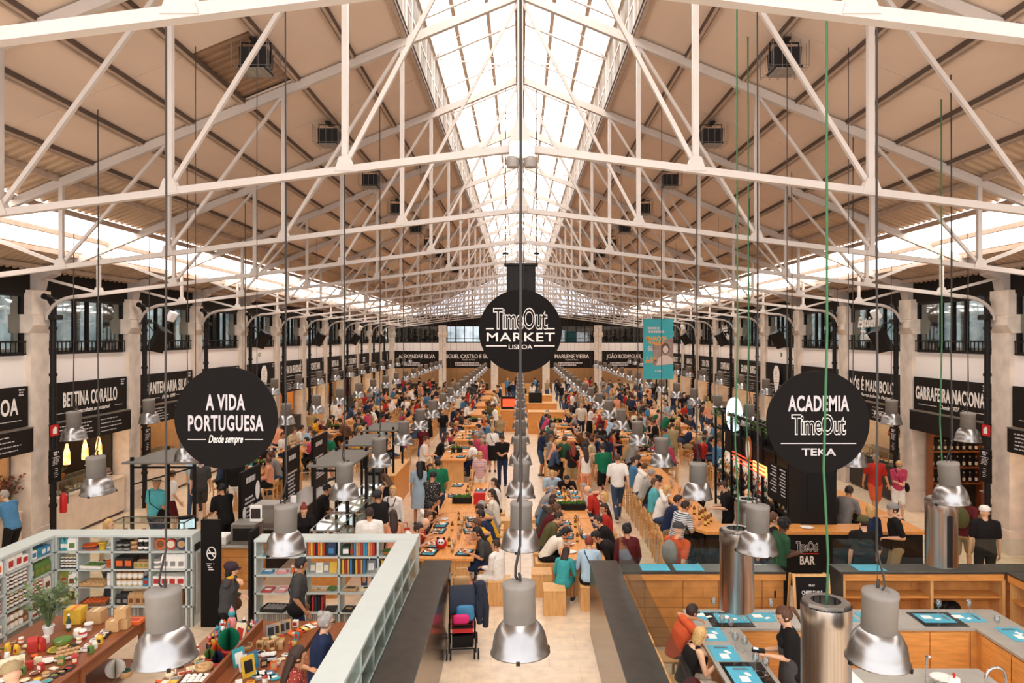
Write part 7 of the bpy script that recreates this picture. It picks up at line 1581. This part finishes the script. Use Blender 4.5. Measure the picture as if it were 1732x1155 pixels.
b = MB(); b.prism([(-.13, 0), (.13, 0), (.11, .3), (-.11, .3)], -.05, .05, 'Y'); b.tube([(-.07, 0, .3), (-.05, 0, .42), (.05, 0, .42), (.07, 0, .3)], .01, 6); x, y = hp(680, 822, 1.66); tag(b.build('carrier_bag', 'red', None, (x+.07, y-.04, .42)), 'red carrier bag held by the person in the white sweater', 'bag')
who('phone', 656, 802, 1.68, 60, (TK, 'black'), (SK, 'black striped'), ('long', 'brown'), 'fair', 'person in black dress with long brown hair at the long wooden counter', fem=True)
who('reach', 634, 832, 1.72, 40, (JK, 'black'), (TR_, 'black'), ('short', 'black'), 'tan', 'person in dark cap and black jacket bending over the long wooden counter', hat=('beret', 'dark grey'), dx=.15)
who('stand', 632, 860, 1.72, 12, (T_, 'white'), (TR_, 'denim'), ('short', 'dark brown'), 'tan', 'person in white T-shirt seen from behind above the right shop shelf', dx=-.08)
who('stand', 655, 864, 1.62, 20, (TK, 'peach'), (TR_, 'denim'), ('long', 'dark brown'), 'tan', 'long haired person in peach top beside the white T-shirt, above the shop shelf', fem=True, dx=.12)
who('stand2', 757, 778, 1.76, 15, (T_, 'green'), (TR_, 'denim'), ('short', 'black'), 'tan', 'person in green polo standing behind the left low table', dx=-.25)
who('stand2', 740, 782, 1.68, 0, (DR, 'light blue'), ('none', ''), ('long', 'black'), 'tan', 'person with long black hair in pale blue dress beside the green polo', fem=True, dx=-.5)
who('phone', 768, 806, 1.72, -30, (T_, 'black patterned'), (TR_, 'black'), ('short', 'black'), 'tan', 'person in black patterned shirt standing at the left low table', dx=-.62, dy=.55)
who('stand', 775, 790, 1.62, 200, (T_, 'black'), (TR_, 'denim'), ('long', 'dark brown'), 'tan', 'person in black T-shirt standing just behind the green polo', fem=True, dy=.5, dx=-.8)
# left kiosks and passage
who('stand', 262, 810, 1.76, -20, (T_, 'turquoise'), (SO, 'denim'), None, 'tan', 'person in straw hat and turquoise shirt with black bag in the left passage', hat=('straw', 'beige'), extra=(('bag', 'black', .22),))
who('stand2', 287, 797, 1.66, -40, (T_, 'white'), (SO, 'maroon'), ('short', 'brown'), 'fair', 'person in white top and dark red shorts in the left passage', fem=True)
who('reach', 383, 818, 1.76, 55, (T_, 'black'), (TR_, 'black'), ('short', 'black'), 'tan', 'seller in black T-shirt at the till of the left kiosk')
who('reach', 14, 828, 1.74, 80, (T_, 'blue'), (TR_, 'black'), ('short', 'grey'), 'fair', 'person in blue polo at the left picture edge reading at a stall counter', dx=.1)
who('reach', 513, 848, 1.66, 200, (T_, 'black'), (TR_, 'black'), ('bun', 'red'), 'fair', 'red haired seller in black behind the first kiosk case', fem=True)
who('stand', 352, 775, 1.72, 30, (T_, 'dark grey'), (SO, 'dark grey'), ('short', 'brown'), 'fair', 'person in dark grey shorts under the left round sign', dx=-.2); who('walk', 398, 772, 1.70, 10, (SH, 'black'), (TR_, 'white'), ('short', 'dark brown'), 'fair', 'person in white trousers half hidden by the left round sign', extra=(('bag', 'black', -.22),)); who('walk', 330, 770, 1.70, 190, (T_, 'light blue'), (TR_, 'denim'), ('short', 'dark brown'), 'fair', 'person in pale blue shirt walking under the edge of the left round sign')
person('reach', -4.6, 16.1, -80, (T_, 'black'), (TR_, 'black'), ('short', 'black'), 'tan', 'kitchen worker in black under the first kiosk canopy', 1.7); person('phone', -4.7, 18.6, -95, (T_, 'dark grey'), (TR_, 'black'), ('bun', 'dark brown'), 'tan', 'kitchen worker in dark grey under the second kiosk canopy', 1.66, True)
who('stand2', 548, 722, 1.74, 20, (SH, 'light blue'), (TR_, 'black'), ('short', 'brown'), 'fair', 'person in pale blue shirt standing behind the tall menu boards', dx=-.5)
# the two low tables
def benches(x, ys_, face, specs, lab):
    for i, (y, (tp, bt, hr, sk, fm, ps, txt, dx)) in enumerate(zip(ys_, specs)):
        block_stool(x+dx, y, 'wooden block stool under %s, %s' % (txt, lab))
        person(ps, x+dx, y, face+random.uniform(-14, 14), tp, bt, hr, sk, 'person in %s, %s' % (txt, lab), random.uniform(1.66, 1.76), fm, lod=1 if y > 16 else 0)
D = (TR_, 'denim'); K = (TR_, 'black')
benches(-2.3, [14.25, 14.85, 15.5, 16.15, 16.8], -90, [((T_, 'white'), (SO, 'khaki'), ('short', 'dark brown'), 'tan', False, 'bench_eat', 'white T-shirt with dark hair', 0), ((T_, 'red'), D, ('fringe_bald', 'grey'), 'fair', False, 'bench', 'red shirt, bald', 0), ((T_, 'dark grey'), K, ('bun', 'brown'), 'fair', True, 'bench', 'grey top with a hair bun', 0), ((T_, 'white'), D, ('short', 'black'), 'tan', False, 'bench_eat', 'white T-shirt with black hair', 0), ((T_, 'black'), D, ('short', 'black'), 'tan', False, 'bench', 'black T-shirt', 0)], 'left low table, left side')
benches(-.6, [14.1, 14.75, 15.35, 15.95, 16.55, 17.15, 18.6], 90, [((T_, 'dark grey'), (SK, 'navy'), ('long', 'black'), 'tan', True, 'bench_eat', 'dark top with long black hair', 0), ((T_, 'yellow'), D, ('short', 'brown'), 'tan', False, 'bench', 'yellow T-shirt near the corner', 0), ((T_, 'navy'), K, ('short', 'black'), 'tan', False, 'bench_eat', 'navy T-shirt', 0), ((T_, 'yellow'), D, ('short', 'dark brown'), 'tan', False, 'bench', 'yellow T-shirt farther along', 0), ((T_, 'grey'), D, ('short', 'grey'), 'fair', False, 'bench', 'grey shirt', 0), ((T_, 'cream'), D, ('long', 'dark brown'), 'fair', True, 'bench_up', 'cream top', 0), ((T_, 'white'), K, ('long', 'dark brown'), 'fair', True, 'bench_up', 'white top with long hair', 0)], 'left low table, right side')
block_stool(-.4, 13.45, 'wooden block stool under the child in white'); person('bench_up', -.4, 13.45, 60, (SH, 'white'), (TR_, 'white'), ('short', 'dark brown'), 'tan', 'child in white with blue shoes at the aisle corner of the left low table', 1.5, shoes='blue')
person('stand2', -1.2, 21.2, 175, (T_, 'pastel striped'), (TR_, 'cream'), ('bob', 'blond'), 'fair', 'person in pastel striped top and sunglasses at the far end of the left low table', 1.62, True, extra=(('glasses', 'black'),))
benches(.5, [14.55, 15.2, 15.85, 16.5, 17.2, 17.95], -90, [((T_, 'cream'), K, ('long', 'black'), 'tan', True, 'bench_bow', 'cream top bowing low', 0), ((T_, 'olive'), K, ('short', 'dark brown'), 'fair', False, 'bench', 'olive T-shirt', 0), ((T_, 'maroon'), D, ('ponytail', 'brown'), 'tan', True, 'bench', 'maroon top', 0), ((T_, 'dark grey'), D, ('short', 'dark brown'), 'tan', False, 'bench_eat', 'dark grey T-shirt', 0), ((T_, 'blue'), D, ('short', 'dark brown'), 'fair', False, 'bench', 'blue T-shirt', 0), ((T_, 'grey'), D, ('short', 'grey'), 'fair', False, 'bench', 'pale grey T-shirt', 0)], 'right low table, left side')
benches(1.95, [14.2, 14.95, 15.75, 16.8, 17.7, 18.4], 90, [((T_, 'black'), (SO, 'black'), ('short', 'black'), 'tan', False, 'bench_bow', 'black T-shirt bowing over food', 0), ((T_, 'black'), D, ('short', 'dark brown'), 'fair', False, 'bench', 'loose black T-shirt', 0), ((T_, 'red'), D, ('long', 'dark brown'), 'tan', True, 'bench_up', 'dark red top turning round', 0), ((T_, 'white patterned'), D, ('bob', 'blond'), 'fair', True, 'bench_up', 'white patterned top with blond hair', .12), ((T_, 'red'), D, ('fringe_bald', 'grey'), 'fair', False, 'bench_eat', 'red shirt with glasses', 0), ((T_, 'white'), K, ('short', 'grey'), 'fair', True, 'bench', 'white and black top', 0)], 'right low table, right side')
block_stool(1.3, 13.2, 'wooden block stool under the person in pale blue, near end of the right low table'); person('bench', 1.28, 13.15, -5, (SH, 'light blue'), K, ('short', 'red'), 'fair', 'person in pale blue shirt with cross body bag, near end of right low table', 1.68, True, extra=(('bag', 'dark grey', .2),))
block_stool(.62, 13.0, 'wooden block stool under the child in teal'); person('bench', .78, 13.2, -20, (SH, 'teal'), (SK, 'teal'), ('long', 'dark brown'), 'tan', 'child in teal dress with long hair at the near end of the right low table', 1.42, True)
for i, (x, c, hc) in enumerate(((.9, 'light blue', 'blond'), (1.3, 'black', 'black'))):
    block_stool(x, 20.35, 'block stool under %s shirt at the far end of right low table' % c); person('bench_bow' if i else 'bench', x, 20.3, 180, (T_, c), D, ('short', hc), 'fair', 'person in %s T-shirt facing the camera, far end of right low table' % c, 1.74)
for i, (x, y) in enumerate(((.42, 13.9), (-.45, 17.9))): block_stool(x, y, 'free wooden block stool beside the %s low table' % ('right' if i == 0 else 'left'))
# ---- the crowd at the high tables
rn = random.Random(77)
TOPC = ['white', 'white', 'white', 'black', 'black', 'black', 'navy', 'dark grey', 'grey', 'denim', 'khaki', 'navy', 'blue', 'light blue', 'grey', 'dark grey', 'red', 'orange', 'green', 'olive', 'yellow', 'pink', 'maroon', 'cream', 'teal', 'beige', 'peach', 'brown', 'white', 'black', 'dark grey']
HAIRS = [('short', 'dark brown'), ('short', 'black'), ('short', 'brown'), ('short', 'grey'), ('fringe_bald', 'grey'), ('short', 'dark brown')]
HAIRSF = [('long', 'dark brown'), ('long', 'black'), ('bun', 'brown'), ('ponytail', 'blond'), ('bob', 'dark brown'), ('long', 'blond')]
def anyone(pose, x, y, face, label, group):
    fem = rn.random() < .45; c = rn.choice(TOPC); k = rn.choice((T_, T_, T_, SH, TK if fem else T_)); bt = rn.choice((D, K, (SO, 'khaki'), (TR_, 'navy'))) if not fem else rn.choice((D, K, (SO, 'denim'), (SK, 'black')))
    person(pose, x, y, face, (k, c), bt, rn.choice(HAIRSF if fem else HAIRS), rn.choice(('fair', 'fair', 'tan', 'olive')), label % c, rn.uniform(1.6, 1.8), fem, group=group)
PN = {'inner left': 'inner left', 'inner right': 'inner right', 'middle right': 'middle right', 'outer right': 'outer right', 'middle left': 'middle left', 'outer left': 'outer left'}
SEATS.sort(key=lambda q: q[5]); nseat = 0; REST = []
for row, ti, sd, i, x, y in SEATS:
    side = 'left' if sd < 0 else 'right'; face = -90 if sd < 0 else 90
    taken = rn.random() < .93
    if y < 40 and (taken or rn.random() < .5): stool(x, y, face, 'high wooden stool, %s on the %s side of the %s %s table' % (ORD[i], side, ORD[ti], row), y < 30)
    elif taken: stool(x, y, face, 'high wooden stool, %s on the %s side of the %s %s table' % (ORD[i], side, ORD[ti], row), False)
    if taken and NPEOPLE < 274:
        pose = rn.choice(('stool', 'stool', 'stool_eat', 'stool_up', 'stool_chin')); st = rn.random() < .15
        anyone('phone' if st else pose, x+(sd*.3 if st else 0), y, face+rn.uniform(-20, 20), 'person in %s, '+'%s on %s side, %s %s high table' % (ORD[i], side, ORD[ti], row), 'people at the high tables'); nseat += 1
    elif taken: REST.append((x, y, sd))
# standing and walking guests between the rows
for i, (x, y, f, ps) in enumerate(((-3.7, 27, 170, 'walk'), (-6.4, 22.6, 30, 'stand2'), (-6.9, 24, -60, 'cross'), (-.6, 24, 175, 'phone'), (2.9, 24.3, -20, 'stand2'), (5.9, 23.6, 100, 'cross'), (8.9, 22.3, 160, 'phone'), (-3.6, 33, 10, 'stand'), (-3.4, 51.7, 0, 'stand'), (-3.7, 42, 185, 'walk'), (-6.6, 25, 90, 'phone'), (-6.7, 29.5, 175, 'walk'), (-9.6, 28, 0, 'walk'), (-9.7, 33, 180, 'walk'), (-9.9, 38, 0, 'stand'), (-9.6, 45, 180, 'walk'), (-.9, 31.5, 180, 'walk'), (3.1, 27.5, 0, 'walk'), (3.0, 35, 180, 'walk'), (5.8, 27, 0, 'phone'), (5.7, 33, 180, 'walk'), (8.8, 26, 10, 'stand2'), (9.4, 31, 180, 'walk'), (9.6, 36, 0, 'walk'), (9.3, 24, -20, 'cross'), (9.7, 42, 180, 'walk'))):
    anyone(ps, x, y, f, 'person in %s, '+('%s guest on foot between tables, %s' % (ORD[i % 13], 'left half' if i < 13 else 'right half')), 'guests on their feet')
# the rest of the crowd far back, too many and too small to tell apart
b = MB(); ml = ['cl_'+c for c in ('white', 'black', 'navy', 'red', 'grey', 'peach', 'dark grey', 'blue', 'khaki')]+['skin_fair', 'skin_tan', 'hair_dark brown', 'hair_black', 'cl_denim', 'hair_blond']
far = {}
def fsrc(pose, fem):
    if (pose, fem) not in far: far[(pose, fem)] = [([tuple(v.co) for v in me.vertices], [tuple(p.vertices) for p in me.polygons], mi) for me, mi in ((body_mesh(pose, fem, 3), 9), (cloth_mesh('t_shirt', pose, fem, 3), 0), (cloth_mesh('trousers', pose, fem, 3), 13), (hair_mesh('long' if fem else 'short', pose, fem), 11))]
    return far[(pose, fem)]
def one(pose, x, y, a):
    fem = rn.random() < .45; M = Matrix.Translation((x, y, 0)) @ Matrix.Rotation(a, 4, 'Z') @ Matrix.Scale(rn.uniform(.94, 1.04), 4); tc = rn.choice((0, 0, 1, 1, 2, 3, 4, 5, 6, 7, 8)); hc = rn.choice((11, 11, 12, 14)); sk = rn.choice((9, 10))
    for vs, fs, mi in fsrc(pose, fem): b.add([M @ Vector(v) for v in vs], fs, tc if mi == 0 else sk if mi == 9 else hc if mi == 11 else mi, True)
for x, y, sd in REST: one(rn.choice(('stool', 'stool_eat', 'stool_up')), x, y, R(sd*90)+rn.uniform(-.3, .3))
for i in range(150):
    x, y = rn.uniform(-10, 10), rn.uniform(36, 61)
    if any(abs(x-hx) < 1.1 and min(abs(y-q) for q in ys_) < 1.9 for _, hx, ys_ in HIGH if ys_) or (-1.4 < x < 2.7 and y < 49.5): continue
    one(rn.choice(('stand2', 'phone', 'walk')), x, y, rn.uniform(0, 6.3))
tag(b.build('crowd', ml), 'dense far crowd sitting and standing before the back wall stalls', 'crowd', None, 'stuff')
print('people', NPEOPLE)
# ================================================================ fit the lettering to its boards
bpy.context.view_layer.update()
for o, w in FITS:
    d = o.dimensions.x
    if d > 1e-4: o.scale.x = o.scale.x*w/d

# lettering as plain geometry
dg = bpy.context.evaluated_depsgraph_get()
for o in [o for o in bpy.data.objects if o.type == 'FONT']:
    me = bpy.data.meshes.new_from_object(o.evaluated_get(dg)); nm = o.name; pa = o.parent
    q = bpy.data.objects.new('lettering_mesh', me); COL.objects.link(q)
    q.location, q.rotation_euler, q.scale, q.parent = o.location.copy(), o.rotation_euler.copy(), o.scale.copy(), pa
    bpy.data.objects.remove(o); q.name = nm

# lettering and marks belong to the board they are painted on
for r in [o for o in bpy.data.objects if o.parent is None and o.get('category')]:
    ch = list(r.children); bd = [c for c in ch if c.name.split('.')[0] in ('board', 'disc', 'cloth', 'panel', 'plate')]
    if bd and max(abs(v) for v in bd[0].location) < 1e-6 and max(abs(v) for v in bd[0].rotation_euler) < 1e-6:
        for c in ch:
            if c.name.split('.')[0] in ('lettering', 'tagline', 'logo', 'logo_inner', 'rule_line', 'symbol', 'emblem', 'photograph', 'picture') and not c.children: c.parent = bd[0]
    rf = [c for c in ch if c.name.startswith('reflector')]
    for c in ch:
        if c.name.startswith('clip') and rf: c.parent = rf[0]; c.rotation_euler = (0, 0, 0)
    if r.get('category') == 'person':
        bd = [c for c in ch if c.name.startswith('body')]
        for c in ch:
            if bd and c.name.split('.')[0] in ('glasses',): c.parent = bd[0]
